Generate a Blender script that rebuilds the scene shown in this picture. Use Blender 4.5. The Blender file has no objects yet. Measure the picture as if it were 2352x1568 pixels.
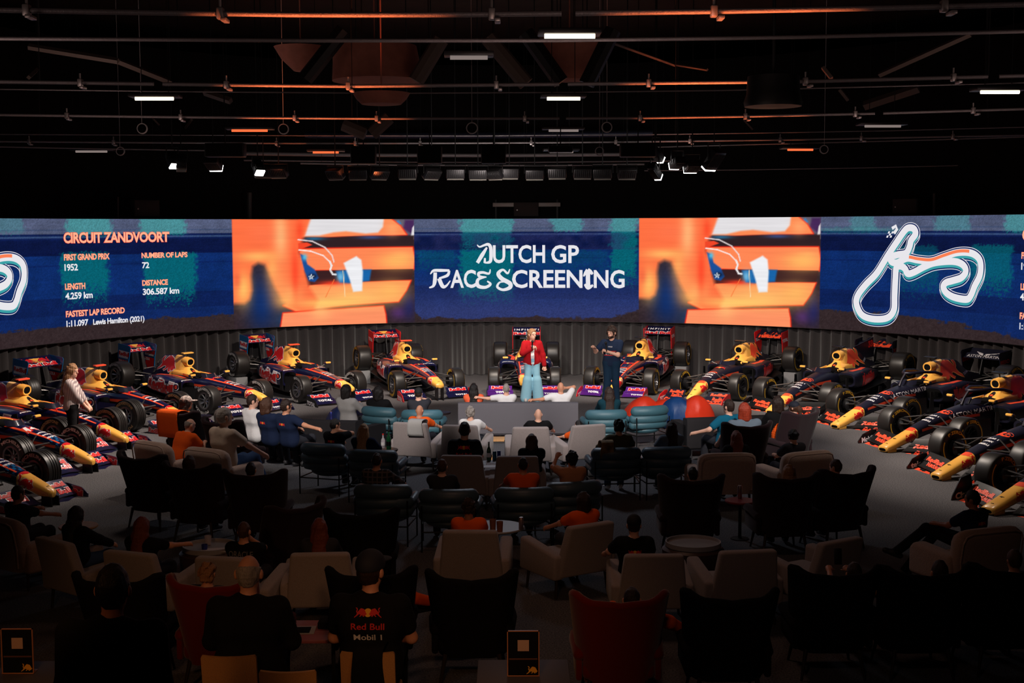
import bpy, bmesh, math, random
import numpy as np
from math import sin, cos, pi, radians, atan, atan2, hypot, sqrt, exp
from mathutils import Vector, Matrix
from mathutils.bvhtree import BVHTree

random.seed(7); rng = np.random.default_rng(7)
SC = bpy.context.scene
COL = SC.collection

# ------------------------------------------------------------------ camera
FPX, CAM_H = 3000.0, 4.1                       # focal length in pixels of the 2352 wide frame, eye height on the gallery
PITCH = atan((784 - 522) / FPX); ROLL = radians(0.22)
_f = np.array([0, cos(PITCH), -sin(PITCH)]); _u = np.array([0, sin(PITCH), cos(PITCH)]); _r = np.array([1.0, 0, 0])
CR = _r * cos(ROLL) - _u * sin(ROLL); CU = _u * cos(ROLL) + _r * sin(ROLL); CF = _f
camd = bpy.data.cameras.new('camera'); cam = bpy.data.objects.new('camera', camd); COL.objects.link(cam)
camd.sensor_fit = 'HORIZONTAL'; camd.sensor_width = 36; camd.lens = FPX / 2352 * 36
camd.clip_start = 0.1; camd.clip_end = 200
M = Matrix.Identity(4)
for i in range(3):
    M[i][0] = CR[i]; M[i][1] = CU[i]; M[i][2] = -CF[i]
M[2][3] = CAM_H
cam.matrix_world = M
SC.camera = cam

def at(x, y, z=0.0):
    """the point at height z that the photograph shows at pixel x, y"""
    d = CF + CR * (x - 1176) / FPX - CU * (y - 784) / FPX
    return np.array([0, 0, CAM_H]) + d * ((z - CAM_H) / d[2])
def at_depth(x, y, Y):
    d = CF + CR * (x - 1176) / FPX - CU * (y - 784) / FPX
    return np.array([0, 0, CAM_H]) + d * (Y / d[1])

# ------------------------------------------------------------------ exposure and world
vs = SC.view_settings
SC.display_settings.display_device = 'sRGB'
vs.view_transform = 'Standard'; vs.look = 'None'; vs.exposure = 0.0; vs.gamma = 1.0; vs.use_curve_mapping = False
w = bpy.data.worlds.new('hall_darkness'); SC.world = w; w.use_nodes = True
bg = w.node_tree.nodes['Background']; bg.inputs[0].default_value = (1.0, 0.62, 0.45, 1); bg.inputs[1].default_value = 0.0012
SC.cycles.use_denoising = True
SC.cycles.max_bounces = 6; SC.cycles.diffuse_bounces = 2; SC.cycles.glossy_bounces = 3
SC.cycles.transparent_max_bounces = 6; SC.cycles.transmission_bounces = 4
SC.cycles.sample_clamp_indirect = 4.0
SC.cycles.caustics_reflective = False; SC.cycles.caustics_refractive = False

HALL = np.array([0.0, 24.45])                  # centre of the round hall
R_SCREEN = 11.75
Z_S0, Z_S1 = 1.5, 4.335                        # lower and upper edge of the screen ring

# ------------------------------------------------------------------ stage and house lights, and added fill lamps
def spot(name, loc, target, power, size_deg, blend=0.6, color=(1, 0.95, 0.9), radius=0.12):
    d = bpy.data.lights.new(name, 'SPOT'); d.energy = power; d.spot_size = radians(size_deg); d.spot_blend = blend
    d.color = color; d.shadow_soft_size = radius
    o = bpy.data.objects.new(name, d); COL.objects.link(o); o.location = loc
    v = Vector(target) - Vector(loc); o.rotation_euler = v.to_track_quat('-Z', 'Y').to_euler()
    return o
def ring(phi_deg, r, z=0.0):
    a = radians(phi_deg); return np.array([HALL[0] + r * cos(a), HALL[1] + r * sin(a), z])

WARM = (1.0, 0.86, 0.74)
for ph in (200, 183, 166, 149, 131, 114, 97, 80, 62, 45, 28, 11, -6, -24):      # the ring of car lights on the inner rig
    spot('car_spot_light', ring(ph, 4.5, 5.0), ring(ph, 8.9, 0.4), 1150, 62, 0.8, WARM)
for x, tx, e in ((-3.6, -2.6, 2600), (0.4, 1.0, 2600), (4.2, 4.0, 2600)):         # front light over the first rows on to the two presenters
    spot('stage_spot_light', (x, 14.3, 5.6), (tx, 27.6, 0.6), e, 37, 0.35, (1.0, 0.93, 0.88))
spot('seat_wash_light', (0.0, 23.3, 5.5), (0.2, 22.0, 0), 340, 130, 1.0, (0.80, 0.86, 1.0), 0.5)
for x in (-5.5, 5.5):
    spot('aisle_wash_light', (x, 19.2, 5.5), (x * 1.2, 20.2, 0), 170, 96, 1.0, (1.0, 0.82, 0.70), 0.4)
spot('rear_wash_light', (0.0, 13.6, 5.6), (0.0, 13.4, 0), 60, 140, 1.0, (1.0, 0.55, 0.38), 0.4)
for x in (-3.2, -0.6):                                                         # weak warm lamps under the gallery edge
    spot('gallery_lamp_light', (x, 6.0, 3.4), (x * 1.0, 10.6, 0.75), 110, 40, 0.8, (1.0, 0.46, 0.18), 0.2)
spot('gallery_wash_light', (0.5, 5.0, 5.2), (0.5, 16.0, 0.7), 75, 80, 1.0, (1.0, 0.62, 0.46), 0.3)
for x, y in ((-6, 7.5), (0.5, 7.5), (7, 7.5), (-6, 13), (0.5, 13), (7, 13), (-6, 19), (6, 19)):      # added fill lamps in place of light straying up to the roof
    spot('roof_fill_light', (x, y, 4.4), (x, y + 3.0, 9.2), 90, 140, 1.0, (1.0, 0.72, 0.64), 0.8)
for py, px0, px1, e in ((32, 540, 930, 60), (28, 1490, 1890, 60), (195, 560, 900, 75), (189, 1500, 1745, 75), (271, 590, 900, 75), (269, 1500, 1860, 75), (327, 600, 900, 18), (323, 1520, 1850, 18)):      # added spots imitating the screen's orange reflections on the curved pipes
    for t in (.1, .37, .63, .9):
        q = at(px0 + (px1 - px0) * t, py, 5.95); spot('pipe_reflection_fill', (q[0], q[1] - .32, 5.15), (q[0], q[1], q[2]), e, 74, 0.7, (1.0, 0.20, 0.06), 0.05)
spot('roof_fill_light', (-0.5, 26.6, 4.3), (-0.5, 28.6, 5.5), 260, 130, 1.0, (1.0, 0.9, 0.84), 0.5)  # added fill lamp that brightens the stage lights hanging in the rig
# ------------------------------------------------------------------ helpers
def lin(c):
    return tuple((v / 12.92 if v <= 0.04045 else ((v + 0.055) / 1.055) ** 2.4) for v in c)
def rgb(r, g, b):
    return lin((r / 255, g / 255, b / 255))
MATS = {}
def mat(name, color, rough=0.6, metal=0.0, noise=0.0, nscale=40.0, bump=0.0, emit=0.0, coat=0.0, sheen=0.0, alpha=1.0, spec=0.5, trans=0.0, stretch=None):
    if name in MATS: return MATS[name]
    m = bpy.data.materials.new(name); m.use_nodes = True; nt = m.node_tree; b = nt.nodes['Principled BSDF']
    b.inputs['Base Color'].default_value = (*color, 1); b.inputs['Roughness'].default_value = rough
    b.inputs['Metallic'].default_value = metal; b.inputs['Specular IOR Level'].default_value = spec
    if coat: b.inputs['Coat Weight'].default_value = coat; b.inputs['Coat Roughness'].default_value = 0.08
    if sheen: b.inputs['Sheen Weight'].default_value = sheen
    if trans: b.inputs['Transmission Weight'].default_value = trans
    if alpha < 1: b.inputs['Alpha'].default_value = alpha
    if emit: b.inputs['Emission Color'].default_value = (*color, 1); b.inputs['Emission Strength'].default_value = emit
    if noise or bump:
        tc = nt.nodes.new('ShaderNodeTexCoord'); nz = nt.nodes.new('ShaderNodeTexNoise')
        nz.inputs['Scale'].default_value = nscale; nz.inputs['Detail'].default_value = 3
        if stretch:
            mp = nt.nodes.new('ShaderNodeMapping'); mp.inputs['Scale'].default_value = stretch
            nt.links.new(tc.outputs['Object'], mp.inputs['Vector']); nt.links.new(mp.outputs['Vector'], nz.inputs['Vector'])
        else:
            nt.links.new(tc.outputs['Object'], nz.inputs['Vector'])
        if noise:
            rp = nt.nodes.new('ShaderNodeMapRange'); rp.inputs['From Min'].default_value = 0.25; rp.inputs['From Max'].default_value = 0.75
            rp.inputs['To Min'].default_value = 1 - noise; rp.inputs['To Max'].default_value = 1 + noise
            mx = nt.nodes.new('ShaderNodeMix'); mx.data_type = 'RGBA'; mx.blend_type = 'MULTIPLY'; mx.inputs['Factor'].default_value = 1
            mx.inputs['A'].default_value = (*color, 1)
            nt.links.new(nz.outputs['Fac'], rp.inputs['Value'])
            nt.links.new(rp.outputs['Result'], mx.inputs['B']); nt.links.new(mx.outputs['Result'], b.inputs['Base Color'])
        if bump:
            bp = nt.nodes.new('ShaderNodeBump'); bp.inputs['Strength'].default_value = bump; bp.inputs['Distance'].default_value = 0.02
            nt.links.new(nz.outputs['Fac'], bp.inputs['Height']); nt.links.new(bp.outputs['Normal'], b.inputs['Normal'])
    MATS[name] = m
    return m

def tag(o, label=None, cat=None, group=None, kind=None):
    if label: o['label'] = label
    if cat: o['category'] = cat
    if group: o['group'] = group
    if kind: o['kind'] = kind
    return o
def empty(name, loc=(0, 0, 0), rz=0.0, label=None, cat=None, group=None):
    o = bpy.data.objects.new(name, None); COL.objects.link(o); o.location = loc; o.rotation_euler = (0, 0, rz)
    o.empty_display_size = 0.1
    return tag(o, label, cat, group)

class MB:
    """collects shapes and links them as one mesh object"""
    def __init__(s): s.v = []; s.f = []; s.m = []; s.n = 0
    def add(s, V, F, mi=0, mtx=None):
        V = np.asarray(V, float)
        if mtx is not None:
            A = np.array(mtx); V = V @ A[:3, :3].T + A[:3, 3]
        s.v.append(V); s.f += [tuple(int(i) + s.n for i in f) for f in F]; s.m += [mi] * len(F); s.n += len(V)
        return s
    def box(s, c, d, mi=0, mtx=None):
        x, y, z = c; a, b, h = d[0] / 2, d[1] / 2, d[2] / 2
        V = [(x + i * a, y + j * b, z + k * h) for i in (-1, 1) for j in (-1, 1) for k in (-1, 1)]
        return s.add(V, [(0, 1, 3, 2), (4, 6, 7, 5), (0, 4, 5, 1), (2, 3, 7, 6), (0, 2, 6, 4), (1, 5, 7, 3)], mi, mtx)
    def tube(s, P, r, n=8, mi=0, caps=True, mtx=None):
        P = [np.asarray(p, float) for p in P]; R = r if hasattr(r, '__len__') else [r] * len(P)
        V = []; prev = None
        for i, p in enumerate(P):
            t = P[min(i + 1, len(P) - 1)] - P[max(i - 1, 0)]; t = t / (np.linalg.norm(t) + 1e-12)
            if prev is None:
                a = np.array([0, 0, 1.0]) if abs(t[2]) < 0.9 else np.array([1.0, 0, 0])
                nrm = np.cross(t, a)
            else: nrm = prev - t * (prev @ t)
            nrm /= np.linalg.norm(nrm) + 1e-12; prev = nrm; bn = np.cross(t, nrm)
            for k in range(n):
                a = 2 * pi * k / n; V.append(p + (nrm * cos(a) + bn * sin(a)) * R[i])
        F = [(i * n + k, i * n + (k + 1) % n, (i + 1) * n + (k + 1) % n, (i + 1) * n + k) for i in range(len(P) - 1) for k in range(n)]
        if caps: F += [tuple(range(n - 1, -1, -1)), tuple(range((len(P) - 1) * n, len(P) * n))]
        return s.add(V, F, mi, mtx)
    def lathe(s, prof, n=24, mi=0, axis='z', mtx=None, closed=False, c=(0, 0, 0)):
        V = []; k = len(prof)
        for j in range(n):
            a = 2 * pi * j / n
            for r, h in prof:
                if axis == 'z': V.append((c[0] + r * cos(a), c[1] + r * sin(a), c[2] + h))
                else: V.append((c[0] + r * cos(a), c[1] + h, c[2] + r * sin(a)))
        F = []
        for j in range(n):
            for i in range(k - 1 + (1 if closed else 0)):
                q = (j * k + i, ((j + 1) % n) * k + i, ((j + 1) % n) * k + (i + 1) % k, j * k + (i + 1) % k)
                F.append(q if axis == 'z' else q[::-1])
        if not closed:
            for i in (0, k - 1):
                if prof[i][0] > 1e-6:
                    loop = tuple(j * k + i for j in range(n)); F.append(loop)
        return s.add(V, F, mi, mtx)
    def loft(s, rings, mi=0, caps=True, closed=True, mtx=None):
        n = len(rings[0]); V = [p for r in rings for p in r]; F = []
        for i in range(len(rings) - 1):
            for k in range(n if closed else n - 1):
                F.append((i * n + k, i * n + (k + 1) % n, (i + 1) * n + (k + 1) % n, (i + 1) * n + k))
        if caps and closed: F += [tuple(range(n - 1, -1, -1)), tuple(range((len(rings) - 1) * n, len(rings) * n))]
        return s.add(V, F, mi, mtx)
    def prism(s, poly, axis, a, b, mi=0, bevel=0.0, seg=2, mtx=None):
        """polygon extruded along axis from a to b; poly in the two other axes, in x,y,z order"""
        def put(p, t):
            q = list(p); q.insert('xyz'.index(axis), t); return q
        n = len(poly); V = [put(p, a) for p in poly] + [put(p, b) for p in poly]
        F = [tuple(range(n)), tuple(range(2 * n - 1, n - 1, -1))] + [(i, n + i, n + (i + 1) % n, (i + 1) % n) for i in range(n)]
        return s.solid(V, F, mi, bevel, seg, mtx)
    def solid(s, V, F, mi=0, bevel=0.0, seg=2, mtx=None):
        bm = bmesh.new(); vs_ = [bm.verts.new(v) for v in V]
        for f in F: bm.faces.new([vs_[i] for i in f])
        bmesh.ops.recalc_face_normals(bm, faces=bm.faces)
        if bevel: bmesh.ops.bevel(bm, geom=bm.edges[:], offset=bevel, segments=seg, affect='EDGES', profile=0.5, clamp_overlap=True)
        bm.verts.index_update()
        s.add([v.co[:] for v in bm.verts], [[v.index for v in f.verts] for f in bm.faces], mi, mtx); bm.free()
        return s
    def rbox(s, c, d, bevel=0.03, mi=0, seg=2, mtx=None):
        x, y, z = c; a, b, h = d[0] / 2, d[1] / 2, d[2] / 2
        V = [(x + i * a, y + j * b, z + k * h) for i in (-1, 1) for j in (-1, 1) for k in (-1, 1)]
        return s.solid(V, [(0, 1, 3, 2), (4, 6, 7, 5), (0, 4, 5, 1), (2, 3, 7, 6), (0, 2, 6, 4), (1, 5, 7, 3)], mi, bevel, seg, mtx)
    def ball(s, c, r, n=12, m=8, mi=0, mtx=None):
        r = r if hasattr(r, '__len__') else (r, r, r)
        V = []; F = []
        for i in range(m + 1):
            t = pi * i / m
            for k in range(n):
                a = 2 * pi * k / n; V.append((c[0] + r[0] * sin(t) * cos(a), c[1] + r[1] * sin(t) * sin(a), c[2] - r[2] * cos(t)))
        for i in range(m):
            for k in range(n): F.append((i * n + k, i * n + (k + 1) % n, (i + 1) * n + (k + 1) % n, (i + 1) * n + k))
        return s.add(V, F, mi, mtx)
    def mesh(s, name, mats, smooth=True, recalc=True, angle=40):
        me = bpy.data.meshes.new(name)
        V = np.concatenate(s.v) if s.v else np.zeros((0, 3))
        me.from_pydata(V.tolist(), [], s.f)
        mats = mats if isinstance(mats, (list, tuple)) else [mats]
        for m in mats: me.materials.append(m)
        if len(mats) > 1: me.polygons.foreach_set('material_index', np.array(s.m, dtype=np.int32))
        if recalc:
            bm = bmesh.new(); bm.from_mesh(me); bmesh.ops.recalc_face_normals(bm, faces=bm.faces); bm.to_mesh(me); bm.free()
        if smooth:
            me.polygons.foreach_set('use_smooth', np.ones(len(me.polygons), dtype=bool))
            try: me.set_sharp_from_angle(angle=radians(angle))
            except Exception: pass
        me.update(); return me
    def build(s, name, mats, parent=None, **k):
        return link(name, s.mesh(name, mats, **k), parent)
def link(name, me, parent=None):
    o = bpy.data.objects.new(name, me); COL.objects.link(o)
    if parent is not None: o.parent = parent
    return o
def rotz(a): return Matrix.Rotation(a, 4, 'Z')
def xform(loc=(0, 0, 0), rz=0.0, ry=0.0, rx=0.0, sc=1.0):
    return Matrix.Translation(loc) @ Matrix.Rotation(rz, 4, 'Z') @ Matrix.Rotation(ry, 4, 'Y') @ Matrix.Rotation(rx, 4, 'X') @ Matrix.Scale(sc, 4)
def copy_tree(o, parent=None):
    c = o.copy(); COL.objects.link(c)
    if parent is not None: c.parent = parent
    for ch in o.children: copy_tree(ch, c)
    return c

# lettering: flat outlines of the built-in font, as vertices and faces in a unit-height frame
_TXT = {}
def text2d(s, bold=0.02, shear=0.0, spacing=1.0):
    key = (s, bold, shear, spacing)
    if key in _TXT: return _TXT[key]
    cu = bpy.data.curves.new('lettering', 'FONT'); cu.body = s; cu.offset = bold; cu.shear = shear; cu.space_character = spacing; cu.resolution_u = 3; cu.size = 1
    ob = bpy.data.objects.new('lettering', cu)
    me = bpy.data.meshes.new_from_object(ob)
    V = np.array([v.co[:2] for v in me.vertices]); F = [tuple(p.vertices) for p in me.polygons]
    bpy.data.objects.remove(ob); bpy.data.curves.remove(cu); bpy.data.meshes.remove(me)
    _TXT[key] = (V, F); return _TXT[key]
def boxed(V, x0, x1, y0, y1):
    a, b = V.min(0), V.max(0); V = (V - a) / (b - a)
    return np.c_[x0 + V[:, 0] * (x1 - x0), y0 + V[:, 1] * (y1 - y0)]
def poly2d(P):
    """triangulated outline with its longer edges split so that it can follow a curved surface"""
    bm = bmesh.new(); vs_ = [bm.verts.new((p[0], p[1], 0)) for p in P]; f = bm.faces.new(vs_)
    bmesh.ops.triangulate(bm, faces=[f])
    V = np.array([v.co[:2] for v in bm.verts]); bm.verts.index_update(); F = [tuple(v.index for v in f.verts) for f in bm.faces]; bm.free()
    return V, F
def subdiv2d(V, F, L):
    bm = bmesh.new(); vs_ = [bm.verts.new((p[0], p[1], 0)) for p in V]
    for f in F:
        try: bm.faces.new([vs_[i] for i in f])
        except ValueError: pass
    bmesh.ops.triangulate(bm, faces=bm.faces[:])
    for _ in range(6):
        e = [e for e in bm.edges if e.calc_length() > L]
        if not e: break
        bmesh.ops.subdivide_edges(bm, edges=e, cuts=1); bmesh.ops.triangulate(bm, faces=bm.faces[:])
    bm.verts.index_update(); V = np.array([v.co[:2] for v in bm.verts]); F = [tuple(v.index for v in f.verts) for f in bm.faces]; bm.free()
    return V, F
def offset2d(P, d):
    P = np.array(P, float); n = len(P); A = 0.5 * np.sum(P[:, 0] * np.roll(P[:, 1], -1) - np.roll(P[:, 0], -1) * P[:, 1])
    e = np.roll(P, -1, 0) - P; nn = np.c_[e[:, 1], -e[:, 0]]; nn /= np.linalg.norm(nn, axis=1)[:, None] + 1e-9
    m = nn + np.roll(nn, 1, 0); m /= np.linalg.norm(m, axis=1)[:, None] + 1e-9
    return P + m * d * (1 if A > 0 else -1)
def project(V2, frame, bvh, off=0.004):
    """lays flat shapes onto a surface: frame = origin, x axis, y axis, ray direction; second result tells which points met the surface"""
    o, ax, ay, rd = [np.asarray(q, float) for q in frame]; out = []; ok = []; rd = rd / np.linalg.norm(rd); rv = Vector(rd)
    for x, y in V2:
        p = o + ax * x + ay * y
        h = bvh.ray_cast(Vector(p), rv, 3.0)
        ok.append(h[0] is not None); out.append(np.array(h[0]) - rd * off if ok[-1] else p)
    return np.array(out), np.array(ok)
def lay(V, F, frame, bvh, off, step=.14):
    """projected outline without the pieces that miss the surface or jump across an edge of it"""
    P, ok = project(V, frame, bvh, off); rd = np.asarray(frame[3], float); rd = rd / np.linalg.norm(rd); d = P @ rd
    F = [f for f in F if all(ok[i] for i in f) and max(d[i] for i in f) - min(d[i] for i in f) < step]
    return P, F
# bull emblem outline, charging to +x, unit width
BULL = [(1432, 335), (1460, 342), (1474, 372), (1462, 405), (1468, 424), (1500, 384), (1536, 347), (1575, 356), (1606, 366), (1626, 395), (1640, 430), (1664, 462), (1644, 468),
        (1640, 486), (1618, 496), (1608, 480), (1598, 482), (1612, 500), (1596, 512), (1572, 496), (1566, 470), (1548, 492), (1522, 512), (1504, 504), (1530, 484), (1528, 468), (1504, 462),
        (1482, 474), (1464, 492), (1428, 514), (1398, 532), (1404, 510), (1434, 488), (1452, 458), (1456, 440), (1444, 428), (1440, 404), (1452, 378), (1446, 356), (1430, 348)]
BULL = [((x - 1398) / 266.0, (434 - y) / 266.0) for x, y in BULL]
# ------------------------------------------------------------------ the hall itself
M_CARPET = mat('carpet_grey', rgb(92, 90, 92), 0.95, noise=0.7, nscale=55, bump=0.25, spec=0.1)
M_BLACK = mat('black_drape', rgb(17, 15, 15), 0.9, spec=0.15)
M_CEIL = mat('dark_roof', rgb(34, 24, 21), 0.9, spec=0.15, noise=0.3, nscale=3)
M_STEEL_D = mat('dark_steel', rgb(30, 28, 28), 0.55, 0.4)
M_CURT = mat('charcoal_curtain', rgb(52, 48, 49), 0.85, noise=0.15, nscale=60, spec=0.2, sheen=0.3)

def struct(name, mb, m, **k):
    o = mb.build(name, m, **k); o['kind'] = 'structure'; return o
fl = MB(); fl.add([(-20, -3, 0), (20, -3, 0), (20, 42, 0), (-20, 42, 0)], [(0, 1, 2, 3)])
struct('floor', fl, M_CARPET, recalc=False)
ce = MB(); ce.add([(-20, -3, 9.2), (-20, 42, 9.2), (20, 42, 9.2), (20, -3, 9.2)], [(0, 1, 2, 3)])
struct('ceiling', ce, M_CEIL, recalc=False)
for nm, V in (('wall_left', [(-20, -3, 0), (-20, 42, 0), (-20, 42, 9.2), (-20, -3, 9.2)]), ('wall_right', [(20, 42, 0), (20, -3, 0), (20, -3, 9.2), (20, 42, 9.2)]),
              ('wall_back', [(-20, 42, 0), (20, 42, 0), (20, 42, 9.2), (-20, 42, 9.2)]), ('wall_front', [(20, -3, 0), (-20, -3, 0), (-20, -3, 9.2), (20, -3, 9.2)])):
    q = MB(); q.add(V, [(0, 1, 2, 3)]); struct(nm, q, M_BLACK, recalc=False)
# black masking drape that rings the hall above the screen
n = 200; mb = MB(); V = []; F = []
for i in range(n + 1):
    a = radians(90 - 96 + 192 * i / n); r = R_SCREEN + 0.75 + 0.03 * sin(i * 1.9)
    V += [(HALL[0] + r * cos(a), HALL[1] + r * sin(a), 1.2), (HALL[0] + r * cos(a), HALL[1] + r * sin(a), 8.6)]
    if i: F.append((2 * i - 2, 2 * i, 2 * i + 1, 2 * i - 1))
mb.add(V, F)
tag(mb.build('masking_drape', M_BLACK, recalc=False), 'plain black masking drape hanging behind and above the curved screen', 'curtain')
# pleated charcoal curtain below the screen
n = 1500; V = []; F = []; rows = 7
ph = np.cumsum(0.22 + 0.6 * rng.random(n + 1)); amp = 0.6 + 0.8 * np.interp(np.arange(n + 1), np.arange(0, n + 31, 30), rng.random(n // 30 + 2))
for i in range(n + 1):
    a = radians(90 - 94 + 188 * i / n)
    for j in range(rows):
        t = j / (rows - 1)
        r = R_SCREEN + 0.20 + (0.06 + 0.07 * (1 - t)) * amp[i] * sin(ph[i]) - 0.06 * (1 - t) ** 2 + 0.012 * sin(ph[i] * 0.37 + 5 * t)
        V.append((HALL[0] + r * cos(a), HALL[1] + r * sin(a), 0.01 + t * (Z_S0 - 0.03)))
    if i: F += [((i - 1) * rows + j, i * rows + j, i * rows + j + 1, (i - 1) * rows + j + 1) for j in range(rows - 1)]
mb = MB(); mb.add(V, F)
tag(mb.build('pleated_curtain', M_CURT, recalc=False, angle=180), 'charcoal pleated curtain hanging below the curved screen behind the racing cars', 'curtain')
# ------------------------------------------------------------------ curved LED screen: its picture is worked out in metres along the arc (u) and height (v)
def on_screen(x, y):
    d = CF + CR * (x - 1176) / FPX - CU * (y - 784) / FPX; o = np.array([0, 0, CAM_H])
    a = d[0] ** 2 + d[1] ** 2; b = 2 * (d[0] * (o[0] - HALL[0]) + d[1] * (o[1] - HALL[1])); c = (o[0] - HALL[0]) ** 2 + (o[1] - HALL[1]) ** 2 - R_SCREEN ** 2
    t = (-b + sqrt(b * b - 4 * a * c)) / (2 * a); p = o + d * t
    return atan2(p[0] - HALL[0], p[1] - HALL[1]) * R_SCREEN, p[2]
def scr(u, z, off=0.0):
    a = np.asarray(u) / R_SCREEN; r = R_SCREEN - off
    return np.stack([HALL[0] + r * np.sin(a), HALL[1] + r * np.cos(a), np.asarray(z) + 0 * a], -1)

NU, NV = 1700, 150
UU = np.linspace(-radians(93), radians(93), NU) * R_SCREEN; ZZ = np.linspace(Z_S0, Z_S1, NV)
PU, PZ = np.meshgrid(UU, ZZ, indexing='ij'); VV = (PZ - Z_S0) / (Z_S1 - Z_S0)
PIC = np.zeros((NU, NV, 3))
def vnoise(nx, ny):
    g = rng.random((nx + 1, ny + 1)); X = np.linspace(0, nx, NU); Y = np.linspace(0, ny, NV)
    xi = np.minimum(X.astype(int), nx - 1); yi = np.minimum(Y.astype(int), ny - 1); fx = (X - xi)[:, None]; fy = (Y - yi)[None]
    return g[xi][:, yi] * (1 - fx) * (1 - fy) + g[xi + 1][:, yi] * fx * (1 - fy) + g[xi][:, yi + 1] * (1 - fx) * fy + g[xi + 1][:, yi + 1] * fx * fy
N1 = vnoise(170, 16); N2 = vnoise(700, 60); N3 = rng.random((NU, NV)); N4 = vnoise(60, 90)
def col(*c): return np.array(c) / 255.0
def band(v0, v1, c, mask=1.0, soft=0.004):
    m = np.clip((VV - v0) / soft + .5, 0, 1) * np.clip((v1 - VV) / soft + .5, 0, 1) * mask
    PIC[:] = PIC * (1 - m[..., None]) + np.asarray(c) * m[..., None]
# dark blue ground with horizontal bands
PIC[:] = col(14, 28, 76)
band(.36, .70, col(14, 42, 100)); band(.70, .83, col(12, 22, 62)); band(.22, .36, col(14, 32, 82)); band(.0, .22, col(16, 38, 92))
band(.875, 1.1, col(80, 88, 116)); band(.86, .875, col(14, 28, 74)); band(.845, .858, col(58, 80, 120)); band(.905, .912, col(56, 72, 106)); band(.715, .725, col(10, 20, 62)); band(.615, .625, col(12, 28, 80), 0.6)
PIC *= (1 + 0.10 * (N4[..., None] - .5) + .16 * (N1[..., None] - .5))
def px_u(x, y=620): return on_screen(x, y)[0]
# teal spray columns
def teal(x0, x1, vt, vb, vmid, s=1.0):
    u0, u1 = px_u(x0), px_u(x1)
    edge = 0.18 * (N2 - .5) + 0.1 * (N1 - .5)
    mu = np.clip((PU - u0 + edge) / .12, 0, 1) * np.clip((u1 - PU + edge) / .12, 0, 1)
    dens = np.clip((VV - vb) / max(vmid - vb, 1e-3), 0, 1) * np.clip((vt - VV) / .05 + .5, 0, 1)
    keep = (N3 * .6 + N2 * .4) < dens * 1.1
    m = (mu * s * np.where(keep, .85, .12 * dens))[..., None]
    top = np.clip((VV - .86) / .02, 0, 1)[..., None]
    PIC[:] = PIC * (1 - m) + (col(6, 104, 112) * (1 - top) + col(70, 146, 150) * top) * m
teal(150, 262, 1.1, .84, .9); teal(318, 432, 1.1, .84, .9); teal(135, 252, .72, .22, .55); teal(328, 455, .70, .18, .5); teal(-250, -80, .72, .2, .5); teal(-40, 60, 1.1, .84, .95, .5)
teal(1053, 1184, 1.1, .86, .9); teal(1056, 1180, .90, .55, .9, .9); teal(1052, 1182, .69, .12, .42); teal(1262, 1340, 1.1, .86, .9, .9); teal(1398, 1468, 1.1, .25, .62); teal(952, 1052, .69, .42, .7, .45); teal(1180, 1400, .69, .3, .75, .3)
teal(2060, 2160, .75, .25, .6, .55); teal(2225, 2330, .76, .3, .6, .8); teal(2300, 2420, 1.1, .84, .9, .9); teal(2140, 2230, 1.1, .86, .9, .6); teal(1950, 2010, 1.1, .86, .9, .6); teal(1883, 2100, .9, .84, .88, .5)
# violet cast over the middle panel
cm = ((PU > px_u(952)) & (PU < px_u(1467)))[..., None] * np.clip((.5 - VV) / .4, 0, 1)[..., None] * .65
PIC[:] = PIC * (1 - cm) + col(62, 66, 116) * cm
cm = ((PU > px_u(952)) & (PU < px_u(1467)) & (VV > .7) & (VV < .86))[..., None] * .5 * (1 - np.clip((N1 - .3) * 2, 0, 1))[..., None]
PIC[:] = PIC * (1 - cm) + col(48, 50, 98) * cm
# brown torn strip along the lower edge
kx = [px_u(q) for q in (-400, 535, 560, 952, 970, 1400, 1470, 1884, 2100, 2200, 2352)]
depth = np.interp(PU, kx, (.13, .13, .14, .10, .035, .035, .12, .17, .15, .11, .05)) + .035 * (N4 - .5) + .02 * (N2 - .5) + .06 * np.maximum(N1 - .6, 0)
m = np.clip((depth - VV) / .012 + .5, 0, 1)[..., None]
PIC[:] = PIC * (1 - m) + (col(50, 38, 40) + (N2[..., None] - .5) * .03) * m
PIC *= (1 + .22 * (N3[..., None] - .5))

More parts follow.
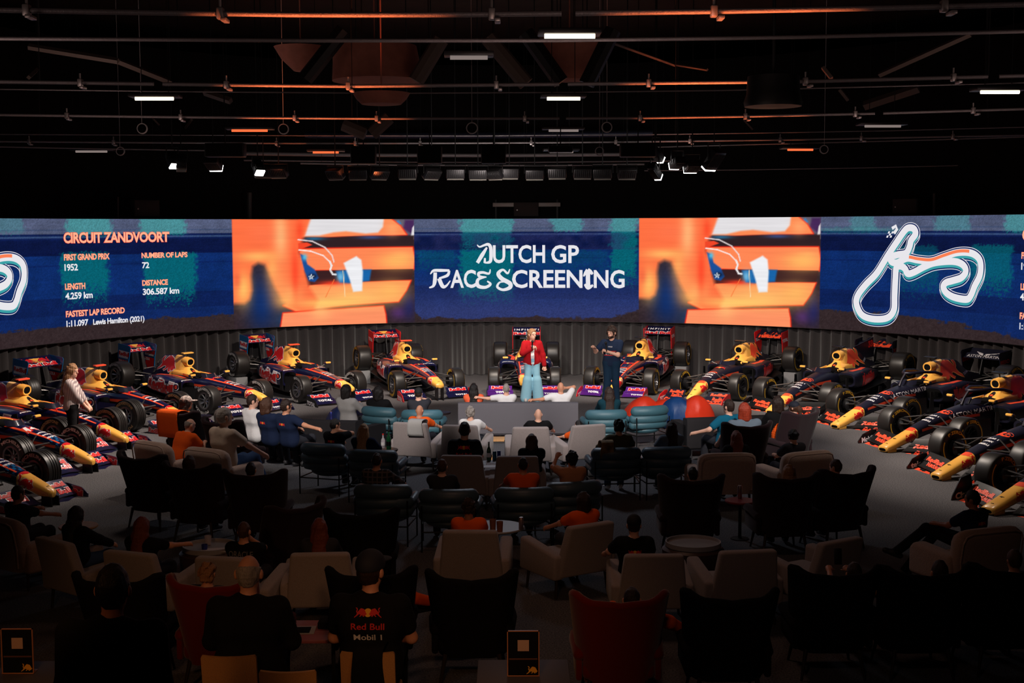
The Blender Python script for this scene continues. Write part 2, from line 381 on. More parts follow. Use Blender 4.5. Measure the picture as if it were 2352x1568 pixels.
def sdist(P, X, Y):
    P = np.array(P, float); d = np.full(X.shape, 1e9); ins = np.zeros(X.shape, bool); n = len(P)
    for i in range(n):
        a, b = P[i], P[(i + 1) % n]; e = b - a
        t = np.clip(((X - a[0]) * e[0] + (Y - a[1]) * e[1]) / (e @ e + 1e-9), 0, 1)
        d = np.minimum(d, (X - a[0] - t * e[0]) ** 2 + (Y - a[1] - t * e[1]) ** 2)
        c = ((a[1] > Y) != (b[1] > Y)); xx = (b[0] - a[0]) * (Y - a[1]) / (b[1] - a[1] + 1e-12) + a[0]
        ins ^= c & (X < xx)
    d = np.sqrt(d); return np.where(ins, -d, d)
def picture(xa, xb):
    """blurred orange close-up of a racing helmet, painted in a 1024 x 595 frame"""
    ua, ub = px_u(xa), px_u(xb); i0, i1 = np.searchsorted(UU, [ua, ub])
    X = (UU[i0:i1] - ua) / (ub - ua) * 1024 + 1308; Y = (1 - (ZZ - Z_S0) / (Z_S1 - Z_S0)) * 606 + 55
    X, Y = np.meshgrid(X, Y, indexing='ij'); A = np.ones(X.shape + (3,)) * col(52, 38, 42)
    A *= (1 + .25 * (N2[i0:i1, :, None] - .5))
    def poly(P, c, soft=4, fringe=None):
        d = sdist(P, X, Y)
        if fringe is not None:
            m = np.clip(.5 - (d - 6) / 8, 0, 1)[..., None]; A[:] = A * (1 - m) + np.asarray(fringe) * m
        m = np.clip(.5 - d / soft, 0, 1)[..., None]; A[:] = A * (1 - m) + np.asarray(c) * m
    def blob(cx, cy, rx, ry, c, s=1.0):
        m = (s * np.exp(-((X - cx) / rx) ** 2 - ((Y - cy) / ry) ** 2))[..., None]; A[:] = A * (1 - m) + np.asarray(c) * m
    def line(P, c, wd):
        for a, b in zip(P[:-1], P[1:]):
            a = np.array(a, float); b = np.array(b, float); e = b - a; t = np.clip(((X - a[0]) * e[0] + (Y - a[1]) * e[1]) / (e @ e), 0, 1)
            d = np.hypot(X - a[0] - t * e[0], Y - a[1] - t * e[1]); m = np.clip(.5 - (d - wd) / 3, 0, 1)[..., None]; A[:] = A * (1 - m) + np.asarray(c) * m
    blob(1470, 520, 90, 160, col(14, 44, 104)); blob(1600, 620, 60, 50, col(26, 60, 104), .8); blob(2230, 120, 120, 60, col(104, 100, 120)); blob(2240, 600, 50, 40, col(90, 50, 120), .7); blob(2300, 560, 40, 80, col(34, 36, 90), .9)
    RED = col(250, 40, 20)
    poly([(2205, 55), (2332, 55), (2332, 150), (2290, 140)], col(96, 92, 108), 10); poly([(2225, 75), (2245, 60), (2262, 80), (2245, 100)], col(40, 120, 190), 6); poly([(2282, 60), (2332, 60), (2332, 150), (2270, 110)], col(70, 40, 88), 14)
    poly([(2322, 105), (2332, 90), (2332, 175), (2312, 170)], col(225, 220, 222), 5)
    poly([(1690, 60), (2200, 50), (2255, 95), (2290, 146), (2000, 152), (1700, 160)], col(255, 138, 84), 6, RED)
    poly([(1752, 40), (2165, 40), (2158, 100), (2130, 132), (2060, 138), (1950, 124), (1880, 130), (1800, 148), (1716, 150)], col(226, 223, 226), 12)
    poly([(1680, 160), (1720, 155), (1850, 158), (2000, 152), (2332, 150), (2332, 219), (1680, 226)], col(48, 32, 36), 8)
    blob(2090, 160, 70, 10, col(60, 90, 160), .7); blob(1770, 165, 60, 10, col(40, 130, 180), .7)
    poly([(1690, 224), (2322, 219), (2332, 282), (2327, 345), (2050, 348), (1690, 342)], col(255, 134, 84), 4, RED)
    poly([(1740, 430), (2000, 418), (2310, 413), (2285, 470), (2240, 535), (1960, 548), (1660, 575), (1590, 540), (1700, 500)], col(255, 150, 90), 6, RED)
    poly([(1690, 348), (2326, 346), (2312, 408), (1880, 420), (1700, 432)], col(58, 32, 34), 4)
    blob(1880, 420, 90, 14, col(240, 50, 30), .9)
    poly([(1588, 585), (1900, 572), (2155, 560), (2166, 610), (2170, 670), (1573, 670)], col(255, 146, 100), 5, RED)
    blob(1800, 570, 60, 60, col(255, 190, 120), .7); blob(2010, 500, 190, 60, col(255, 196, 110), .75); blob(2260, 270, 60, 30, col(255, 180, 104), .6)
    poly([(1560, 50), (1750, 50), (1712, 150), (1686, 240), (1716, 340), (1740, 440), (1790, 520), (1760, 570), (1690, 575), (1620, 550), (1590, 520), (1540, 430), (1512, 350), (1490, 308), (1452, 296), (1420, 316), (1410, 370), (1414, 450), (1400, 500), (1370, 522), (1300, 520), (1300, 40)], col(255, 112, 66), 26)
    blob(1580, 140, 42, 130, col(255, 196, 130), .85); blob(1365, 440, 45, 90, col(255, 196, 104), .9); blob(1450, 262, 110, 30, col(255, 190, 104), .85); blob(1530, 330, 34, 70, col(255, 176, 96), .8); blob(1600, 510, 50, 40, col(255, 180, 96), .7); blob(1860, 535, 190, 30, col(255, 206, 110), .8); blob(2230, 300, 110, 50, col(255, 190, 100), .8); blob(2200, 470, 80, 60, col(255, 190, 100), .7); blob(2210, 110, 40, 40, col(255, 170, 110), .7); blob(1480, 130, 90, 60, col(255, 120, 80), .5); blob(1560, 430, 60, 110, col(255, 170, 100), .6); blob(1640, 480, 60, 60, col(255, 186, 110), .6)
    blob(1660, 350, 22, 130, col(255, 70, 40), .8); blob(1690, 120, 22, 60, col(250, 66, 36), .7); blob(1330, 390, 22, 50, col(240, 90, 60), .6)
    poly([(1690, 250), (1716, 262), (1730, 310), (1770, 340), (1792, 388), (1770, 412), (1735, 405), (1712, 345)], col(28, 78, 150), 8); blob(1715, 270, 14, 18, col(90, 190, 225)); blob(1760, 378, 22, 14, col(16, 24, 44))
    poly([(1680, 190), (1730, 186), (1760, 200), (1700, 222), (1680, 222)], col(240, 70, 40), 5)
    line([(1680, 170), (1760, 180), (1830, 215), (1870, 262), (1880, 300)], col(240, 226, 226), 3); line([(1684, 228), (1750, 236), (1820, 262), (1858, 300)], col(250, 240, 240), 3)
    line([(1856, 296), (1866, 320), (1858, 345), (1872, 370), (1890, 372)], col(240, 236, 236), 5)
    for k in range(5):
        a0, a1 = pi / 2 + k * 2 * pi / 5 * 2, pi / 2 + (k + 1) * 2 * pi / 5 * 2; line([(1750 + 15 * cos(a0), 383 - 15 * sin(a0)), (1750 + 15 * cos(a1), 383 - 15 * sin(a1))], col(230, 240, 245), 1.5)
    poly([(1890, 352), (1980, 344), (2090, 346), (2078, 412), (1960, 424), (1912, 418)], col(26, 100, 168), 12); blob(1915, 385, 22, 30, col(120, 190, 225), .9)
    poly([(1934, 306), (2006, 268), (2034, 290), (2042, 360), (2036, 470), (1986, 474), (1966, 400)], col(238, 238, 242), 10)
    line([(1880, 400), (1830, 500)], col(250, 120, 60), 2); line([(1930, 350), (1940, 500)], col(250, 220, 170), 2)
    A *= 1 + .05 * (N4[i0:i1, :, None] - .5)
    PIC[i0:i1] = A
picture(535, 952); picture(1467, 1883)
PIC = np.clip(PIC, 0, 1)
LIN = np.where(PIC <= 0.04045, PIC / 12.92, ((PIC + 0.055) / 1.055) ** 2.4)
G = scr(PU, PZ).reshape(-1, 3)
me = bpy.data.meshes.new('display_surface')
idx = np.arange(NU * NV).reshape(NU, NV); Q = np.stack([idx[:-1, :-1], idx[:-1, 1:], idx[1:, 1:], idx[1:, :-1]], -1).reshape(-1, 4)
me.vertices.add(len(G)); me.vertices.foreach_set('co', G.ravel()); me.loops.add(Q.size); me.loops.foreach_set('vertex_index', Q.ravel().astype(np.int32))
me.polygons.add(len(Q)); me.polygons.foreach_set('loop_start', np.arange(0, Q.size, 4, dtype=np.int32)); me.update(calc_edges=True)
ca = me.color_attributes.new('picture', 'FLOAT_COLOR', 'POINT'); ca.data.foreach_set('color', np.concatenate([LIN.reshape(-1, 3), np.ones((len(G), 1))], 1).astype(np.float32).ravel())
m = bpy.data.materials.new('led_picture'); m.use_nodes = True; nt = m.node_tree; nt.nodes.clear()
at_n = nt.nodes.new('ShaderNodeAttribute'); at_n.attribute_name = 'picture'; em = nt.nodes.new('ShaderNodeEmission'); out = nt.nodes.new('ShaderNodeOutputMaterial')
nt.links.new(at_n.outputs['Color'], em.inputs['Color']); nt.links.new(em.outputs[0], out.inputs['Surface'])
me.materials.append(m); m.cycles.emission_sampling = 'NONE'
screen = empty('led_screen', (HALL[0], HALL[1] + R_SCREEN, Z_S0), 0, 'long curved display wall showing orange helmet pictures, white titles and lap figures', 'screen')
def sc_link(name, mb, m, **k):
    o = mb.build(name, m, screen, **k); o.matrix_parent_inverse = Matrix.Translation((-HALL[0], -HALL[1] - R_SCREEN, -Z_S0)); return o
o = link('display_surface', me, screen); o.matrix_parent_inverse = Matrix.Translation((-HALL[0], -HALL[1] - R_SCREEN, -Z_S0))
# dark cabinet frame behind the picture
mb = MB(); V = []; F = []
nn = 240
for i in range(nn + 1):
    a = radians(-93.3 + 186.6 * i / nn)
    for r, z in ((R_SCREEN + .004, Z_S0 - .012), (R_SCREEN + .004, Z_S1 + .012), (R_SCREEN + .10, Z_S1 + .012), (R_SCREEN + .10, Z_S0 - .012)):
        V.append((HALL[0] + r * sin(a), HALL[1] + r * cos(a), z))
    if i: F += [((i - 1) * 4 + k, (i - 1) * 4 + (k + 1) % 4, i * 4 + (k + 1) % 4, i * 4 + k) for k in range(4)]
mb.add(V, F); sc_link('cabinet_frame', mb, mat('screen_cabinet', rgb(14, 13, 14), 0.6), recalc=False)

def glow(name, c, s=1.0):
    if name in MATS: return MATS[name]
    m = bpy.data.materials.new(name); m.use_nodes = True; nt = m.node_tree; nt.nodes.clear()
    e = nt.nodes.new('ShaderNodeEmission'); e.inputs[0].default_value = (*c, 1); e.inputs[1].default_value = s; out = nt.nodes.new('ShaderNodeOutputMaterial'); nt.links.new(e.outputs[0], out.inputs['Surface'])
    MATS[name] = m; return m
G_WHITE = glow('led_white', rgb(232, 230, 235)); G_PEACH = glow('led_peach', rgb(255, 178, 142)); G_RED = glow('led_red_edge', rgb(235, 66, 40)); G_TEAL = glow('led_teal', rgb(60, 160, 165)); G_ORANGE = glow('led_orange', rgb(250, 128, 84)); G_NAVY = glow('led_navy', rgb(12, 30, 88))
for g_ in (G_WHITE, G_PEACH, G_RED, G_TEAL, G_ORANGE, G_NAVY): g_.cycles.emission_sampling = 'NONE'
def title(mb, s, x0, x1, yt, yb, mi=0, off=.012, bold=.03, shear=0.0, edge=None, sp=1.0):
    """line of lettering between pixel columns x0 and x1, cap height yt..yb measured at x0"""
    u0, z1 = on_screen(x0, yt); u1 = on_screen(x1, yt)[0]; z0 = on_screen(x0, yb)[1]
    V, F = text2d(s, bold, shear, sp); H = text2d('HE', bold)[0]; b, t = H[:, 1].min(), H[:, 1].max()
    X = u0 + (V[:, 0] - V[:, 0].min()) / np.ptp(V[:, 0]) * (u1 - u0); Z = z0 + (V[:, 1] - b) / (t - b) * (z1 - z0)
    if edge is not None:
        e = (z1 - z0) * .03
        V2, F2 = text2d(s, bold + .024, shear, sp); X2 = u0 - e + (V2[:, 0] - V2[:, 0].min()) / np.ptp(V2[:, 0]) * (u1 - u0 + 2 * e); Z2 = z0 + (V2[:, 1] - b) / (t - b) * (z1 - z0)
        mb.add(scr(X2, Z2, off - .004), F2, edge)
    mb.add(scr(X, Z, off), F, mi)
mb = MB()
for q in (('UTCH', 1132, 1252, 563, 604), ('GP', 1266, 1330, 563, 604), ('AC', 1034, 1093, 620, 661), ('CREEN', 1176, 1338, 620, 661), ('NG', 1364, 1435, 620, 661)): title(mb, *q, bold=.022)
def stroke(mb, P, wd, mi, off=.012, closed=False):
    """brush stroke on the screen through pixel points"""
    Q = np.array([on_screen(x, y) for x, y in P]); W = [on_screen(1210, 600 - k)[1] - on_screen(1210, 600)[1] for k in (wd if hasattr(wd, '__len__') else [wd] * len(P))]
    strip(mb, Q, np.array(W) / 2, mi, off, closed)
def strip(mb, Q, hw, mi, off, closed=False):
    n = len(Q); T = np.roll(Q, -1, 0) - np.roll(Q, 1, 0)
    if not closed: T[0] = Q[1] - Q[0]; T[-1] = Q[-1] - Q[-2]
    T /= np.linalg.norm(T, axis=1)[:, None] + 1e-9; N = np.c_[-T[:, 1], T[:, 0]]; hw = np.asarray(hw).reshape(-1, 1) * np.ones((n, 1))
    A, B = Q + N * hw, Q - N * hw; V = np.concatenate([A, B]); F = [(i, (i + 1) % n, n + (i + 1) % n, n + i) for i in range(n if closed else n - 1)]
    mb.add(scr(V[:, 0], V[:, 1], off), F, mi)
def arc_pts(cx, cy, rx, ry, a0, a1, n=14): return [(cx + rx * cos(radians(a0 + (a1 - a0) * i / n)), cy - ry * sin(radians(a0 + (a1 - a0) * i / n))) for i in range(n + 1)]
# swash capitals of the display lettering: strokes through points of a 600 x 300 frame
def swash(P, wd):
    Q = np.array([(900 + x / 3.92, 480 + y / 3.92) for x, y in P]); n = len(Q); t = np.linspace(0, n - 1, n * 5); out = []
    for v in t:
        i = min(int(v), n - 2); f_ = v - i; p0, p1, p2, p3 = Q[max(i - 1, 0)], Q[i], Q[i + 1], Q[min(i + 2, n - 1)]
        out.append(.5 * (2 * p1 + (p2 - p0) * f_ + (2 * p0 - 5 * p1 + 4 * p2 - p3) * f_ ** 2 + (3 * p1 - p0 - 3 * p2 + p3) * f_ ** 3))
    stroke(mb, out, list(np.interp(t, range(n), wd)), 0, .013)
swash([(768, 322), (790, 340), (830, 326), (868, 318), (890, 350), (892, 440), (880, 476), (832, 484)], [2, 4, 5, 7, 8, 8, 7, 2]); swash([(856, 345), (815, 410), (770, 484)], [4, 9, 8]); swash([(838, 440), (836, 484)], [4, 6])
swash([(346, 586), (375, 554), (440, 552), (518, 552)], [2, 6, 7, 5]); swash([(390, 570), (386, 650), (372, 692), (336, 708)], [8, 9, 6, 3]); swash([(516, 552), (500, 596), (424, 624)], [5, 7, 4]); swash([(424, 624), (456, 694), (490, 690), (526, 644)], [9, 9, 5, 2])
swash([(886, 542), (874, 580), (820, 570), (782, 578), (790, 606), (852, 612)], [2, 5, 6, 7, 6, 3]); swash([(842, 612), (776, 634), (776, 690), (840, 704), (888, 676), (858, 648)], [3, 7, 9, 7, 6, 3])
swash([(1062, 540), (1042, 578), (1000, 546), (958, 580), (990, 626), (1062, 668), (1062, 706), (1000, 726), (950, 700), (970, 660), (1010, 656)], [2, 5, 5, 9, 10, 10, 9, 6, 6, 4, 2])
swash([(1726, 606), (1744, 574), (1764, 548)], [3, 7, 9]); swash([(1764, 546), (1788, 564), (1808, 586)], [9, 9, 5]); swash([(1768, 556), (1766, 620), (1768, 690)], [10, 10, 10]); swash([(1736, 676), (1768, 706), (1812, 684)], [4, 10, 4])
sc_link('title_lettering', mb, [G_WHITE, G_RED], smooth=False, recalc=False)
def info(dx_u):
    """block of lap figures; dx_u shifts it along the arc"""
    mb = MB(); base = len(mb.v)
    for s, x0, x1, yt, yb, c in (('CIRCUIT ZANDVOORT', 145, 388, 534, 558.5, 1), ('FIRST GRAND PRIX', 146, 251, 584, 598, 1), ('1952', 147, 178, 606.5, 622, 0), ('NUMBER OF LAPS', 324.5, 430, 580.5, 592.5, 1), ('72', 325.5, 342, 602, 616, 0),
                                 ('LENGTH', 148.5, 195, 651.5, 665.5, 1), ('4.259 km', 149, 212, 672.5, 688, 0), ('DISTANCE', 326, 385, 643.5, 656, 1), ('306.587 km', 327, 411, 663, 677.5, 0),
                                 ('FASTEST LAP RECORD', 150.5, 286, 714.5, 728.5, 1), ('1:11.097', 151.5, 202, 736.5, 751, 0), ('Lewis Hamilton (2021)', 213, 331, 733, 746, 0)):
        title(mb, s, x0, x1, yt, yb, c, bold=.03, edge=2 if c == 1 else None, sp=.95)
    if dx_u:
        for i, v in enumerate(mb.v):
            a = dx_u / R_SCREEN; d = v[:, :2] - HALL; mb.v[i] = np.c_[HALL[0] + d[:, 0] * cos(a) + d[:, 1] * sin(a), HALL[1] - d[:, 0] * sin(a) + d[:, 1] * cos(a), v[:, 2]]
    return mb
sc_link('figures_lettering', info(0), [G_WHITE, G_PEACH, G_RED], smooth=False, recalc=False)
DU = px_u(2344) - px_u(145)
sc_link('figures_lettering', info(DU), [G_WHITE, G_PEACH, G_RED], smooth=False, recalc=False)
# track map
TR = [(1968, 700), (1980, 725), (2005, 735), (2038, 733), (2054, 715), (2056, 680), (2058, 640), (2060, 618), (2070, 614), (2080, 620), (2086, 631), (2100, 628), (2125, 615), (2150, 606), (2190, 603), (2212, 610), (2220, 625), (2210, 640), (2190, 647), (2174, 652),
      (2168, 662), (2176, 676), (2195, 686), (2222, 690), (2232, 680), (2240, 660), (2252, 635), (2254, 608), (2246, 592), (2228, 583), (2200, 583), (2170, 592), (2140, 602), (2110, 600), (2085, 596), (2062, 606), (2049, 604), (2048, 594), (2062, 588), (2082, 584), (2090, 570), (2094, 555), (2104, 540),
      (2100, 528), (2088, 526), (2078, 534), (2060, 560), (2040, 590), (2015, 630), (1990, 656), (1972, 680)]
def smooth_loop(P, k=6):
    P = np.array(P, float); n = len(P); out = []
    for i in range(n):
        p0, p1, p2, p3 = P[i - 1], P[i], P[(i + 1) % n], P[(i + 2) % n]
        for j in range(k):
            t = j / k; out.append(.5 * ((2 * p1) + (-p0 + p2) * t + (2 * p0 - 5 * p1 + 4 * p2 - p3) * t * t + (-p0 + 3 * p1 - 3 * p2 + p3) * t ** 3))
    return np.array(out)
TQ = smooth_loop([on_screen(x, y - 3) for x, y in TR])
def track(dx):
    mb = MB(); Q = TQ + np.array([dx, 0]); D = np.array([0, -.06])
    for k, (off, hw, mi, sh) in enumerate(((.006, .125, 0, D), (.009, .110, 3, D), (.012, .125, 0, 0 * D), (.015, .110, 3, 0 * D), (.018, .082, 1, D), (.021, .082, 0, 0 * D))):
        strip(mb, Q + sh, hw, mi, off, True)
    a, b = 29 * 6, 34 * 6
    strip(mb, Q[a:b] + np.array([0, .03]), .036, 2, .024)
    f = TQ[46 * 6] + np.array([dx - .30, .12])
    for i in range(3):
        for j in range(3):
            if (i + j) % 2 == 0:
                c = f + np.array([.05 * i + .02 * j, .05 * j]); q = np.array([c, c + (.05, 0), c + (.07, .05), c + (.02, .05)]); mb.add(scr(q[:, 0], q[:, 1], .012), [(0, 1, 2, 3)], 0)
    strip(mb, np.array([f + (.22, .1), f + (.30, .2), f + (.27, .28), f + (.16, .22)]), .04, 0, .012)
    return mb
sc_link('track_map', track(0), [G_WHITE, G_TEAL, G_ORANGE, G_NAVY], smooth=False, recalc=False)
sc_link('track_map', track(-DU), [G_WHITE, G_TEAL, G_ORANGE, G_NAVY], smooth=False, recalc=False)
# ------------------------------------------------------------------ racing cars (local frame: x forward, y to the car's left, origin on the ground under the front axle)
NAVY = mat('navy_gloss_paint', rgb(22, 22, 62), 0.28, 0.25, coat=0.8, spec=0.6)
NAVYM = mat('navy_matt_paint', rgb(20, 20, 38), 0.42, 0.1, spec=0.5)
BLUE = mat('bright_blue_paint', rgb(20, 104, 164), 0.3, 0.2, coat=0.6)
PURPLE = mat('purple_paint', rgb(86, 34, 130), 0.3, 0.3, coat=0.6)
YEL = mat('yellow_paint', rgb(255, 188, 84), 0.35, coat=0.4)
RED = mat('red_paint', rgb(214, 26, 30), 0.4, coat=0.3)
ORA = mat('orange_red_paint', rgb(240, 78, 44), 0.45)
WHT = mat('white_paint', rgb(238, 234, 236), 0.45)
CARB = mat('black_carbon', rgb(20, 20, 22), 0.35, 0.1, spec=0.5)
RUB = mat('tyre_rubber', rgb(30, 27, 26), 0.42, spec=0.45)
RIM = mat('grey_wheel_metal', rgb(150, 148, 150), 0.3, 0.9)
RIMD = mat('dark_wheel_metal', rgb(48, 46, 48), 0.35, 0.8)
HOLE = mat('opening_shade', rgb(6, 6, 7), 0.9, spec=0.1)  # dark colour standing in for the shade inside openings
TYY = mat('yellow_tyre_mark', rgb(236, 186, 50), 0.6); TYW = mat('white_tyre_mark', rgb(215, 210, 205), 0.6); TYG = mat('tan_tyre_mark', rgb(196, 160, 110), 0.6)
SMOKE = mat('smoked_windscreen', rgb(30, 30, 44), 0.1, spec=0.8)
STONE = mat('grey_block', rgb(120, 120, 122), 0.8)
ARMM = mat('suspension_carbon', rgb(62, 58, 56), 0.3, 0.3)
CARM = [NAVY, NAVYM, BLUE, PURPLE, YEL, RED, ORA, WHT, CARB, HOLE, SMOKE, TYY]
I_NAVY, I_MATT, I_BLUE, I_PURP, I_YEL, I_RED, I_ORA, I_WHT, I_CARB, I_HOLE, I_SMOKE = range(11)

def sect(x, hw, zb, zt, e=2.6, n=20, yc=0.0):
    zc, hh = (zb + zt) / 2, (zt - zb) / 2; P = []
    for k in range(n):
        a = 2 * pi * k / n; c, s = cos(a), sin(a)
        P.append((x, yc + hw * math.copysign(abs(c) ** (2 / e), c), zc + hh * math.copysign(abs(s) ** (2 / e), s)))
    return P
def table(T, xs):
    T = sorted(T); X = [t[0] for t in T]; return [tuple([x] + [float(np.interp(x, X, [t[k] for t in T])) for k in range(1, len(T[0]))]) for x in xs]
def bvh_of(mb):
    return BVHTree.FromPolygons([tuple(v) for v in np.concatenate(mb.v)], mb.f)
def decal(mb, bvh, V, F, o, ax, ay, rd, mi, off=.004, L=.07):
    V, F = subdiv2d(V, F, L); V, F = lay(V, F, (o, ax, ay, rd), bvh, off); mb.add(V, F, mi)
def word(mb, bvh, s, o, ax, ay, rd, wd, ht, mi, edge=None, off=.004, bold=.05, shear=0.0, sp=1.0):
    V, F = text2d(s, bold, shear, sp); V = boxed(V, 0, wd, 0, ht)
    if edge is not None:
        V2, F2 = text2d(s, bold + .09, shear, sp); e = ht * .09; decal(mb, bvh, boxed(V2, -e, wd + e, -e, ht + e), F2, o, ax, ay, rd, edge, off)
        off += .003
    decal(mb, bvh, V, F, o, ax, ay, rd, mi, off, .12)
BULL_IN = poly2d(BULL); BULL_OUT = poly2d(offset2d(BULL, .028))
def bull(mb, bvh, o, ax, ay, rd, size, flip=False, mi=I_RED, edge=I_WHT, off=.004):
    s = np.array([-size if flip else size, size])
    if edge is not None: decal(mb, bvh, BULL_OUT[0] * s, BULL_OUT[1], o, ax, ay, rd, edge, off)
    decal(mb, bvh, BULL_IN[0] * s, BULL_IN[1], o, ax, ay, rd, mi, off + .003)
def disc2d(r, n=20): return np.array([(r * cos(2 * pi * k / n), r * sin(2 * pi * k / n)) for k in range(n)]), [tuple(range(n))]
def twin(mb, bvh, o, ax, ay, rd, size, red=I_RED, yel=I_YEL, off=.004):
    """sun disc with a bull charging in from each side"""
    ax = np.asarray(ax, float); o = np.asarray(o, float)
    d = disc2d(size * .3); decal(mb, bvh, d[0], d[1], o, ax, ay, rd, yel, off)
    bull(mb, bvh, o - ax * size * 1.02 + np.asarray(ay) * (-.02 * size), ax, ay, rd, size * .95, False, red, None, off + .002)
    bull(mb, bvh, o + ax * size * 1.02 + np.asarray(ay) * (-.02 * size), ax, ay, rd, size * .95, True, red, None, off + .002)
def rect2d(w_, h_): return np.array([(0, 0), (w_, 0), (w_, h_), (0, h_)]), [(0, 1, 2, 3)]

WHEELS = {}
def tyre_mesh(R, wd, groove, style, rim_r):
    key = (R, wd, groove, style)
    if key in WHEELS: return WHEELS[key]
    h = wd / 2; mb = MB()
    top = []
    if groove:
        for k in range(5):
            c = -h * .62 + k * h * .31
            top += [(R, c - .045 * 1.0), (R, c + .028)] if k < 4 else [(R, c - .045), (R, c + .02)]
            if k < 4: top += [(R - .012, c + .034), (R - .012, c + .042)]
        top = sorted(top, key=lambda q: q[1])
    else: top = [(R - .004, -h * .7), (R, -h * .4), (R, 0), (R, h * .4), (R - .004, h * .7)]
    prof = [(rim_r, -h * .86), (rim_r + .02, -h * .95), (R - .10, -h), (R - .05, -h * .985), (R - .022, -h * .92), (R - .008, -h * .82)] + top + [(R - .008, h * .82), (R - .022, h * .92), (R - .05, h * .985), (R - .10, h), (rim_r + .02, h * .95), (rim_r, h * .86)]
    mb.lathe(prof, 48, 0, 'y', closed=True)
    mats = [RUB, {'yellow': TYY, 'white': TYW, 'tan': TYG}[style[0]]]
    rr = (rim_r + R) / 2 + .012
    for side in (-1, 1):
        y = side * (h + .0015)
        if style[0] == 'yellow':
            for a0, a1 in ((-1.0, .45), (pi - 1.0, pi + .45)):
                n = 20; P = []
                for i in range(n + 1):
                    a = a0 + (a1 - a0) * i / n; P += [((rr - .012) * cos(a), y, (rr - .012) * sin(a)), ((rr + .012) * cos(a), y, (rr + .012) * sin(a))]
                mb.add(P, [(2 * i, 2 * i + 2, 2 * i + 3, 2 * i + 1) for i in range(n)], 1)
            words = [(style[1], pi * .5, .62), (style[2], pi * 1.5, .62)]
        else: words = [(style[1], pi * .5, .9), (style[2], pi * 1.5, .9)]
        for s, ac, span in words:
            V, F = text2d(s, .03); V = boxed(V, -1, 1, -1, 1); ht = .028
            A = ac - V[:, 0] * span * .9 * side * -1 * -1 if False else ac + V[:, 0] * span * side
            r_ = rr + V[:, 1] * ht
            mb.add(np.c_[r_ * np.cos(A), np.full(len(A), y + side * .001), r_ * np.sin(A)], F, 1)
    WHEELS[key] = mb.mesh('tyre', mats, recalc=False, angle=50); return WHEELS[key]
RIMS = {}
def rim_mesh(rim_r, wd, kind):
    key = (rim_r, wd, kind)
    if key in RIMS: return RIMS[key]
    h = wd / 2; mb = MB()
    mb.lathe([(rim_r + .004, -h * .9), (rim_r + .004, h * .9), (rim_r - .02, h * .9), (rim_r - .03, h * .6), (rim_r - .03, -h * .9)], 32, 0, 'y', closed=True)
    for side in (-1, 1):
        if kind == 'cover':
            mb.lathe([(0.0, side * h * .80), (rim_r * .9, side * h * .84), (rim_r, side * h * .9)], 32, 1, 'y'); continue
        for k in range(8):
            a = 2 * pi * k / 8
            mb.tube([(0.03 * cos(a), side * h * .45, .03 * sin(a)), (rim_r * .6 * cos(a), side * h * .55, rim_r * .6 * sin(a)), ((rim_r - .01) * cos(a), side * h * .8, (rim_r - .01) * sin(a))], [.022, .016, .02], 6, 0)
        mb.lathe([(0.0, side * h * .62), (.035, side * h * .6), (.05, side * h * .4)], 16, 0, 'y')
    mb.lathe([(0.0, -h * .38), (rim_r * .82, -h * .38), (rim_r * .82, h * .38), (0, h * .38)], 24, 1, 'y')
    RIMS[key] = mb.mesh('wheel_rim', [RIM if kind == 'light' else RIMD, CARB], recalc=True); return RIMS[key]

ERA = {
 'A': dict(wb=3.05, tf=.70, tr=.66, R=.33, wf=.30, wr=.37, rimr=.185, fw=1.42, rwz=.90, rww=.98, rwe=(.28, .92), airx=-1.62, airz=.84,
           secs=[(1.02, .04, .25, .32), (.985, .08, .225, .36), (.8, .105, .22, .42), (.5, .125, .27, .49), (0, .16, .30, .585), (-.5, .20, .22, .63), (-1.0, .27, .10, .65), (-1.6, .31, .08, .60), (-2.3, .26, .08, .5)], xn=.38),
 'B': dict(wb=3.15, tf=.76, tr=.71, R=.33, wf=.275, wr=.36, rimr=.185, fw=1.8, rwz=.95, rww=.75, rwe=(.22, .97), airx=-1.70, airz=.85,
           secs=[(1.0, .05, .42, .49), (.97, .10, .395, .525), (.8, .13, .39, .565), (.5, .145, .37, .60), (0, .17, .32, .64), (-.6, .22, .2, .655), (-1.1, .27, .1, .65), (-1.7, .31, .08, .6), (-2.4, .26, .08, .5)], xn=.48),
 'C': dict(wb=3.35, tf=.76, tr=.71, R=.33, wf=.275, wr=.36, rimr=.185, fw=1.65, rwz=.95, rww=.75, rwe=(.22, .97), airx=-1.85, airz=.85,
           secs=[(1.05, .05, .15, .23), (1.02, .085, .13, .27), (.8, .105, .16, .34), (.5, .13, .22, .46), (0, .165, .28, .575), (-.6, .22, .2, .625), (-1.1, .27, .1, .64), (-1.8, .31, .08, .6), (-2.6, .26, .08, .5)], xn=.32),
 'D': dict(wb=3.6, tf=.84, tr=.79, R=.335, wf=.32, wr=.41, rimr=.175, fw=1.9, rwz=.86, rww=.98, rwe=(.25, .88), airx=-2.0, airz=.86,
           secs=[(1.2, .10, .15, .23), (1.18, .125, .14, .255), (1.0, .13, .15, .30), (.6, .135, .2, .40), (.2, .145, .25, .50), (-.2, .17, .28, .57), (-.8, .22, .2, .62), (-1.3, .27, .1, .64), (-2.0, .31, .08, .6), (-2.8, .26, .08, .5)], xn=.42)}

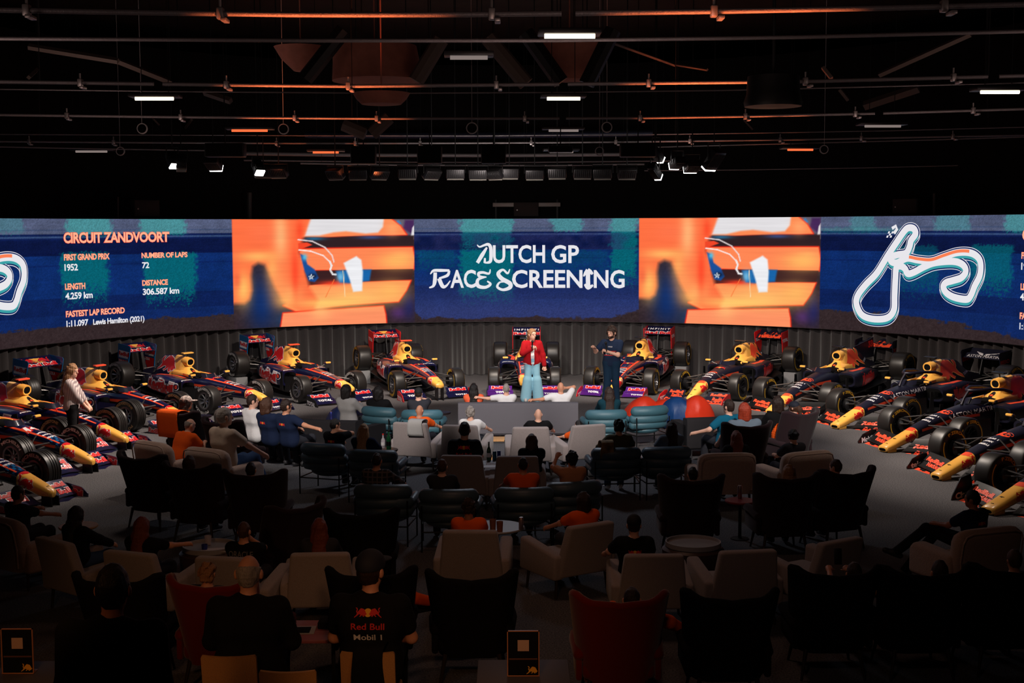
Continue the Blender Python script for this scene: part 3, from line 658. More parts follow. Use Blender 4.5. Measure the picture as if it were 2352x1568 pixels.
def make_car(key, era, cfg, x, y, yaw, tilt, label):
    E = ERA[era]; late = era == 'D' or cfg.get('matt'); base = I_MATT if late else I_NAVY; wb = E['wb']
    root = empty('racing_car', (x, y, 0), 0, label, 'racing car', 'racing cars parked nose inward around the hall'); root.rotation_euler = (0, tilt, yaw)
    def P(name, mb, mats=CARM, parent=root, **k): return mb.build(name, mats, parent, **k)
    # ---- monocoque and nose
    secs = E['secs']; xn = E['xn']; xs_b = [q for q in np.linspace(secs[-1][0], xn, 16)]; xs_n = list(np.linspace(xn, secs[2][0], 6)) + [secs[1][0], secs[0][0]]
    mb = MB(); mb.loft([sect(*t, e=2.8) for t in table(secs, xs_b)], base); bv = bvh_of(mb)
    zc = lambda q: table(secs, [q])[0]
    for s in (-1, 1):                                        # red flash along the flank, sponsor words on it
        ax = (s * 1.0, 0, 0); o0 = -1.05 if s > 0 else -1.05
        t0, t1 = zc(-1.05), zc(xn - .12); za = (t0[2] * .35 + t0[3] * .65); zb_ = (t1[2] * .4 + t1[3] * .6)
        strip_ = np.array([(-1.1, za - .005), (-.6, za + .03), (xn - .1, zb_ + .03), (xn - .1, zb_ - .015), (-.6, za - .035), (-1.1, za - .055)])
        V, F = poly2d(strip_); decal(mb, bv, V, F, (0, s * 1.0, 0), (1, 0, 0), (0, 0, 1), (0, -s, 0), I_ORA)
        if cfg.get('flank'):
            word(mb, bv, cfg['flank'], (-.45 if s < 0 else -1.45, s * 1.0, za - .03) if False else ((-1.5 if s < 0 else -.45), s * 1.0, .47), (-s * -1 if False else (1 if s < 0 else -1), 0, 0), (0, 0, 1), (0, -s, 0), 1.05, .085, I_WHT, bold=.0)
        elif era in 'BC' and not late:
            word(mb, bv, 'INFINITI', ((-1.05 if s < 0 else -.55), s * 1.0, .36), ((1 if s < 0 else -1), 0, 0), (0, 0, 1), (0, -s, 0), .5, .06, I_WHT, bold=.0)
    num = cfg.get('nose_num')
    for k, (xx, s_, h_, w_) in enumerate(((.10, cfg.get('n1', 'PIRELLI'), .05, .22), (-.02, cfg.get('n2', 'TOTAL'), .05, .2), (-.14, cfg.get('n3', 'SIEMENS'), .045, .22))):
        if xx < xn - .06: word(mb, bv, s_, (xx, -w_ / 2, 2), (0, 1, 0), (-1, 0, 0), (0, 0, -1), w_, h_, I_WHT)
    if num: word(mb, bv, num, (-.32, -.15, 2), (0, 1, 0), (-1, 0, 0), (0, 0, -1), .30, .2, I_ORA if late else I_WHT, None if late else I_RED, bold=.06, shear=.2)
    else:
        V, F = poly2d([(0, 0), (.26, 0), (.22, .05), (.04, .05)]); decal(mb, bv, V, F, (-.22, -.13, 2), (0, 1, 0), (-1, 0, 0), (0, 0, -1), I_ORA)
        twin(mb, bv, (-.62, 0, 2), (0, 1, 0), (-1, 0, 0), (0, 0, -1), .16)
    if not late:                                             # orange edging of the upper deck
        for s in (-1, 1):
            V, F = poly2d([(-1.1, .155), (-.2, .105), (xn - .05, .075), (xn - .05, .10), (-.2, .135), (-1.1, .195)]); V = V * np.array([1, s]); decal(mb, bv, V, F, (0, 0, 2), (1, 0, 0), (0, 1, 0), (0, 0, -1), I_ORA)
    if cfg.get('chequer'):
        for i in range(4):
            for j in range(5):
                if (i + j) % 2: V, F = rect2d(.07, .05); decal(mb, bv, V + np.array([xn - .32 + .07 * i, -.125 + .05 * j]), F, (0, 0, 2), (1, 0, 0), (0, 1, 0), (0, 0, -1), I_BLUE)
    P('monocoque', mb, recalc=False)
    mb = MB(); mb.loft([sect(*t, e=2.6) for t in table(secs, xs_n)], I_YEL); bv = bvh_of(mb)
    L = secs[0][0] - xn; zm = zc(xn + L * .25)
    for s in (-1, 1):                                        # bull on each side of the yellow nose
        size = .36 if era in 'ACD' else .30
        bull(mb, bv, (xn - .02 if s < 0 else xn - .02, s * 1.0, (zm[2] + zm[3]) / 2 + .01), (1, 0, 0), (0, 0, .8), (0, -s, 0), size, False, I_RED, I_WHT if not late else I_YEL)
    V, F = poly2d([(0, -.09), (.05, -.1), (.02, -.05), (.09, 0), (.02, .05), (.05, .1), (0, .09)] if not late else [(0, -.13), (.10, -.13), (.06, -.06), (.12, 0), (.06, .06), (.10, .13), (0, .13)])
    decal(mb, bv, V, F, (xn, 0, 2), (1, 0, 0), (0, 1, 0), (0, 0, -1), I_RED if not late else I_ORA)
    xt = secs[1][0]; V, F = rect2d(.012, .05); decal(mb, bv, V, F, (xt - .10, -.025, 2), (1, 0, 0), (0, 1, 0), (0, 0, -1), I_CARB)
    if late: V, F = poly2d([(0, -.05), (.012, -.012), (.03, 0), (.012, .012), (0, .05), (-.006, 0)]); decal(mb, bv, V, F, (xt - .30, 0, 2), (1, 0, 0), (0, 1, 0), (0, 0, -1), I_CARB)
    if late:
        t = secs[0]; mb.loft([sect(t[0] + .003, t[1] * .8, t[2] + .012, t[3] - .012), sect(t[0] + .006, t[1] * .78, t[2] + .014, t[3] - .014)], I_HOLE)  # dark cap painted as the shaded nose mouth
    P('nose_cone', mb, recalc=False)
    # ---- front wing: main plane, flaps and endplates
    hw = E['fw'] / 2; xl = xt + .12 if era != 'D' else xt + .02; fz = .075
    mb = MB()
    def foil(yy0, yy1, x0, x1, z0, z1, mi, sw=0.0, cam=.02, n=7):
        rings = []
        for i in range(n):
            t = i / (n - 1); yv = yy0 + (yy1 - yy0) * t; dz = .03 * (1 - abs(2 * abs(yv) / hw - 1)) * (1 if era == 'A' else .5); dx = -sw * abs(yv) / hw
            c0, c1 = (x0 + dx, z0 + dz), (x1 + dx, z1 + dz); mx_, mz = (c0[0] + c1[0]) / 2, (c0[1] + c1[1]) / 2 - cam
            rings.append([(c0[0], yv, c0[1]), (mx_, yv, mz + .012), (c1[0], yv, c1[1] + .006), (c1[0], yv, c1[1]), (mx_, yv, mz - .006), (c0[0], yv, c0[1] - .010)])
        mb.loft(rings, mi)
    sweep = .12 if era != 'D' else .36
    foil(-hw, hw, xl, xl - .28, fz, fz + .03, I_CARB if era != 'A' else base, sweep, .02, 13)
    bvf = None
    y_in = .16 if era == 'A' else .27 if era != 'D' else .2
    fl_col = {'A': base, 'B': base, 'C': I_PURP if cfg.get('purple') else base, 'D': I_CARB}[era]
    if cfg.get('purple'): fl_col = I_PURP
    for s in (-1, 1):
        foil(s * y_in, s * hw * .99, xl - .20, xl - .40, fz + .05, fz + .13, fl_col, sweep)
        foil(s * (y_in + .03), s * hw * .97, xl - .34, xl - .52, fz + .12, fz + .215, fl_col, sweep)
        if era == 'A': foil(s * .10, s * y_in * 1.1, xl - .2, xl - .42, fz + .05, fz + .12, fl_col, sweep, .01, 3)
    bv = bvh_of(mb); rd = (-.35, 0, -1.0) if era != 'D' else (-.25, 0, -1); wr = (hw - y_in) * .92
    for s in (-1, 1):
        yo = (-hw + .03) if s < 0 else y_in + .04; c, ed = (I_RED, I_WHT) if not late else (I_ORA, None)
        sl = -sweep / hw * (1 if s > 0 else -1)
        o = np.array([xl - .42 - sweep * abs(yo) / hw + .3, yo, 1.1])
        word(mb, bv, cfg.get('wing_word', 'RedBull'), o + np.array([.02, wr * .12, 0]), (sl, 1, 0), (-1, 0, 0), rd, wr * .75, .10, c, ed, bold=.06)
        word(mb, bv, cfg.get('wing2', 'TOTAL') if not late else 'RedBull', o + np.array([.17, wr * .3, 0]), (sl, 1, 0), (-1, 0, 0), rd, wr * .6, .06 if not late and 'wing2' not in cfg else .12, I_WHT if not late and 'wing2' not in cfg else c, ed if late or 'wing2' in cfg else None, bold=.05)
        if late:
            word(mb, bv, 'RedBull', o + np.array([.34, 0, 0]), (sl, 1, 0), (-1, 0, 0), rd, wr, .16, I_ORA, None, bold=.10, shear=.25)
    P('front_wing', mb, recalc=False)
    for s in (-1, 1):
        mb = MB(); xo = xl - sweep
        poly = [(xo + .02, .03), (xo + .03, .14), (xo - .10, .25), (xo - .34, .30), (xo - .46, .28), (xo - .46, .05), (xo - .3, .03)] if era != 'A' else [(xo + .03, .04), (xo + .02, .17), (xo - .12, .24), (xo - .46, .25), (xo - .46, .04)]
        if cfg.get('tall_plate'): poly = [(xo + .05, .03), (xo + .0, .16), (xo - .2, .40), (xo - .42, .42), (xo - .46, .06), (xo - .3, .03)]
        mb.prism(poly, 'y', s * hw - .008, s * hw + .008, {'r': I_RED, 'n': base, 'k': I_CARB, 'w': I_CARB}[cfg.get('plate', 'n')]); bv = bvh_of(mb)
        for out in (-1, 1):
            rdv = (0, -out, 0); xo_ = xo - .44 if out * 1 < 0 else xo - .06
            word(mb, bv, cfg.get('plate_word', 'RedBull'), (xo_, s * hw + out * .3, .09), ((1 if out < 0 else -1), 0, 0), (0, 0, 1), rdv, .36, .10, I_WHT if cfg.get('plate') != 'n' else I_RED, None if cfg.get('plate') != 'n' else I_WHT, off=.003)
        P('front_wing_endplate', mb, recalc=False)
    mb = MB()
    for s in (-1, 1):
        yp = s * (.07 if era != 'D' else .09); zt_ = zc(xl - .25 if xl - .25 < xt else xt)[2] + .04
        mb.prism([(xl - .02, fz), (xl - .06, zt_), (xl - .26, zt_), (xl - .24, fz)], 'y', yp - .007, yp + .007, I_CARB if era != 'D' else I_YEL)
    P('wing_pylon', mb)
    # ---- cockpit, headrest, windscreen
    ax_ = E['airx']; mb = MB()
    mb.loft([sect(q, .02 + .215 * sin(pi * min(max((q - (ax_ + .18)) / (.72), 0.0), 1.0)) ** .5, .52, zc(q)[3] + .012, 2.4) for q in np.linspace(ax_ + .2, ax_ + .88, 9)], I_HOLE)  # solid dark form in place of the shaded cockpit hollow
    P('cockpit_opening', mb, recalc=False)
    mb = MB(); az0 = E['airz']
    mb.loft([[(ax_ + xf, -hw_, zz), (ax_ + xf + .03, -hw_ * .5, zz + .01), (ax_ + xf + .035, 0, zz + .012), (ax_ + xf + .03, hw_ * .5, zz + .01), (ax_ + xf, hw_, zz), (ax_ - .2, hw_ * 1.05, zz), (ax_ - .2, -hw_ * 1.05, zz)] for xf, hw_, zz in ((.34, .22, .52), (.31, .215, .59), (.25, .18, .64), (.16, .12, .685), (.08, .08, az0 - .10))], I_YEL)
    bv = bvh_of(mb); V, F = disc2d(.055); decal(mb, bv, V, F, (ax_ + .9, 0, .665), (0, 1, 0), (0, 0, 1), (-1, 0, 0), I_CARB, .006); twin(mb, bv, (ax_ + .9, 0, .665), (0, 1, 0), (0, 0, 1), (-1, 0, 0), .042, I_RED, I_YEL, .010)
    for s in (-1, 1): mb.rbox((ax_ + .36, s * .235, .60), (.34, .05, .07), .02, I_YEL)
    P('headrest', mb)
    mb = MB(); n = 9; V = []
    for i in range(n):
        a = -1.15 + 2.3 * i / (n - 1); V += [(ax_ + .74 + .22 * cos(a), .235 * sin(a), .63), (ax_ + .68 + .2 * cos(a), .22 * sin(a), .715)]
    mb.add(V, [(2 * i, 2 * i + 2, 2 * i + 3, 2 * i + 1) for i in range(n - 1)], I_SMOKE); P('windscreen', mb)
    # ---- side pods, floor
    for s in (-1, 1):
        T = [(ax_ + .62, .22, .16, .545), (ax_ + .45, .27, .12, .565), (ax_ + .1, .28, .10, .56), (ax_ - .4, .25, .09, .52), (ax_ - .9, .18, .09, .42), (-wb + .25, .10, .09, .30)]
        if late: T = [(ax_ + .55, .24, .24, .56), (ax_ + .4, .27, .18, .575), (ax_, .26, .12, .55), (ax_ - .5, .21, .10, .49), (ax_ - 1.0, .13, .09, .36), (-wb + .2, .08, .09, .26)]
        Yc = lambda q: float(np.interp(q, [-wb + .2, ax_ - .9, ax_ - .4, ax_ + .45, ax_ + .62], [.20, .30, .38, .44, .43]))
        xs = np.linspace(-wb + .25, T[0][0], 14); mb = MB(); mb.loft([sect(*t, e=3.2, yc=s * Yc(t[0])) for t in table(T, xs)], base); bv = bvh_of(mb)
        t = T[0]; mb.loft([sect(t[0] + .004, t[1] * .8, t[2] + .05, t[3] - .04, 3.2, yc=s * Yc(t[0])), sect(t[0] + .005, t[1] * .78, t[2] + .055, t[3] - .045, 3.2, yc=s * Yc(t[0]))], I_HOLE)  # dark face put in for the shaded inlet
        d = (1 if s < 0 else -1)
        if not late: word(mb, bv, 'RedBull', ((ax_ - .62) if s < 0 else (ax_ + .42), s * 1.4, .17), (d, 0, 0), (0, 0, 1), (0, -s, 0), 1.04, .30, I_RED, I_WHT, bold=.06)
        else: word(mb, bv, 'RedBull', ((ax_ - .75) if s < 0 else (ax_ + .2), s * 1.4, .18), (d, 0, 0), (0, 0, 1), (0, -s, 0), .95, .34, I_RED, None, bold=.08)
        if cfg.get('side_num'):
            V, F = disc2d(.085); o = (ax_ + .50, s * 1.4, .40); decal(mb, bv, V, F, o, (d, 0, 0), (0, 0, 1), (0, -s, 0), I_WHT); V, F = disc2d(.07); decal(mb, bv, V, F, o, (d, 0, 0), (0, 0, 1), (0, -s, 0), base, .007)
            word(mb, bv, cfg['side_num'], (ax_ + .50 - d * .04, s * 1.4, .36), (d, 0, 0), (0, 0, 1), (0, -s, 0), .08, .08, I_ORA, off=.010)
        V, F = poly2d([(-.5, .0), (.0, .035), (.38, .03), (.38, .005), (0, .01), (-.5, -.03)]); decal(mb, bv, V, F, (ax_, s * Yc(ax_), 2), (1, 0, 0), (0, 4, 0), (0, 0, -1), I_ORA)
        if not late: word(mb, bv, 'Pepe Jeans', (ax_ + .60, s * Yc(ax_ + .5) - .15, 2), (0, 1, 0), (-1, 0, 0), (0, 0, -1), .3, .05, I_WHT)
        P('side_pod', mb, recalc=False)
    mb = MB(); mb.prism([(-.45, .16), (-.45, -.16), (ax_ + .75, -.62), (-wb + .55, -.66), (-wb + .3, -.42), (-wb - .3, -.42), (-wb - .3, .42), (-wb + .3, .42), (-wb + .55, .66), (ax_ + .75, .62)], 'z', .055, .085, I_CARB)
    P('floor_plate', mb)
    for s in (-1, 1):
        mb = MB(); mb.add([(-.42, s * .33, .10), (-.95, s * .62, .08), (-.95, s * .62, .44), (-.5, s * .36, .42)], [(0, 1, 2, 3)], I_CARB if era != 'A' else base); mb.add([(-.42, s * .34, .10), (-.95, s * .63, .08), (-.95, s * .63, .44), (-.5, s * .37, .42)], [(3, 2, 1, 0)], I_CARB if era != 'A' else base)
        mb.prism([(-.98, .08), (-1.14, .08), (-1.14, .52), (-1.05, .54)], 'y', s * .66 - .006, s * .66 + .006, I_CARB); P('bargeboard', mb)
    # ---- engine cover with air intake
    def cover(q, zt, ht, hb, zb):
        return [(q, -hb, zb), (q, -hb * .9, zb + (zt - zb) * .25), (q, -(ht + (hb - ht) * .35), zb + (zt - zb) * .55), (q, -ht, zt - ht * .9), (q, -ht * .6, zt - ht * .2), (q, 0, zt), (q, ht * .6, zt - ht * .2), (q, ht, zt - ht * .9),
                (q, ht + (hb - ht) * .35, zb + (zt - zb) * .55), (q, hb * .9, zb + (zt - zb) * .25), (q, hb, zb)]
    az = E['airz']; yel_x = ax_ - .30
    CT = [(ax_ + .10, az - .06, .10, .17, .52), (ax_, az + .09, .115, .2, .5), (ax_ - .15, az + .115, .11, .23, .45), (ax_ - .35, az + .105, .085, .27, .4), (ax_ - .8, az + .02, .05, .27, .3), (-wb + .4, .56, .035, .20, .25), (-wb - .05, .40, .04, .10, .24)]
    mb = MB(); mb.loft([cover(*t) for t in table(CT, np.linspace(-wb - .05, yel_x, 14))], base); mb.loft([cover(*t) for t in table(CT, np.linspace(yel_x, ax_ + .10, 8))], I_YEL)
    if cfg.get('fin'): mb.prism([(ax_ - .5, az + .05), (-wb + .1, az + .1), (-wb - .12, az + .12), (-wb - .12, .5), (ax_ - .6, .6)], 'y', -.008, .008, base)
    bv = bvh_of(mb)
    for s in (-1, 1):
        d = 1 if s < 0 else -1
        bull(mb, bv, (ax_ - .86, s * 1.0, az - .12), (1, 0, 0), (0, 0, .82), (0, -s, 0), .70 if era != 'D' else .84, False, I_RED if not late else I_ORA, I_WHT if not late else I_YEL, .006)
        word(mb, bv, cfg.get('cover_word', 'RENAULT'), ((ax_ - 1.28) if s < 0 else (ax_ - .93), s * 1.0, .50), (d, 0, .1), (0, 0, 1), (0, -s, 0), .32, .06, I_WHT)
        if cfg.get('fin') and num: word(mb, bv, num, ((-wb - .08) if s < 0 else (-wb + .16), s * .5, az - .10), (d, 0, 0), (0, 0, 1), (0, -s, 0), .24, .17, I_RED, bold=.06)
    P('engine_cover', mb, recalc=True)
    mb = MB()
    R_ = [sect(ax_ - .02, .12, az - .11, az + .11, 2.2), sect(ax_ + .13, .115, az - .10, az + .105, 2.2), sect(ax_ + .15, .108, az - .092, az + .098, 2.2), sect(ax_ + .145, .082, az - .066, az + .072, 2.2), sect(ax_ + .02, .075, az - .06, az + .066, 2.2)]
    mb.loft(R_[:4], I_YEL, caps=False); mb.loft(R_[3:], I_HOLE)
    P('air_intake', mb, recalc=False)
    mb = MB(); cz = az + .20; mb.rbox((ax_ + .02, 0, cz), (.10, .30, .028), .01, I_ORA if cfg.get('cam', 'o') == 'o' else I_CARB if cfg['cam'] == 'k' else I_YEL); mb.tube([(ax_ + .0, 0, az + .08), (ax_ + .02, 0, cz)], .014, 6, I_CARB)
    P('camera_pod', mb)
    if cfg.get('halo'):
        mb = MB(); pts = [(ax_ - .02, -.23, .70), (ax_ + .25, -.27, .80), (ax_ + .6, -.23, .86), (ax_ + .84, -.09, .865), (ax_ + .88, 0, .865), (ax_ + .84, .09, .865), (ax_ + .6, .23, .86), (ax_ + .25, .27, .80), (ax_ - .02, .23, .70)]
        mb.tube(pts, .032, 10, base); mb.tube([(ax_ + .88, 0, .86), (ax_ + 1.02, 0, .74), (ax_ + 1.10, 0, .63)], [.028, .024, .03], 8, base); P('halo', mb)
    # ---- mirrors
    for s in (-1, 1):
        mb = MB(); mb.rbox((ax_ + .82, s * .50, .70), (.07, .18, .055), .02, base); mb.rbox((ax_ + .84, s * .50, .715), (.05, .14, .045), .015, I_YEL); mb.tube([(ax_ + .82, s * .47, .69), (ax_ + .80, s * .28, .61)], .010, 6, I_CARB); P('mirror', mb)
    # ---- rear wing
    rx = -wb - .42; rz = E['rwz']; rh = E['rww'] / 2; mb = MB()
    def plane(x0, z0, x1, z1, mi, th=.02):
        mb.loft([[(x0, q, z0), ((x0 + x1) / 2, q, (z0 + z1) / 2 - .018 + th), (x1, q, z1 + .01), (x1, q, z1), ((x0 + x1) / 2, q, (z0 + z1) / 2 - .03), (x0, q, z0 - .014)] for q in (-rh, rh)], mi)
    plane(rx + .22, rz - .14, rx - .02, rz - .07, base); plane(rx + .02, rz - .10, rx - .13, rz + .0, base)
    mb.add([(rx + .20, -rh, rz - .155), (rx + .20, rh, rz - .155), (rx + .10, rh, rz - .06), (rx + .10, -rh, rz - .06)], [(0, 1, 2, 3)], base)
    bv = bvh_of(mb); ww = E['rww']; style = cfg.get('rear', 'bulls'); rdv = (-1, 0, -.35)
    if style == 'bulls':
        V, F = rect2d(ww * .3, .12); decal(mb, bv, V, F, (rx + .6, -ww * .15, rz + .10), (0, 1, 0), (0, 0, 1), rdv, I_YEL, .003); twin(mb, bv, (rx + .6, 0, rz + .155), (0, 1, 0), (0, 0, .55), rdv, ww * .42)
        word(mb, bv, 'Red Bull', (rx + .6, -ww * .42, rz + .0), (0, 1, 0), (0, 0, 1), rdv, ww * .84, .085, I_RED, I_WHT, off=.006)
    elif style == 'infiniti':
        word(mb, bv, 'INFINITI', (rx + .6, -ww * .45, rz + .15), (0, 1, 0), (0, 0, 1), rdv, ww * .90, .062, I_WHT, off=.006, sp=1.5); word(mb, bv, 'Red Bull', (rx + .6, -ww * .47, rz - .0), (0, 1, 0), (0, 0, 1), rdv, ww * .94, .085, I_RED, I_WHT, off=.006)
    elif style == 'big': word(mb, bv, 'RedBull', (rx + .6, -ww * .42, rz - .01), (0, 1, 0), (0, 0, 1), rdv, ww * .86, .20, I_ORA, None, off=.006, bold=.07, shear=.25)
    elif style == 'aston':
        word(mb, bv, 'ASTON MARTIN', (rx + .6, -ww * .42, rz + .01), (0, 1, 0), (0, 0, 1), rdv, ww * .84, .065, I_WHT, off=.006, bold=.0)
        for s in (-1, 1):
            for k in range(4):
                V, F = poly2d([(0, .0), (.26 - .05 * k, .075 - .012 * k), (.26 - .05 * k, .055 - .012 * k), (0, -.012)]); decal(mb, bv, V * np.array([s, .8]), F, (rx + .6, s * .03, rz + .115 - .012 * k), (0, 1, 0), (0, 0, 1), rdv, I_WHT, .006)
    P('rear_wing', mb, recalc=False)
    for s in (-1, 1):
        mb = MB(); z0, z1 = E['rwe']; poly = [(rx + .30, rz - .02), (rx + .26, z1), (rx - .17, z1), (rx - .17, rz - .3), (rx - .02, z0 + .1), (rx + .02, z0), (rx + .26, z0), (rx + .26, rz - .3)]
        pm = {'cola': I_BLUE, 'total': I_RED, 'dark': base}[cfg.get('rplate', 'dark')]
        mb.prism(poly, 'y', s * rh - .007, s * rh + .007, pm); bv = bvh_of(mb)
        for out in (-1, 1):
            d = 1 if out < 0 else -1; rdv = (0, -out, 0); o = (rx - .12 if out < 0 else rx + .26, s * rh + out * .3, rz - .25)
            if cfg.get('rplate') == 'cola':
                V, F = poly2d([(-.4, .02), (.1, .02), (.1, -.6), (-.4, -.6)]); decal(mb, bv, V, F, (rx + .20, s * rh + out * .3, rz - .36), (1, 0, 0), (0, 0, 1), rdv, I_RED, .002); V, F = rect2d(.46, .17); decal(mb, bv, V, F, (rx - .18, s * rh + out * .3, rz - .30), (1, 0, 0), (0, 0, 1), rdv, I_WHT, .003)
                word(mb, bv, 'RedBull', o, (d, 0, 0), (0, 0, 1), rdv, .38, .10, I_RED, off=.005); word(mb, bv, 'COLA', (o[0], o[1], rz - .42), (d, 0, 0), (0, 0, 1), rdv, .2, .07, I_WHT, off=.005)
            else: word(mb, bv, cfg.get('rword', 'TOTAL'), o, (d, 0, 0), (0, 0, 1), rdv, .34, .09, I_WHT if cfg.get('rplate') == 'total' else I_RED, off=.004)
        P('rear_wing_endplate', mb, recalc=False)
    mb = MB(); mb.prism([(rx + .1, rz - .1), (rx + .18, rz - .1), (-wb - .05, .3), (-wb - .2, .3)], 'y', -.012, .012, I_CARB); mb.rbox((rx + .18, 0, .34), (.2, ww * .92, .03), .01, I_CARB); mb.rbox((-wb - .35, 0, .30), (.3, .12, .12), .02, I_CARB)
    P('wing_support', mb)
    mb = MB(); mb.loft([[(-wb + .25, q, .07) for q in (-.45, .45)] + [(-wb + .25, q, .12) for q in (.45, -.45)], [(-wb - .38, q, .24) for q in (-.45, .45)] + [(-wb - .38, q, .28) for q in (.45, -.45)]], I_CARB); P('diffuser', mb)
    # ---- wheels and suspension
    for ax0, tr, wd, fr in ((0, E['tf'], E['wf'], True), (-wb, E['tr'], E['wr'], False)):
        for s in (-1, 1):
            t = link('tyre', tyre_mesh(E['R'], wd, era == 'A', cfg['tyre'], E['rimr']), root); t.location = (ax0, s * tr, E['R'])
            t.rotation_euler = (0, random.uniform(-.5, .5), 0)
            link('wheel_rim', rim_mesh(E['rimr'], wd, cfg.get('rim', 'light')), t)
            mb = MB(); R = E['R']; yi = s * (.17 if fr else .12); yo = s * (tr - wd * .32)
            for xa, za, zo, xo_ in ((.18, .50 if era != 'D' else .46, R + .12, .02), (-.38, .52, R + .12, -.02), (.15, .30, R - .11, .02), (-.40, .26, R - .12, -.02), (.08, .42, R + .02, .10)):
                if not fr: za = za * .72; xa = xa * 1.1 + .18
                mb.tube([(ax0 + xa, yi, za), (ax0 + xo_, yo, zo)], .015, 6, 0)
            mb.tube([(ax0 - .12, yi, .58 if fr else .40), (ax0, yo, R - .10)], .013, 6, 0)
            mb.build('suspension_arms', ARMM, root)
            if fr:
                mb = MB(); mb.lathe([(.0, -.05), (.14, -.05), (.15, .05), (.10, .10), (0, .10)], 16, 0, 'y', c=(ax0 - .02, s * (tr - wd * .5 - .02), R)); mb.build('brake_duct', CARB, root)
    return root

def car_point(x, y, yaw, tilt, lx, ly, lz):
    X = lx * cos(tilt) + lz * sin(tilt); Z = -lx * sin(tilt) + lz * cos(tilt)
    return np.array([x + X * cos(yaw) - ly * sin(yaw), y + X * sin(yaw) + ly * cos(yaw), Z])
TIRE = {'br': ('tan', 'BRIDGESTONE', 'POTENZA'), 'mi': ('white', 'MICHELIN', 'MICHELIN'), 'bw': ('white', 'BRIDGESTONE', 'POTENZA'), 'pi': ('yellow', 'P ZERO', 'PIRELLI')}
RB = dict(plate='n', rear='bulls', rplate='cola', n1='BRIDGESTONE', n2='RAUCH', n3='METRO')
CARS = [
 ('a', 'A', dict(RB, wing2='Bull', tyre=TIRE['mi'], chequer=True, cam='o'), -7.75, 19.62, 333, 'dark blue racing car with blue chequered nose, nearest the camera on the left'),
 ('b', 'A', dict(RB, wing2='Bull', tyre=TIRE['mi'], nose_num='14', chequer=True), -8.02, 22.25, 334.7, 'dark blue racing car numbered 14 on its nose, in front of the standing woman'),
 ('c', 'A', dict(RB, wing2='Bull', tyre=TIRE['br']), -8.12, 24.5, 336, 'dark blue racing car directly behind the standing woman in a striped blouse'),
 ('d', 'A', dict(RB, wing2='Bull', tyre=TIRE['br'], side_num='9'), -7.47, 26.93, 332, 'dark blue racing car with a round number 9 on its side pod'),
 ('e', 'B', dict(RB, tyre=TIRE['bw'], side_num='15', cam='y'), -6.28, 29.21, 323.3, 'dark blue racing car with yellow camera pod and round number 15 on its side pod'),
 ('f', 'B', dict(RB, tyre=TIRE['bw'], side_num='5', plate='k', plate_word='TOTAL'), -4.41, 31.04, 310, 'dark blue racing car with blue rear endplates and number 5 on its side pod'),
 ('g', 'B', dict(RB, tyre=TIRE['pi'], plate='r', plate_word='TOTAL', rplate='total', n1='PIRELLI'), -2.11, 31.81, 292.7, 'dark blue racing car with red endplates and winged-bull rear wing, left of the presenters'),
 ('h', 'B', dict(RB, tyre=TIRE['pi'], purple=True, rear='infiniti', rplate='total', n1='PIRELLI', cam='k'), .31, 32.25, 268.5, 'racing car seen head-on behind the presenter in the red jacket'),
 ('i', 'C', dict(RB, tyre=TIRE['pi'], purple=True, plate='r', plate_word='TOTAL', rear='infiniti', rplate='total', n1='PIRELLI', cam='k'), 2.71, 32.13, 248.7, 'racing car with purple front wing just right of the man with a microphone'),
 ('j', 'C', dict(matt=True, tyre=TIRE['pi'], plate='r', plate_word='TOTAL', rear='big', rplate='total', cam='k', rim='dark', n2='PEPE', n3='CITRIX', cover_word='TAG Heuer'), 4.73, 31.10, 235, 'matt dark racing car with red endplates and big red rear lettering, behind the beanbags'),
 ('k', 'D', dict(tyre=TIRE['pi'], nose_num='33', fin=True, rear='big', plate='k', plate_word='Mobil 1', cam='k', rim='dark', n2='CITRIX', n3='Mobil 1', cover_word='TAG Heuer'), 6.45, 29.24, 228, 'matt dark racing car with a number 33 shark fin and no halo hoop'),
 ('l', 'D', dict(tyre=TIRE['pi'], nose_num='33', halo=True, flank='ASTON MARTIN', rear='aston', plate='k', plate_word='Mobil 1', rword='ESSO', cam='k', rim='dark', n2='CITRIX', n3='Mobil 1', cover_word='TAG Heuer'), 7.52, 26.95, 215.7, 'matt dark racing car with halo hoop and white winged badge on its rear wing'),
 ('m', 'D', dict(tyre=TIRE['pi'], nose_num='33', halo=True, flank='ASTON MARTIN', rear='aston', plate='k', plate_word='Mobil 1', rword='ESSO', cam='k', rim='dark', n2='CITRIX', n3='Mobil 1', cover_word='TAG Heuer'), 7.78, 24.09, 209.9, 'matt dark racing car with halo hoop, second nose from the front on the right'),
 ('n', 'D', dict(tyre=TIRE['pi'], nose_num='33', halo=True, rear='big', plate='k', plate_word='telcel', cam='k', rim='dark', n2='CITRIX', n3='Mobil 1', cover_word='HONDA'), 7.9, 21.43, 209, 'matt dark racing car with white word on its low front wing endplate at right'),
 ('o', 'D', dict(tyre=TIRE['pi'], nose_num='1', halo=True, rear='big', plate='k', plate_word='Claro', tall_plate=True, cam='k', rim='cover', n2='CITRIX', n3='Mobil 1', cover_word='HONDA'), 7.8, 18.9, 210, 'matt dark racing car with covered wheels and tall front wing endplates at right edge'),
]
TILT = .112
SHORT = dict(a='the racing car nearest on the left', b='the racing car numbered 14', c='the racing car behind the standing woman', d='the racing car with round number 9', e='the racing car with round number 15', f='the racing car with number 5',
             g='the red endplate car left of centre', h='the head-on racing car', i='the purple-winged car', j='the racing car behind the beanbags', k='the shark fin racing car', l='the winged-badge halo car',
             m='the second halo car from the front', n='the low white-lettered endplate car', o='the racing car with covered wheels')
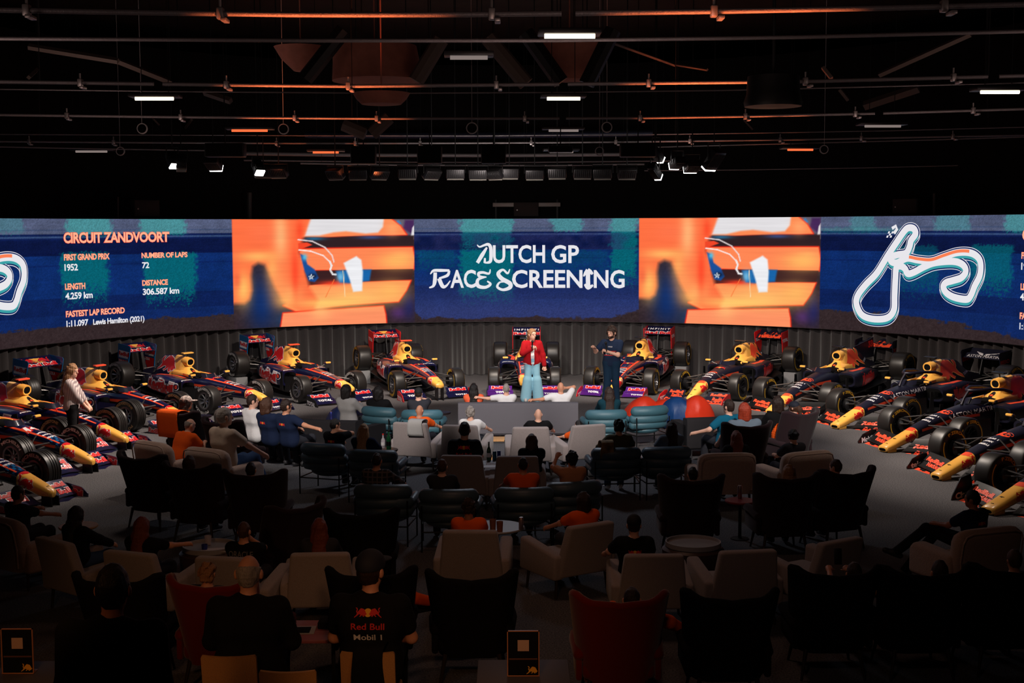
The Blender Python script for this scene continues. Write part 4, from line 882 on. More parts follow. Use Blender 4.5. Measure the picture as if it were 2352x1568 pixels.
for k, era, cfg, x, y, yaw, lab in CARS:
    make_car(k, era, cfg, x, y, radians(yaw), TILT, lab)
    E_ = ERA[era]
    for s in (-1, 1):                                        # block that props each rear tyre
        c = car_point(x, y, radians(yaw), TILT, -E_['wb'], s * E_['tr'], 0)
        mb = MB(); mb.rbox((0, 0, (c[2] + .005) / 2), (.42, E_['wr'] * .9, c[2] - .01), .01)
        o = mb.build('wheel_block', STONE); o.location = (c[0], c[1], 0); o.rotation_euler = (0, 0, radians(yaw))
        tag(o, 'grey block under the %s rear tyre of %s' % ("far" if (s > 0) == (x < 0) else "near", SHORT[k]), 'block', 'blocks propping up the rear tyres')
# ------------------------------------------------------------------ seating and tables (local frame: x forward, y left, origin on the floor below the seat)
F_GREY = mat('grey_wool', rgb(150, 138, 136), 0.95, noise=0.25, nscale=180, bump=0.2, spec=0.1, sheen=0.2)
F_CREAM = mat('cream_boucle', rgb(188, 160, 146), 0.95, noise=0.3, nscale=150, bump=0.4, spec=0.1, sheen=0.3)
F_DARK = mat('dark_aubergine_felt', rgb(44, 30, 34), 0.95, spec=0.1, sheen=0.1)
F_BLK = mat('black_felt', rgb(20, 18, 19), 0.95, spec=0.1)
F_RUST = mat('rust_red_felt', rgb(104, 20, 12), 0.9, spec=0.1, sheen=0.2)
F_TEAL = mat('teal_leather', rgb(58, 96, 108), 0.5, bump=0.12, nscale=30, spec=0.5)
F_SLATE = mat('slate_leather', rgb(62, 82, 96), 0.45, bump=0.12, nscale=30, spec=0.5)
F_SOFA = mat('grey_melange_wool', rgb(100, 96, 101), 0.95, noise=0.3, nscale=200, bump=0.2, spec=0.1)
F_CHAR = mat('charcoal_wool', rgb(40, 38, 40), 0.95, noise=0.3, nscale=200, bump=0.2, spec=0.1)
F_TAN = mat('tan_leather', rgb(196, 142, 86), 0.6, noise=0.15, nscale=120, bump=0.1)
M_LEG = mat('black_metal_leg', rgb(18, 17, 18), 0.45, 0.5)
M_WOOD = mat('dark_wood_leg', rgb(40, 28, 22), 0.5)
M_CHROME = mat('steel_leg', rgb(170, 168, 168), 0.25, 1.0)
M_OAK = mat('pale_oak', rgb(214, 160, 104), 0.45, noise=0.2, nscale=14, stretch=(1, 8, 1))
M_TRAY = mat('dark_tray', rgb(40, 30, 30), 0.35, 0.2)
M_TOPG = mat('grey_table_top', rgb(150, 146, 148), 0.4)
M_TOPP = mat('mauve_table_top', rgb(150, 84, 92), 0.5)
M_TOPD = mat('slate_table_top', rgb(84, 78, 84), 0.6)

PROTO = {}
def roll(mb, P, r, n=12, mi=0):
    """padded roll with rounded ends"""
    P = [np.asarray(p, float) for p in P]; d0 = P[0] - P[1]; d1 = P[-1] - P[-2]; d0 /= np.linalg.norm(d0); d1 /= np.linalg.norm(d1)
    R = r if hasattr(r, '__len__') else [r] * len(P); Q = []; RR = []
    for t in (1.0, .8, .5, .2): Q.append(P[0] + d0 * R[0] * t); RR.append(R[0] * sqrt(max(1 - t * t, .01)))
    Q += P; RR += list(R)
    for t in (.2, .5, .8, 1.0): Q.append(P[-1] + d1 * R[-1] * t); RR.append(R[-1] * sqrt(max(1 - t * t, .01)))
    mb.tube(Q, RR, n, mi)
def legs(root, pts, z, r0, r1, m, splay=0.0):
    for x, y in pts:
        mb = MB(); mb.tube([(x, y, z), (x * (1 + splay), y * (1 + splay), 0.0)], [r0, r1], 8); mb.build('leg', m, root)
def chair_grey(m=F_GREY):
    r = empty('armchair')
    mb = MB(); V = []
    for (xb, zb, wv) in ((-.24, .24, .36), (-.40, .84, .295)):
        for dx in (-.13, 0):
            for s in (-1, 1): V.append((xb + dx, s * wv, zb))
    mb.solid(V, [(0, 1, 3, 2), (4, 6, 7, 5), (0, 4, 5, 1), (2, 3, 7, 6), (0, 2, 6, 4), (1, 5, 7, 3)], 0, .035, 3); mb.build('backrest', m, r)
    mb = MB(); mb.rbox((.05, 0, .33), (.62, .56, .20), .05, 0, 3); mb.build('seat', m, r)
    for s in (-1, 1):
        mb = MB(); mb.prism([(-.36, .22), (-.38, .50), (.34, .60), (.36, .22)], 'y', s * .28, s * .42, 0, .035, 3); mb.build('armrest', m, r)
    legs(r, [(.28, .33), (.28, -.33), (-.28, .33), (-.28, -.33)], .24, .02, .014, M_WOOD, .06)
    return r
def chair_cream(m=F_CREAM):
    r = empty('armchair')
    mb = MB(); rings = []
    for z, wv, e in ((.22, .36, 4), (.3, .41, 4), (.5, .43, 4), (.70, .43, 4), (.77, .42, 3.5), (.815, .37, 3), (.83, .30, 2.6)):
        xb = -.28 - (z - .2) * .16; th = .11 if z < .75 else .11 * (.83 - z + .03) / .11
        rings.append([(xb + max(th, .03) * math.copysign(abs(cos(a)) ** (2 / e), cos(a)), wv * math.copysign(abs(sin(a)) ** (2 / e), sin(a)), z) for a in [2 * pi * k / 24 for k in range(24)]])
    mb.loft(rings); mb.build('backrest', m, r)
    mb = MB(); mb.rbox((.05, 0, .32), (.66, .60, .22), .07, 0, 3); mb.build('seat', m, r)
    for s in (-1, 1):
        mb = MB(); mb.prism([(-.34, .20), (-.34, .55), (.30, .57), (.38, .50), (.38, .20)], 'y', s * .29, s * .47, 0, .075, 4); mb.build('armrest', m, r)
    mb = MB(); pts = [(-.395, y, z) for y, z in ((-.36, .28), (-.40, .5), (-.395, .70), (-.36, .775), (-.28, .80), (.28, .80), (.36, .775), (.395, .70), (.40, .5), (.36, .28))]
    mb.tube([(p[0] - (p[2] - .2) * .16 + .005, p[1], p[2]) for p in pts], .010, 6); mb.build('piping', m, r)
    legs(r, [(.28, .36), (.28, -.36), (-.28, .36), (-.28, -.36)], .22, .02, .014, M_WOOD, .04)
    return r
def chair_wing(m=F_DARK):
    r = empty('wing_chair'); nu, nv = 25, 12
    def surf(off):
        P = []
        for j in range(nv):
            v = j / (nv - 1)
            for i in range(nu):
                u = -1 + 2 * i / (nu - 1); hw = .29 + .115 * v ** .8; a = abs(u)
                wrap = max(a - .55, 0) / .45
                y = math.copysign(hw * min(a, .92) + (0), u); x = -.22 - .20 * v + (.24 * wrap ** 1.5) * (.55 + .45 * (1 - abs(v - .5)))
                z = .26 + v * (.74 + .055 * min(wrap * 1.6, 1.0) ** 1.5 - .02 * wrap ** 3 - .03 * (1 - a) ** 2)
                if wrap: y = math.copysign(hw * (.55 + .45 * sin(wrap * pi / 2) * .9), u)
                P.append(np.array([x, y, z]))
        return P
    A = surf(0); idx = lambda i, j: j * nu + i; N = []
    for j in range(nv):
        for i in range(nu):
            du = A[idx(min(i + 1, nu - 1), j)] - A[idx(max(i - 1, 0), j)]; dv = A[idx(i, min(j + 1, nv - 1))] - A[idx(i, max(j - 1, 0))]
            q = np.cross(du, dv); N.append(q / (np.linalg.norm(q) + 1e-9))
    th = .035; V = [a + n * th for a, n in zip(A, N)] + [a - n * th for a, n in zip(A, N)]; K = nu * nv; F = []
    for j in range(nv - 1):
        for i in range(nu - 1):
            F += [(idx(i, j), idx(i + 1, j), idx(i + 1, j + 1), idx(i, j + 1)), (K + idx(i, j), K + idx(i, j + 1), K + idx(i + 1, j + 1), K + idx(i + 1, j))]
    rim = [idx(i, 0) for i in range(nu)] + [idx(nu - 1, j) for j in range(1, nv)] + [idx(i, nv - 1) for i in range(nu - 2, -1, -1)] + [idx(0, j) for j in range(nv - 2, 0, -1)]
    F += [(rim[k], rim[(k + 1) % len(rim)], K + rim[(k + 1) % len(rim)], K + rim[k]) for k in range(len(rim))]
    mb = MB(); mb.add(V, F)
    top = [(A[idx(i, nv - 1)]) for i in range(nu)]; roll(mb, top, .038, 8)
    for s in (0, nu - 1): roll(mb, [A[idx(s, j)] for j in range(nv)], .036, 8)
    mb.build('backrest', m, r, angle=70)
    mb = MB(); mb.rbox((.06, 0, .36), (.60, .62, .17), .06, 0, 3); mb.build('seat', m, r)
    for s in (-1, 1):
        mb = MB(); roll(mb, [(-.20, s * .33, .50), (.05, s * .35, .54), (.28, s * .34, .52)], .055, 10); mb.rbox((.04, s * .335, .40), (.56, .06, .24), .025); mb.build('armrest', m, r)
    legs(r, [(.26, .24), (.26, -.24), (-.22, .24), (-.22, -.24)], .28, .022, .012, M_WOOD, .2)
    return r
def chair_puffy(m=F_TEAL):
    r = empty('padded_chair')
    mb = MB()
    for z, x, rr, wv in ((.705, -.36, .098, .27), (.565, -.33, .092, .29), (.445, -.29, .085, .29)): roll(mb, [(x + .10, -wv - .02, z - .01), (x + .02, -wv * .7, z), (x, 0, z), (x + .02, wv * .7, z), (x + .10, wv + .02, z - .01)], rr, 14)
    mb.build('backrest', m, r)
    mb = MB()
    for k, rr in ((0, .30), (1, .30)): mb.lathe([(.0, -.06), (.24, -.065), (.31, -.03), (.325, .0), (.31, .035), (.24, .065), (0, .07)], 28, 0, 'z', c=(.02, 0, .33 + .085 * k))
    mb.build('seat', m, r)
    for s in (-1, 1):
        mb = MB(); roll(mb, [(-.14, s * .35, .53), (.06, s * .375, .56), (.24, s * .36, .55)], [.05, .062, .055], 12); roll(mb, [(-.10, s * .34, .43), (.20, s * .35, .44)], .052, 12); mb.build('armrest', m, r)
    for s in (-1, 1):
        mb = MB(); mb.tube([(-.40, s * .34, 0), (-.40, s * .34, .60)], .011, 8); mb.build('leg', M_LEG, r)
        mb = MB(); mb.tube([(.24, s * .37, 0), (.24, s * .37, .55)], .011, 8); mb.build('leg', M_LEG, r)
    mb = MB()
    for s in (-1, 1): mb.tube([(-.40, s * .34, .26), (.24, s * .37, .26)], .010, 6)
    mb.tube([(-.40, -.34, .26), (-.40, .34, .26)], .010, 6); mb.tube([(.24, -.37, .26), (.24, .37, .26)], .010, 6); mb.build('leg_frame', M_LEG, r)
    return r
def chair_tan(m=F_TAN):
    r = empty('dining_chair'); mb = MB(); rings = []
    for z, x in ((.48, -.20), (.6, -.225), (.72, -.245), (.84, -.265), (.86, -.27)):
        e = .21 if z < .85 else .20
        rings.append([(x + .05 * (y / .21) ** 2, y, z) for y in np.linspace(-e, e, 9)] + [(x - .035 + .05 * (y / .21) ** 2, y, z) for y in np.linspace(e, -e, 9)])
    mb.loft(rings); mb.build('backrest', m, r)
    mb = MB(); mb.rbox((0, 0, .46), (.44, .43, .06), .02, 0, 3); mb.build('seat', m, r)
    legs(r, [(.18, .18), (.18, -.18), (-.18, .18), (-.18, -.18)], .45, .016, .012, M_LEG, .12)
    return r
BUILD = dict(G=(chair_grey, .84, -.46), R=(chair_cream, .83, -.38), W=(chair_wing, .98, -.42), P=(chair_puffy, .80, -.36), T=(chair_tan, .86, -.28))
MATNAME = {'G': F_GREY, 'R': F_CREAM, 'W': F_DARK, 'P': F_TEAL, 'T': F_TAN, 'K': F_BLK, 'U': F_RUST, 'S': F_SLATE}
GROUPN = dict(G='grey angular armchairs', R='cream rounded armchairs', W='dark wing chairs', P='puffy leather chairs', T='tan dining chairs')
SEATS = {}
def seat(key, kind, px, py, yaw, label, cat='armchair', m=None, zs=1.0):
    fn, zt, bx = BUILD[kind]; mk = (kind, m or kind)
    if mk not in PROTO: o = fn(MATNAME[m or kind]); PROTO[mk] = o
    else: o = copy_tree(PROTO[mk])
    a = radians(yaw); p = at(px, py, zt * zs); o.location = (p[0] - bx * cos(a), p[1] - bx * sin(a), 0); o.rotation_euler = (0, 0, a); o.scale = (zs, zs, zs)
    tag(o, label, cat, GROUPN[kind]); SEATS[key] = (o.location.copy(), a, kind, zs); return o
for row in (
 ('G1', 'G', 942, 970, 74, 'grey armchair with a white cloth draped over its back'),
 ('G2', 'G', 1056, 976, 80, 'grey armchair just left of the small square oak table'),
 ('G3', 'G', 1219, 980, 91, 'grey armchair just right of the small square oak table'),
 ('G4', 'G', 1352, 975, 112, 'grey armchair turned left, holding the boy in orange'),
 ('G5', 'G', 1060, 1045, 86, 'grey armchair with a paper sheet on its right arm'),
 ('G6', 'G', 1188, 1047, 90, 'grey armchair of the bob-haired woman in black, behind the bottles'),
 ('G7', 'G', 1080, 1217, 87, 'brown-lit grey armchair under the round dark hairdo, left of the glasses'),
 ('G8', 'G', 1356, 1202, 122, 'brown-lit grey armchair turned left, holding the woman in orange'),
 ('G9', 'G', 1502, 1272, 90, 'brown-lit grey armchair of the capped man with an emblem on his back'),
 ('G10', 'G', 1718, 1263, 98, 'empty brown-lit grey armchair right of the drum table'),
 ('G11', 'G', 1930, 1239, 122, 'empty grey armchair turned left with its seat showing'),
 ('G12', 'G', 125, 1239, 52, 'brown-lit grey armchair at far left, turned to the right'),
 ('G13', 'G', 298, 1267, 70, 'brown-lit grey armchair of the long-haired woman with bare arm'),
 ('G14', 'G', 515, 1279, 80, 'brown-lit grey armchair behind the drum table with a glass'),
 ('G15', 'G', 735, 1269, 94, 'brown-lit grey armchair behind the mauve table')): seat(*row)
for row in (
 ('R1', 'R', 350, 1014, 52, 'cream rounded armchair of the man leaning forward in orange'),
 ('R2', 'R', 474, 1029, 58, 'cream rounded armchair of the white-haired man in beige'),
 ('R3', 'R', 1670, 1040, 95, 'cream rounded armchair facing away, front one of the pair at right'),
 ('R4', 'R', 1855, 1036, 113, 'cream rounded armchair turned left beside the grey carpet gap'),
 ('R5', 'R', -2, 1186, 55, 'brown-lit cream armchair cut by the left edge of the frame'),
 ('R6', 'R', 2270, 1212, 110, 'brown-lit cream armchair cut by the right edge of the frame')): seat(*row)
for row in (
 ('W1', 'W', 308, 1058, 62, 'dark wing chair standing furthest left beside the open carpet'),
 ('W2', 'W', 425, 1082, 72, 'dark wing chair with a small brown head above it, left'),
 ('W3', 'W', 578, 1098, 88, 'dark wing chair behind the slate padded chairs, right of two others'),
 ('W4', 'W', 700, 1172, 140, 'dark wing chair turned left behind the long-haired woman'),
 ('W6', 'W', 1592, 1110, 90, 'dark wing chair under the short-haired head, left of the can table'),
 ('W7', 'W', 1815, 1106, 95, 'dark wing chair holding the woman with very long fair hair'),
 ('W8', 'W', 1962, 1094, 112, 'dark wing chair on slim legs beside the open carpet, right'),
 ('W9', 'W', 1725, 984, 102, 'aubergine wing chair behind the red-haired person'),
 ('W10', 'W', 1855, 955, 128, 'aubergine wing chair holding the person in a navy cap, turned left'),
 ('W20', 'W', 495, 976, 58, 'dark wing chair beyond the white-haired man in beige'),
 ('W21', 'W', 398, 955, 60, 'dark wing chair hung with an orange towel')): seat(*row, cat='wing chair')
for row in (
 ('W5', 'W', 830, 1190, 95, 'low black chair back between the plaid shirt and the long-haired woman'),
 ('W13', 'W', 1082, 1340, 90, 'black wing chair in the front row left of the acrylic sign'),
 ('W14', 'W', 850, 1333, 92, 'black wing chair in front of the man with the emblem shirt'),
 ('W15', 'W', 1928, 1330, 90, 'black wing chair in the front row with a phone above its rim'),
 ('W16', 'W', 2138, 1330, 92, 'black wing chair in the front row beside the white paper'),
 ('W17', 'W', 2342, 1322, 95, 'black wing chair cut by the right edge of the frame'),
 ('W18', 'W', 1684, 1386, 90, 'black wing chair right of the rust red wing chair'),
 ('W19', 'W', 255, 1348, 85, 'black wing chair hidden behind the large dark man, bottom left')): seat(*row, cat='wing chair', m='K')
seat('W11', 'W', 1426, 1392, 90, 'rust red wing chair standing alone right of the acrylic sign', 'wing chair', 'U')
seat('W12', 'W', 470, 1356, 80, 'rust red wing chair with a curly fair head, left of the bald man', 'wing chair', 'U')
for row in (
 ('P1', 'P', 862, 934, 58, 'teal padded chair with a red beanbag behind it, left'),
 ('P2', 'P', 968, 941, 88, 'teal padded chair of the man in a black cap'),
 ('P5', 'P', 1394, 941, 95, 'teal padded chair of the woman with long dark hair, right of the sofa'),
 ('P6', 'P', 1498, 932, 112, 'teal padded chair in front of the orange and blue beanbags')): seat(*row, cat='padded chair')
for row in (
 ('P3', 'P', 735, 1018, 70, 'slate padded chair of the man in glasses'),
 ('P4', 'P', 852, 1033, 80, 'slate padded chair of the blonde woman'),
 ('P7', 'P', 1418, 1028, 95, 'slate padded chair with a camouflage bag on its back'),
 ('P8', 'P', 1535, 1026, 98, 'slate padded chair of the woman holding a phone with a red light'),
 ('P9', 'P', 876, 1113, 86, 'dark slate padded chair of the man in a plaid shirt'),
 ('P10', 'P', 1030, 1124, 90, 'dark slate padded chair between the plaid shirt and the orange shirt'),
 ('P11', 'P', 1205, 1120, 92, 'dark slate padded chair of the man in an orange T-shirt'),
 ('P12', 'P', 1325, 1106, 108, 'dark slate padded chair of the man in a tan T-shirt')): seat(*row, cat='padded chair', m='S')
for row in (('T1', 'T', 522, 1508, 90, 'tan dining chair of the bald man in black'), ('T2', 'T', 658, 1543, 90, 'tan dining chair at the bottom edge under the mauve table'), ('T3', 'T', 842, 1500, 88, 'tan dining chair of the man with the emblem shirt')):
    seat(*row, cat='dining chair')
# sofas
def sofa(px, py, zt, yaw, width, m, label, curve=0.0, legm=M_CHROME, height=.78):
    r = empty('sofa'); a = radians(yaw); p = at(px, py, zt); n = 17
    def slab(x0, x1, z0, z1, w0, w1, bev=.04):
        mb = MB(); rings = []
        for i in range(n):
            t = -1 + 2 * i / (n - 1); y = w0 + (w1 - w0) * (i / (n - 1)); dx = curve * (abs(y) / (width / 2)) ** 2
            b = bev; rings.append([(x0 + dx, y, z0 + b), (x0 + dx, y, z1 - b), (x0 + dx + b * .3, y, z1 - b * .3), (x0 + dx + b, y, z1), (x1 + dx - b, y, z1), (x1 + dx - b * .3, y, z1 - b * .3), (x1 + dx, y, z1 - b), (x1 + dx, y, z0 + b), (x1 + dx - b, y, z0), (x0 + dx + b, y, z0)])
        mb.loft(rings); return mb
    h = width / 2
    slab(-.45, -.23, .16, height, -h, h).build('backrest', m, r)
    for k in range(2): slab(-.24, .42, .30, .46, -h + .16 + k * (h - .16), -h + .16 + (k + 1) * (h - .16) - .01, .05).build('seat_cushion', m, r)
    slab(-.40, .40, .16, .30, -h + .05, h - .05, .02).build('base', m, r)
    for s in (-1, 1): slab(-.40, .42, .16, .60, s * h - (.16 if s > 0 else 0), s * h + (0 if s > 0 else .16)).build('armrest', m, r)
    for x in (-.36, .34):
        for s in (-1, 1): mb = MB(); mb.tube([(x + curve, s * (h - .12), .18), (x + curve, s * (h - .12), 0)], .014, 8); mb.build('leg', legm, r)
    r.location = (p[0] + .36 * cos(a), p[1] + .36 * sin(a), 0); r.rotation_euler = (0, 0, a); tag(r, label, 'sofa'); return r
sofa(1190, 924, .78, 90, 2.28, F_SOFA, 'long grey sofa facing the presenters with three people on it')
sofa(668, 960, .74, 58, 2.5, F_CHAR, 'curved charcoal sofa on steel legs with three people, left', .35, height=.74)
sofa(1702, 956, .72, 103, 2.1, F_CHAR, 'charcoal sofa at right with the teal shirt and the red-haired person', 0, height=.72)
# beanbags
B_NAVY = mat('navy_nylon', rgb(22, 38, 84), 0.5, bump=0.5, nscale=7); B_RED = mat('orange_red_nylon', rgb(236, 58, 26), 0.5, bump=0.5, nscale=7); B_BLUE = mat('blue_nylon', rgb(16, 64, 122), 0.5, bump=0.5, nscale=7)
def beanbag(px, py, m, label, h=.75, r0=.42, yaw=90, lean=-.2, zc=.3):
    o = at(px, py, zc); mb = MB(); rings = []; ph0 = random.random() * 6
    for j, (t, rr) in enumerate(((0, .55), (.04, .8), (.14, 1.0), (.3, 1.06), (.5, .98), (.7, .80), (.84, .60), (.94, .36), (.985, .18), (1.0, .05))):
        rings.append([(lean * t * t + r0 * rr * cos(a) * (1 + .07 * sin(5 * a + ph0 + 3 * t) + .04 * sin(9 * a - 4 * t)), r0 * rr * sin(a) * (1 + .07 * sin(4 * a + ph0 + 2 * t)), t * h) for a in [2 * pi * k / 24 for k in range(24)]])
    mb.loft(rings); b = mb.build('beanbag', m); b.location = (o[0], o[1], 0); b.rotation_euler = (0, 0, radians(yaw)); tag(b, label, 'beanbag', 'beanbags around the front seats'); return b
beanbag(800, 962, B_NAVY, 'navy beanbag left of the teal padded chair', .62, .42, 80)
beanbag(848, 968, B_RED, 'red beanbag showing beneath the left teal padded chair', .5, .36, 60, zc=.2)
beanbag(1472, 942, B_RED, 'orange-red beanbag nearest the man with a microphone', .62, .38, 110)
beanbag(1525, 930, B_RED, 'low orange-red beanbag in the middle of the beanbag group', .55, .42, 90, zc=.4)
beanbag(1560, 950, B_BLUE, 'blue beanbag among the orange ones', .68, .42, 70)
beanbag(1598, 935, B_RED, 'orange-red beanbag at the right end of the beanbag group', .72, .36, 90, zc=.45)
# tables
def round_table(px, py, z, r, top, label, leg=M_LEG, lip=0.0, drum=None, foot=True):
    p = at(px, py, z); o = empty('side_table', (p[0], p[1], 0), 0, label, 'side table')
    mb = MB(); mb.lathe([(0, -.03), (r * .97, -.03), (r, -.02), (r, lip), (r - .015, lip), (r - .02, 0), (0, 0)] if lip else [(0, -.03), (r * .95, -.03), (r, -.018), (r, -.008), (r * .98, 0), (0, 0)], 36, c=(0, 0, z)); mb.build('table_top', top, o)
    if drum: mb = MB(); mb.lathe([(r * .8, 0.0), (r * .98, z * .2), (r * 1.08, z * .5), (r * 1.12, z * .9), (r * 1.02, z - .03)], 36); mb.build('drum', drum, o)
    else:
        mb = MB(); mb.tube([(0, 0, z - .03), (0, 0, .02)], .022, 10); mb.build('stem', leg, o)
        if foot: mb = MB(); mb.lathe([(0, .02), (r * .6, .012), (r * .62, 0.001)], 28); mb.build('base', leg, o)
    return o, p
M_DRUM = mat('dark_barrel', rgb(66, 46, 40), 0.45); M_PLUM = mat('plum_table_top', rgb(140, 40, 44), 0.4)
round_table(768, 969, .52, .20, M_OAK, 'round oak side table with a blue can at the end of the curved sofa')
round_table(560, 991, .55, .24, M_TRAY, 'round tray table with a cup beside the white-haired man', lip=.025)
round_table(462, 954, .55, .20, M_TRAY, 'small dark round table in front of the orange towel')
round_table(1012, 946, .55, .20, M_TRAY, 'dark round side table right of the capped man')
round_table(1128, 1062, .50, .22, M_TOPG, 'small grey round table holding a green bottle and cans')
round_table(180, 1206, .55, .23, M_OAK, 'round oak side table beside the dark-haired woman, lower left', leg=M_WOOD)
round_table(482, 1256, .56, .30, M_TOPG, 'drum side table with a glass tumbler and a paper, lower left', lip=.03, drum=M_DRUM)
round_table(1592, 1248, .56, .31, M_TOPG, 'empty drum side table with a raised rim, lower right', lip=.03, drum=M_DRUM)
round_table(1140, 1208, .52, .34, M_TOPG, 'low grey round table holding two glasses and a can')
round_table(1700, 1148, .52, .20, M_PLUM, 'small plum round table with a can between dark wing chairs')
def square_table(px, py, z, wx, wy, top, label, leg=M_LEG, yaw=90, name='side_table', cat='side table'):
    p = at(px, py, z); o = empty(name, (p[0], p[1], 0), radians(yaw), label, cat)
    mb = MB(); mb.rbox((0, 0, z - .015), (wx, wy, .03), .006); mb.build('table_top', top, o)
    for x in (-1, 1):
        for y in (-1, 1): mb = MB(); mb.rbox((x * (wx / 2 - .03), y * (wy / 2 - .03), (z - .03) / 2), (.03, .03, z - .03), .004); mb.build('leg', leg, o)
    return o, p
square_table(1150, 1006, .48, .38, .38, M_OAK, 'small square oak table between two grey armchairs', M_OAK)
square_table(706, 1446, .74, .55, .56, M_TOPP, 'mauve square cafe table with a leaflet and a dark box', name='cafe_table', cat='table')
square_table(1202, 1545, .74, .62, .70, M_TOPD, 'slate cafe table at the bottom edge under the acrylic sign', name='cafe_table', cat='table')
square_table(62, 1548, .74, .62, .52, M_TOPD, 'slate cafe table in the bottom left corner under a sign', name='cafe_table', cat='table')
# ------------------------------------------------------------------ people: one continuous skin for each body, clothing and hair as children
class Field:
    """rounded volumes blended into one surface on a grid"""
    def __init__(s, lo, hi, res):
        s.lo = np.array(lo, float); s.res = res; s.n = np.ceil((np.array(hi) - s.lo) / res).astype(int) + 1
        s.D = np.full(s.n, 9.0, np.float32)
    def _sub(s, lo, hi):
        a = np.clip(np.floor((np.array(lo) - s.lo) / s.res).astype(int), 0, s.n); b = np.clip(np.ceil((np.array(hi) - s.lo) / s.res).astype(int) + 1, 0, s.n)
        if np.any(b <= a): return None
        g = [s.lo[i] + s.res * np.arange(a[i], b[i]) for i in range(3)]
        return tuple(slice(a[i], b[i]) for i in range(3)), np.meshgrid(*g, indexing='ij')
    def _mix(s, sl, d, k):
        D = s.D[sl]; h = np.clip(.5 + .5 * (D - d) / k, 0, 1); s.D[sl] = D * (1 - h) + d * h - k * h * (1 - h)
    def cap(s, a, b, r1, r2, k=.03):
        a = np.asarray(a, float); b = np.asarray(b, float); m = max(r1, r2) + k + .02
        q = s._sub(np.minimum(a, b) - m, np.maximum(a, b) + m)
        if q is None: return
        sl, (X, Y, Z) = q; e = b - a; L = e @ e + 1e-9
        t = np.clip(((X - a[0]) * e[0] + (Y - a[1]) * e[1] + (Z - a[2]) * e[2]) / L, 0, 1)
        d = np.sqrt((X - a[0] - t * e[0]) ** 2 + (Y - a[1] - t * e[1]) ** 2 + (Z - a[2] - t * e[2]) ** 2) - (r1 + (r2 - r1) * t)
        s._mix(sl, d.astype(np.float32), k)
    def ell(s, c, r, R=None, k=.03, sub=False):
        c = np.asarray(c, float); m = max(r) + k + .02; q = s._sub(c - m, c + m)
        if q is None: return
        sl, (X, Y, Z) = q; P = np.stack([X - c[0], Y - c[1], Z - c[2]], -1)
        if R is not None: P = P @ R
        r = np.asarray(r, float); u = np.sqrt(((P / r) ** 2).sum(-1)) + 1e-6; v = np.sqrt(((P / r ** 2) ** 2).sum(-1)) + 1e-6
        d = (u * (u - 1) / v).astype(np.float32)
        if sub: s.D[sl] = np.maximum(s.D[sl], -d)
        else: s._mix(sl, d, k)
    def below(s, z):
        Z = (s.lo[2] + s.res * np.arange(s.n[2]))[None, None]; s.D = np.maximum(s.D, (z - Z).astype(np.float32))
    def surface(s):
        D = s.D; S = D < 0
        if not S.any(): return None
        c = np.zeros(tuple(np.array(D.shape) - 1), np.int8); off = [(i, j, k) for i in (0, 1) for j in (0, 1) for k in (0, 1)]; nx, ny, nz = c.shape
        for i, j, k in off: c += S[i:nx + i, j:ny + j, k:nz + k]
        I = np.argwhere((c > 0) & (c < 8)); idx = np.full(c.shape, -1, np.int32); idx[tuple(I.T)] = np.arange(len(I))
        acc = np.zeros((len(I), 3)); cnt = np.zeros(len(I))
        for a in off:
            for ax in range(3):
                if a[ax]: continue
                b = list(a); b[ax] = 1
                d0 = D[tuple((I + a).T)]; d1 = D[tuple((I + b).T)]; m = (d0 < 0) != (d1 < 0); t = d0 / (d0 - d1 + 1e-12)
                p = np.tile(np.array(a, float), (len(I), 1)); p[:, ax] = t; acc[m] += p[m]; cnt[m] += 1
        V = s.lo + (I + acc / cnt[:, None]) * s.res; F = []
        for ax in range(3):
            u, v = (ax + 1) % 3, (ax + 2) % 3; sl0 = [slice(None)] * 3; sl1 = [slice(None)] * 3; sl0[ax] = slice(0, -1); sl1[ax] = slice(1, None)
            A, B = S[tuple(sl0)], S[tuple(sl1)]; E_ = np.argwhere(A != B); ok = (E_[:, u] > 0) & (E_[:, v] > 0) & (E_[:, u] < D.shape[u] - 1) & (E_[:, v] < D.shape[v] - 1); E_ = E_[ok]; fl = A[tuple(E_.T)]
            q = []
            for du, dv in ((-1, -1), (0, -1), (0, 0), (-1, 0)):
                e = E_.copy(); e[:, u] += du; e[:, v] += dv; q.append(idx[tuple(e.T)])
            q = np.stack(q, -1); q[~fl] = q[~fl][:, ::-1]; F.append(q)
        return V, np.concatenate(F)
def fmesh(name, sf, mats, extra=None, jit=0.0):
    V, F = sf; me = bpy.data.meshes.new(name)
    if jit: V = V + (np.sin(V * 91.7 + V[:, [1, 2, 0]] * 57) * jit + np.sin(V[:, [2, 0, 1]] * 173) * jit * .6)
    K = len(V); fs = F; loops = [F.ravel()]; tot = np.full(len(F), 4); mi = np.zeros(len(F), np.int32); VV_ = [V]
    if extra:
        for ev, ef, m in extra:
            if not len(ef): continue
            e = np.array(ef) + K; loops.append(e.ravel()); tot = np.r_[tot, np.full(len(e), 3)]; mi = np.r_[mi, np.full(len(e), m, np.int32)]; VV_.append(ev); K += len(ev)
    Vt = np.concatenate(VV_); lp = np.concatenate(loops).astype(np.int32)
    me.vertices.add(len(Vt)); me.vertices.foreach_set('co', Vt.astype(np.float32).ravel()); me.loops.add(len(lp)); me.loops.foreach_set('vertex_index', lp)
    me.polygons.add(len(tot)); me.polygons.foreach_set('loop_start', np.r_[0, np.cumsum(tot)[:-1]].astype(np.int32)); me.update(calc_edges=True)
    me.polygons.foreach_set('use_smooth', np.ones(len(tot), bool))
    for m in mats: me.materials.append(m)
    if len(mats) > 1: me.polygons.foreach_set('material_index', mi)
    return me
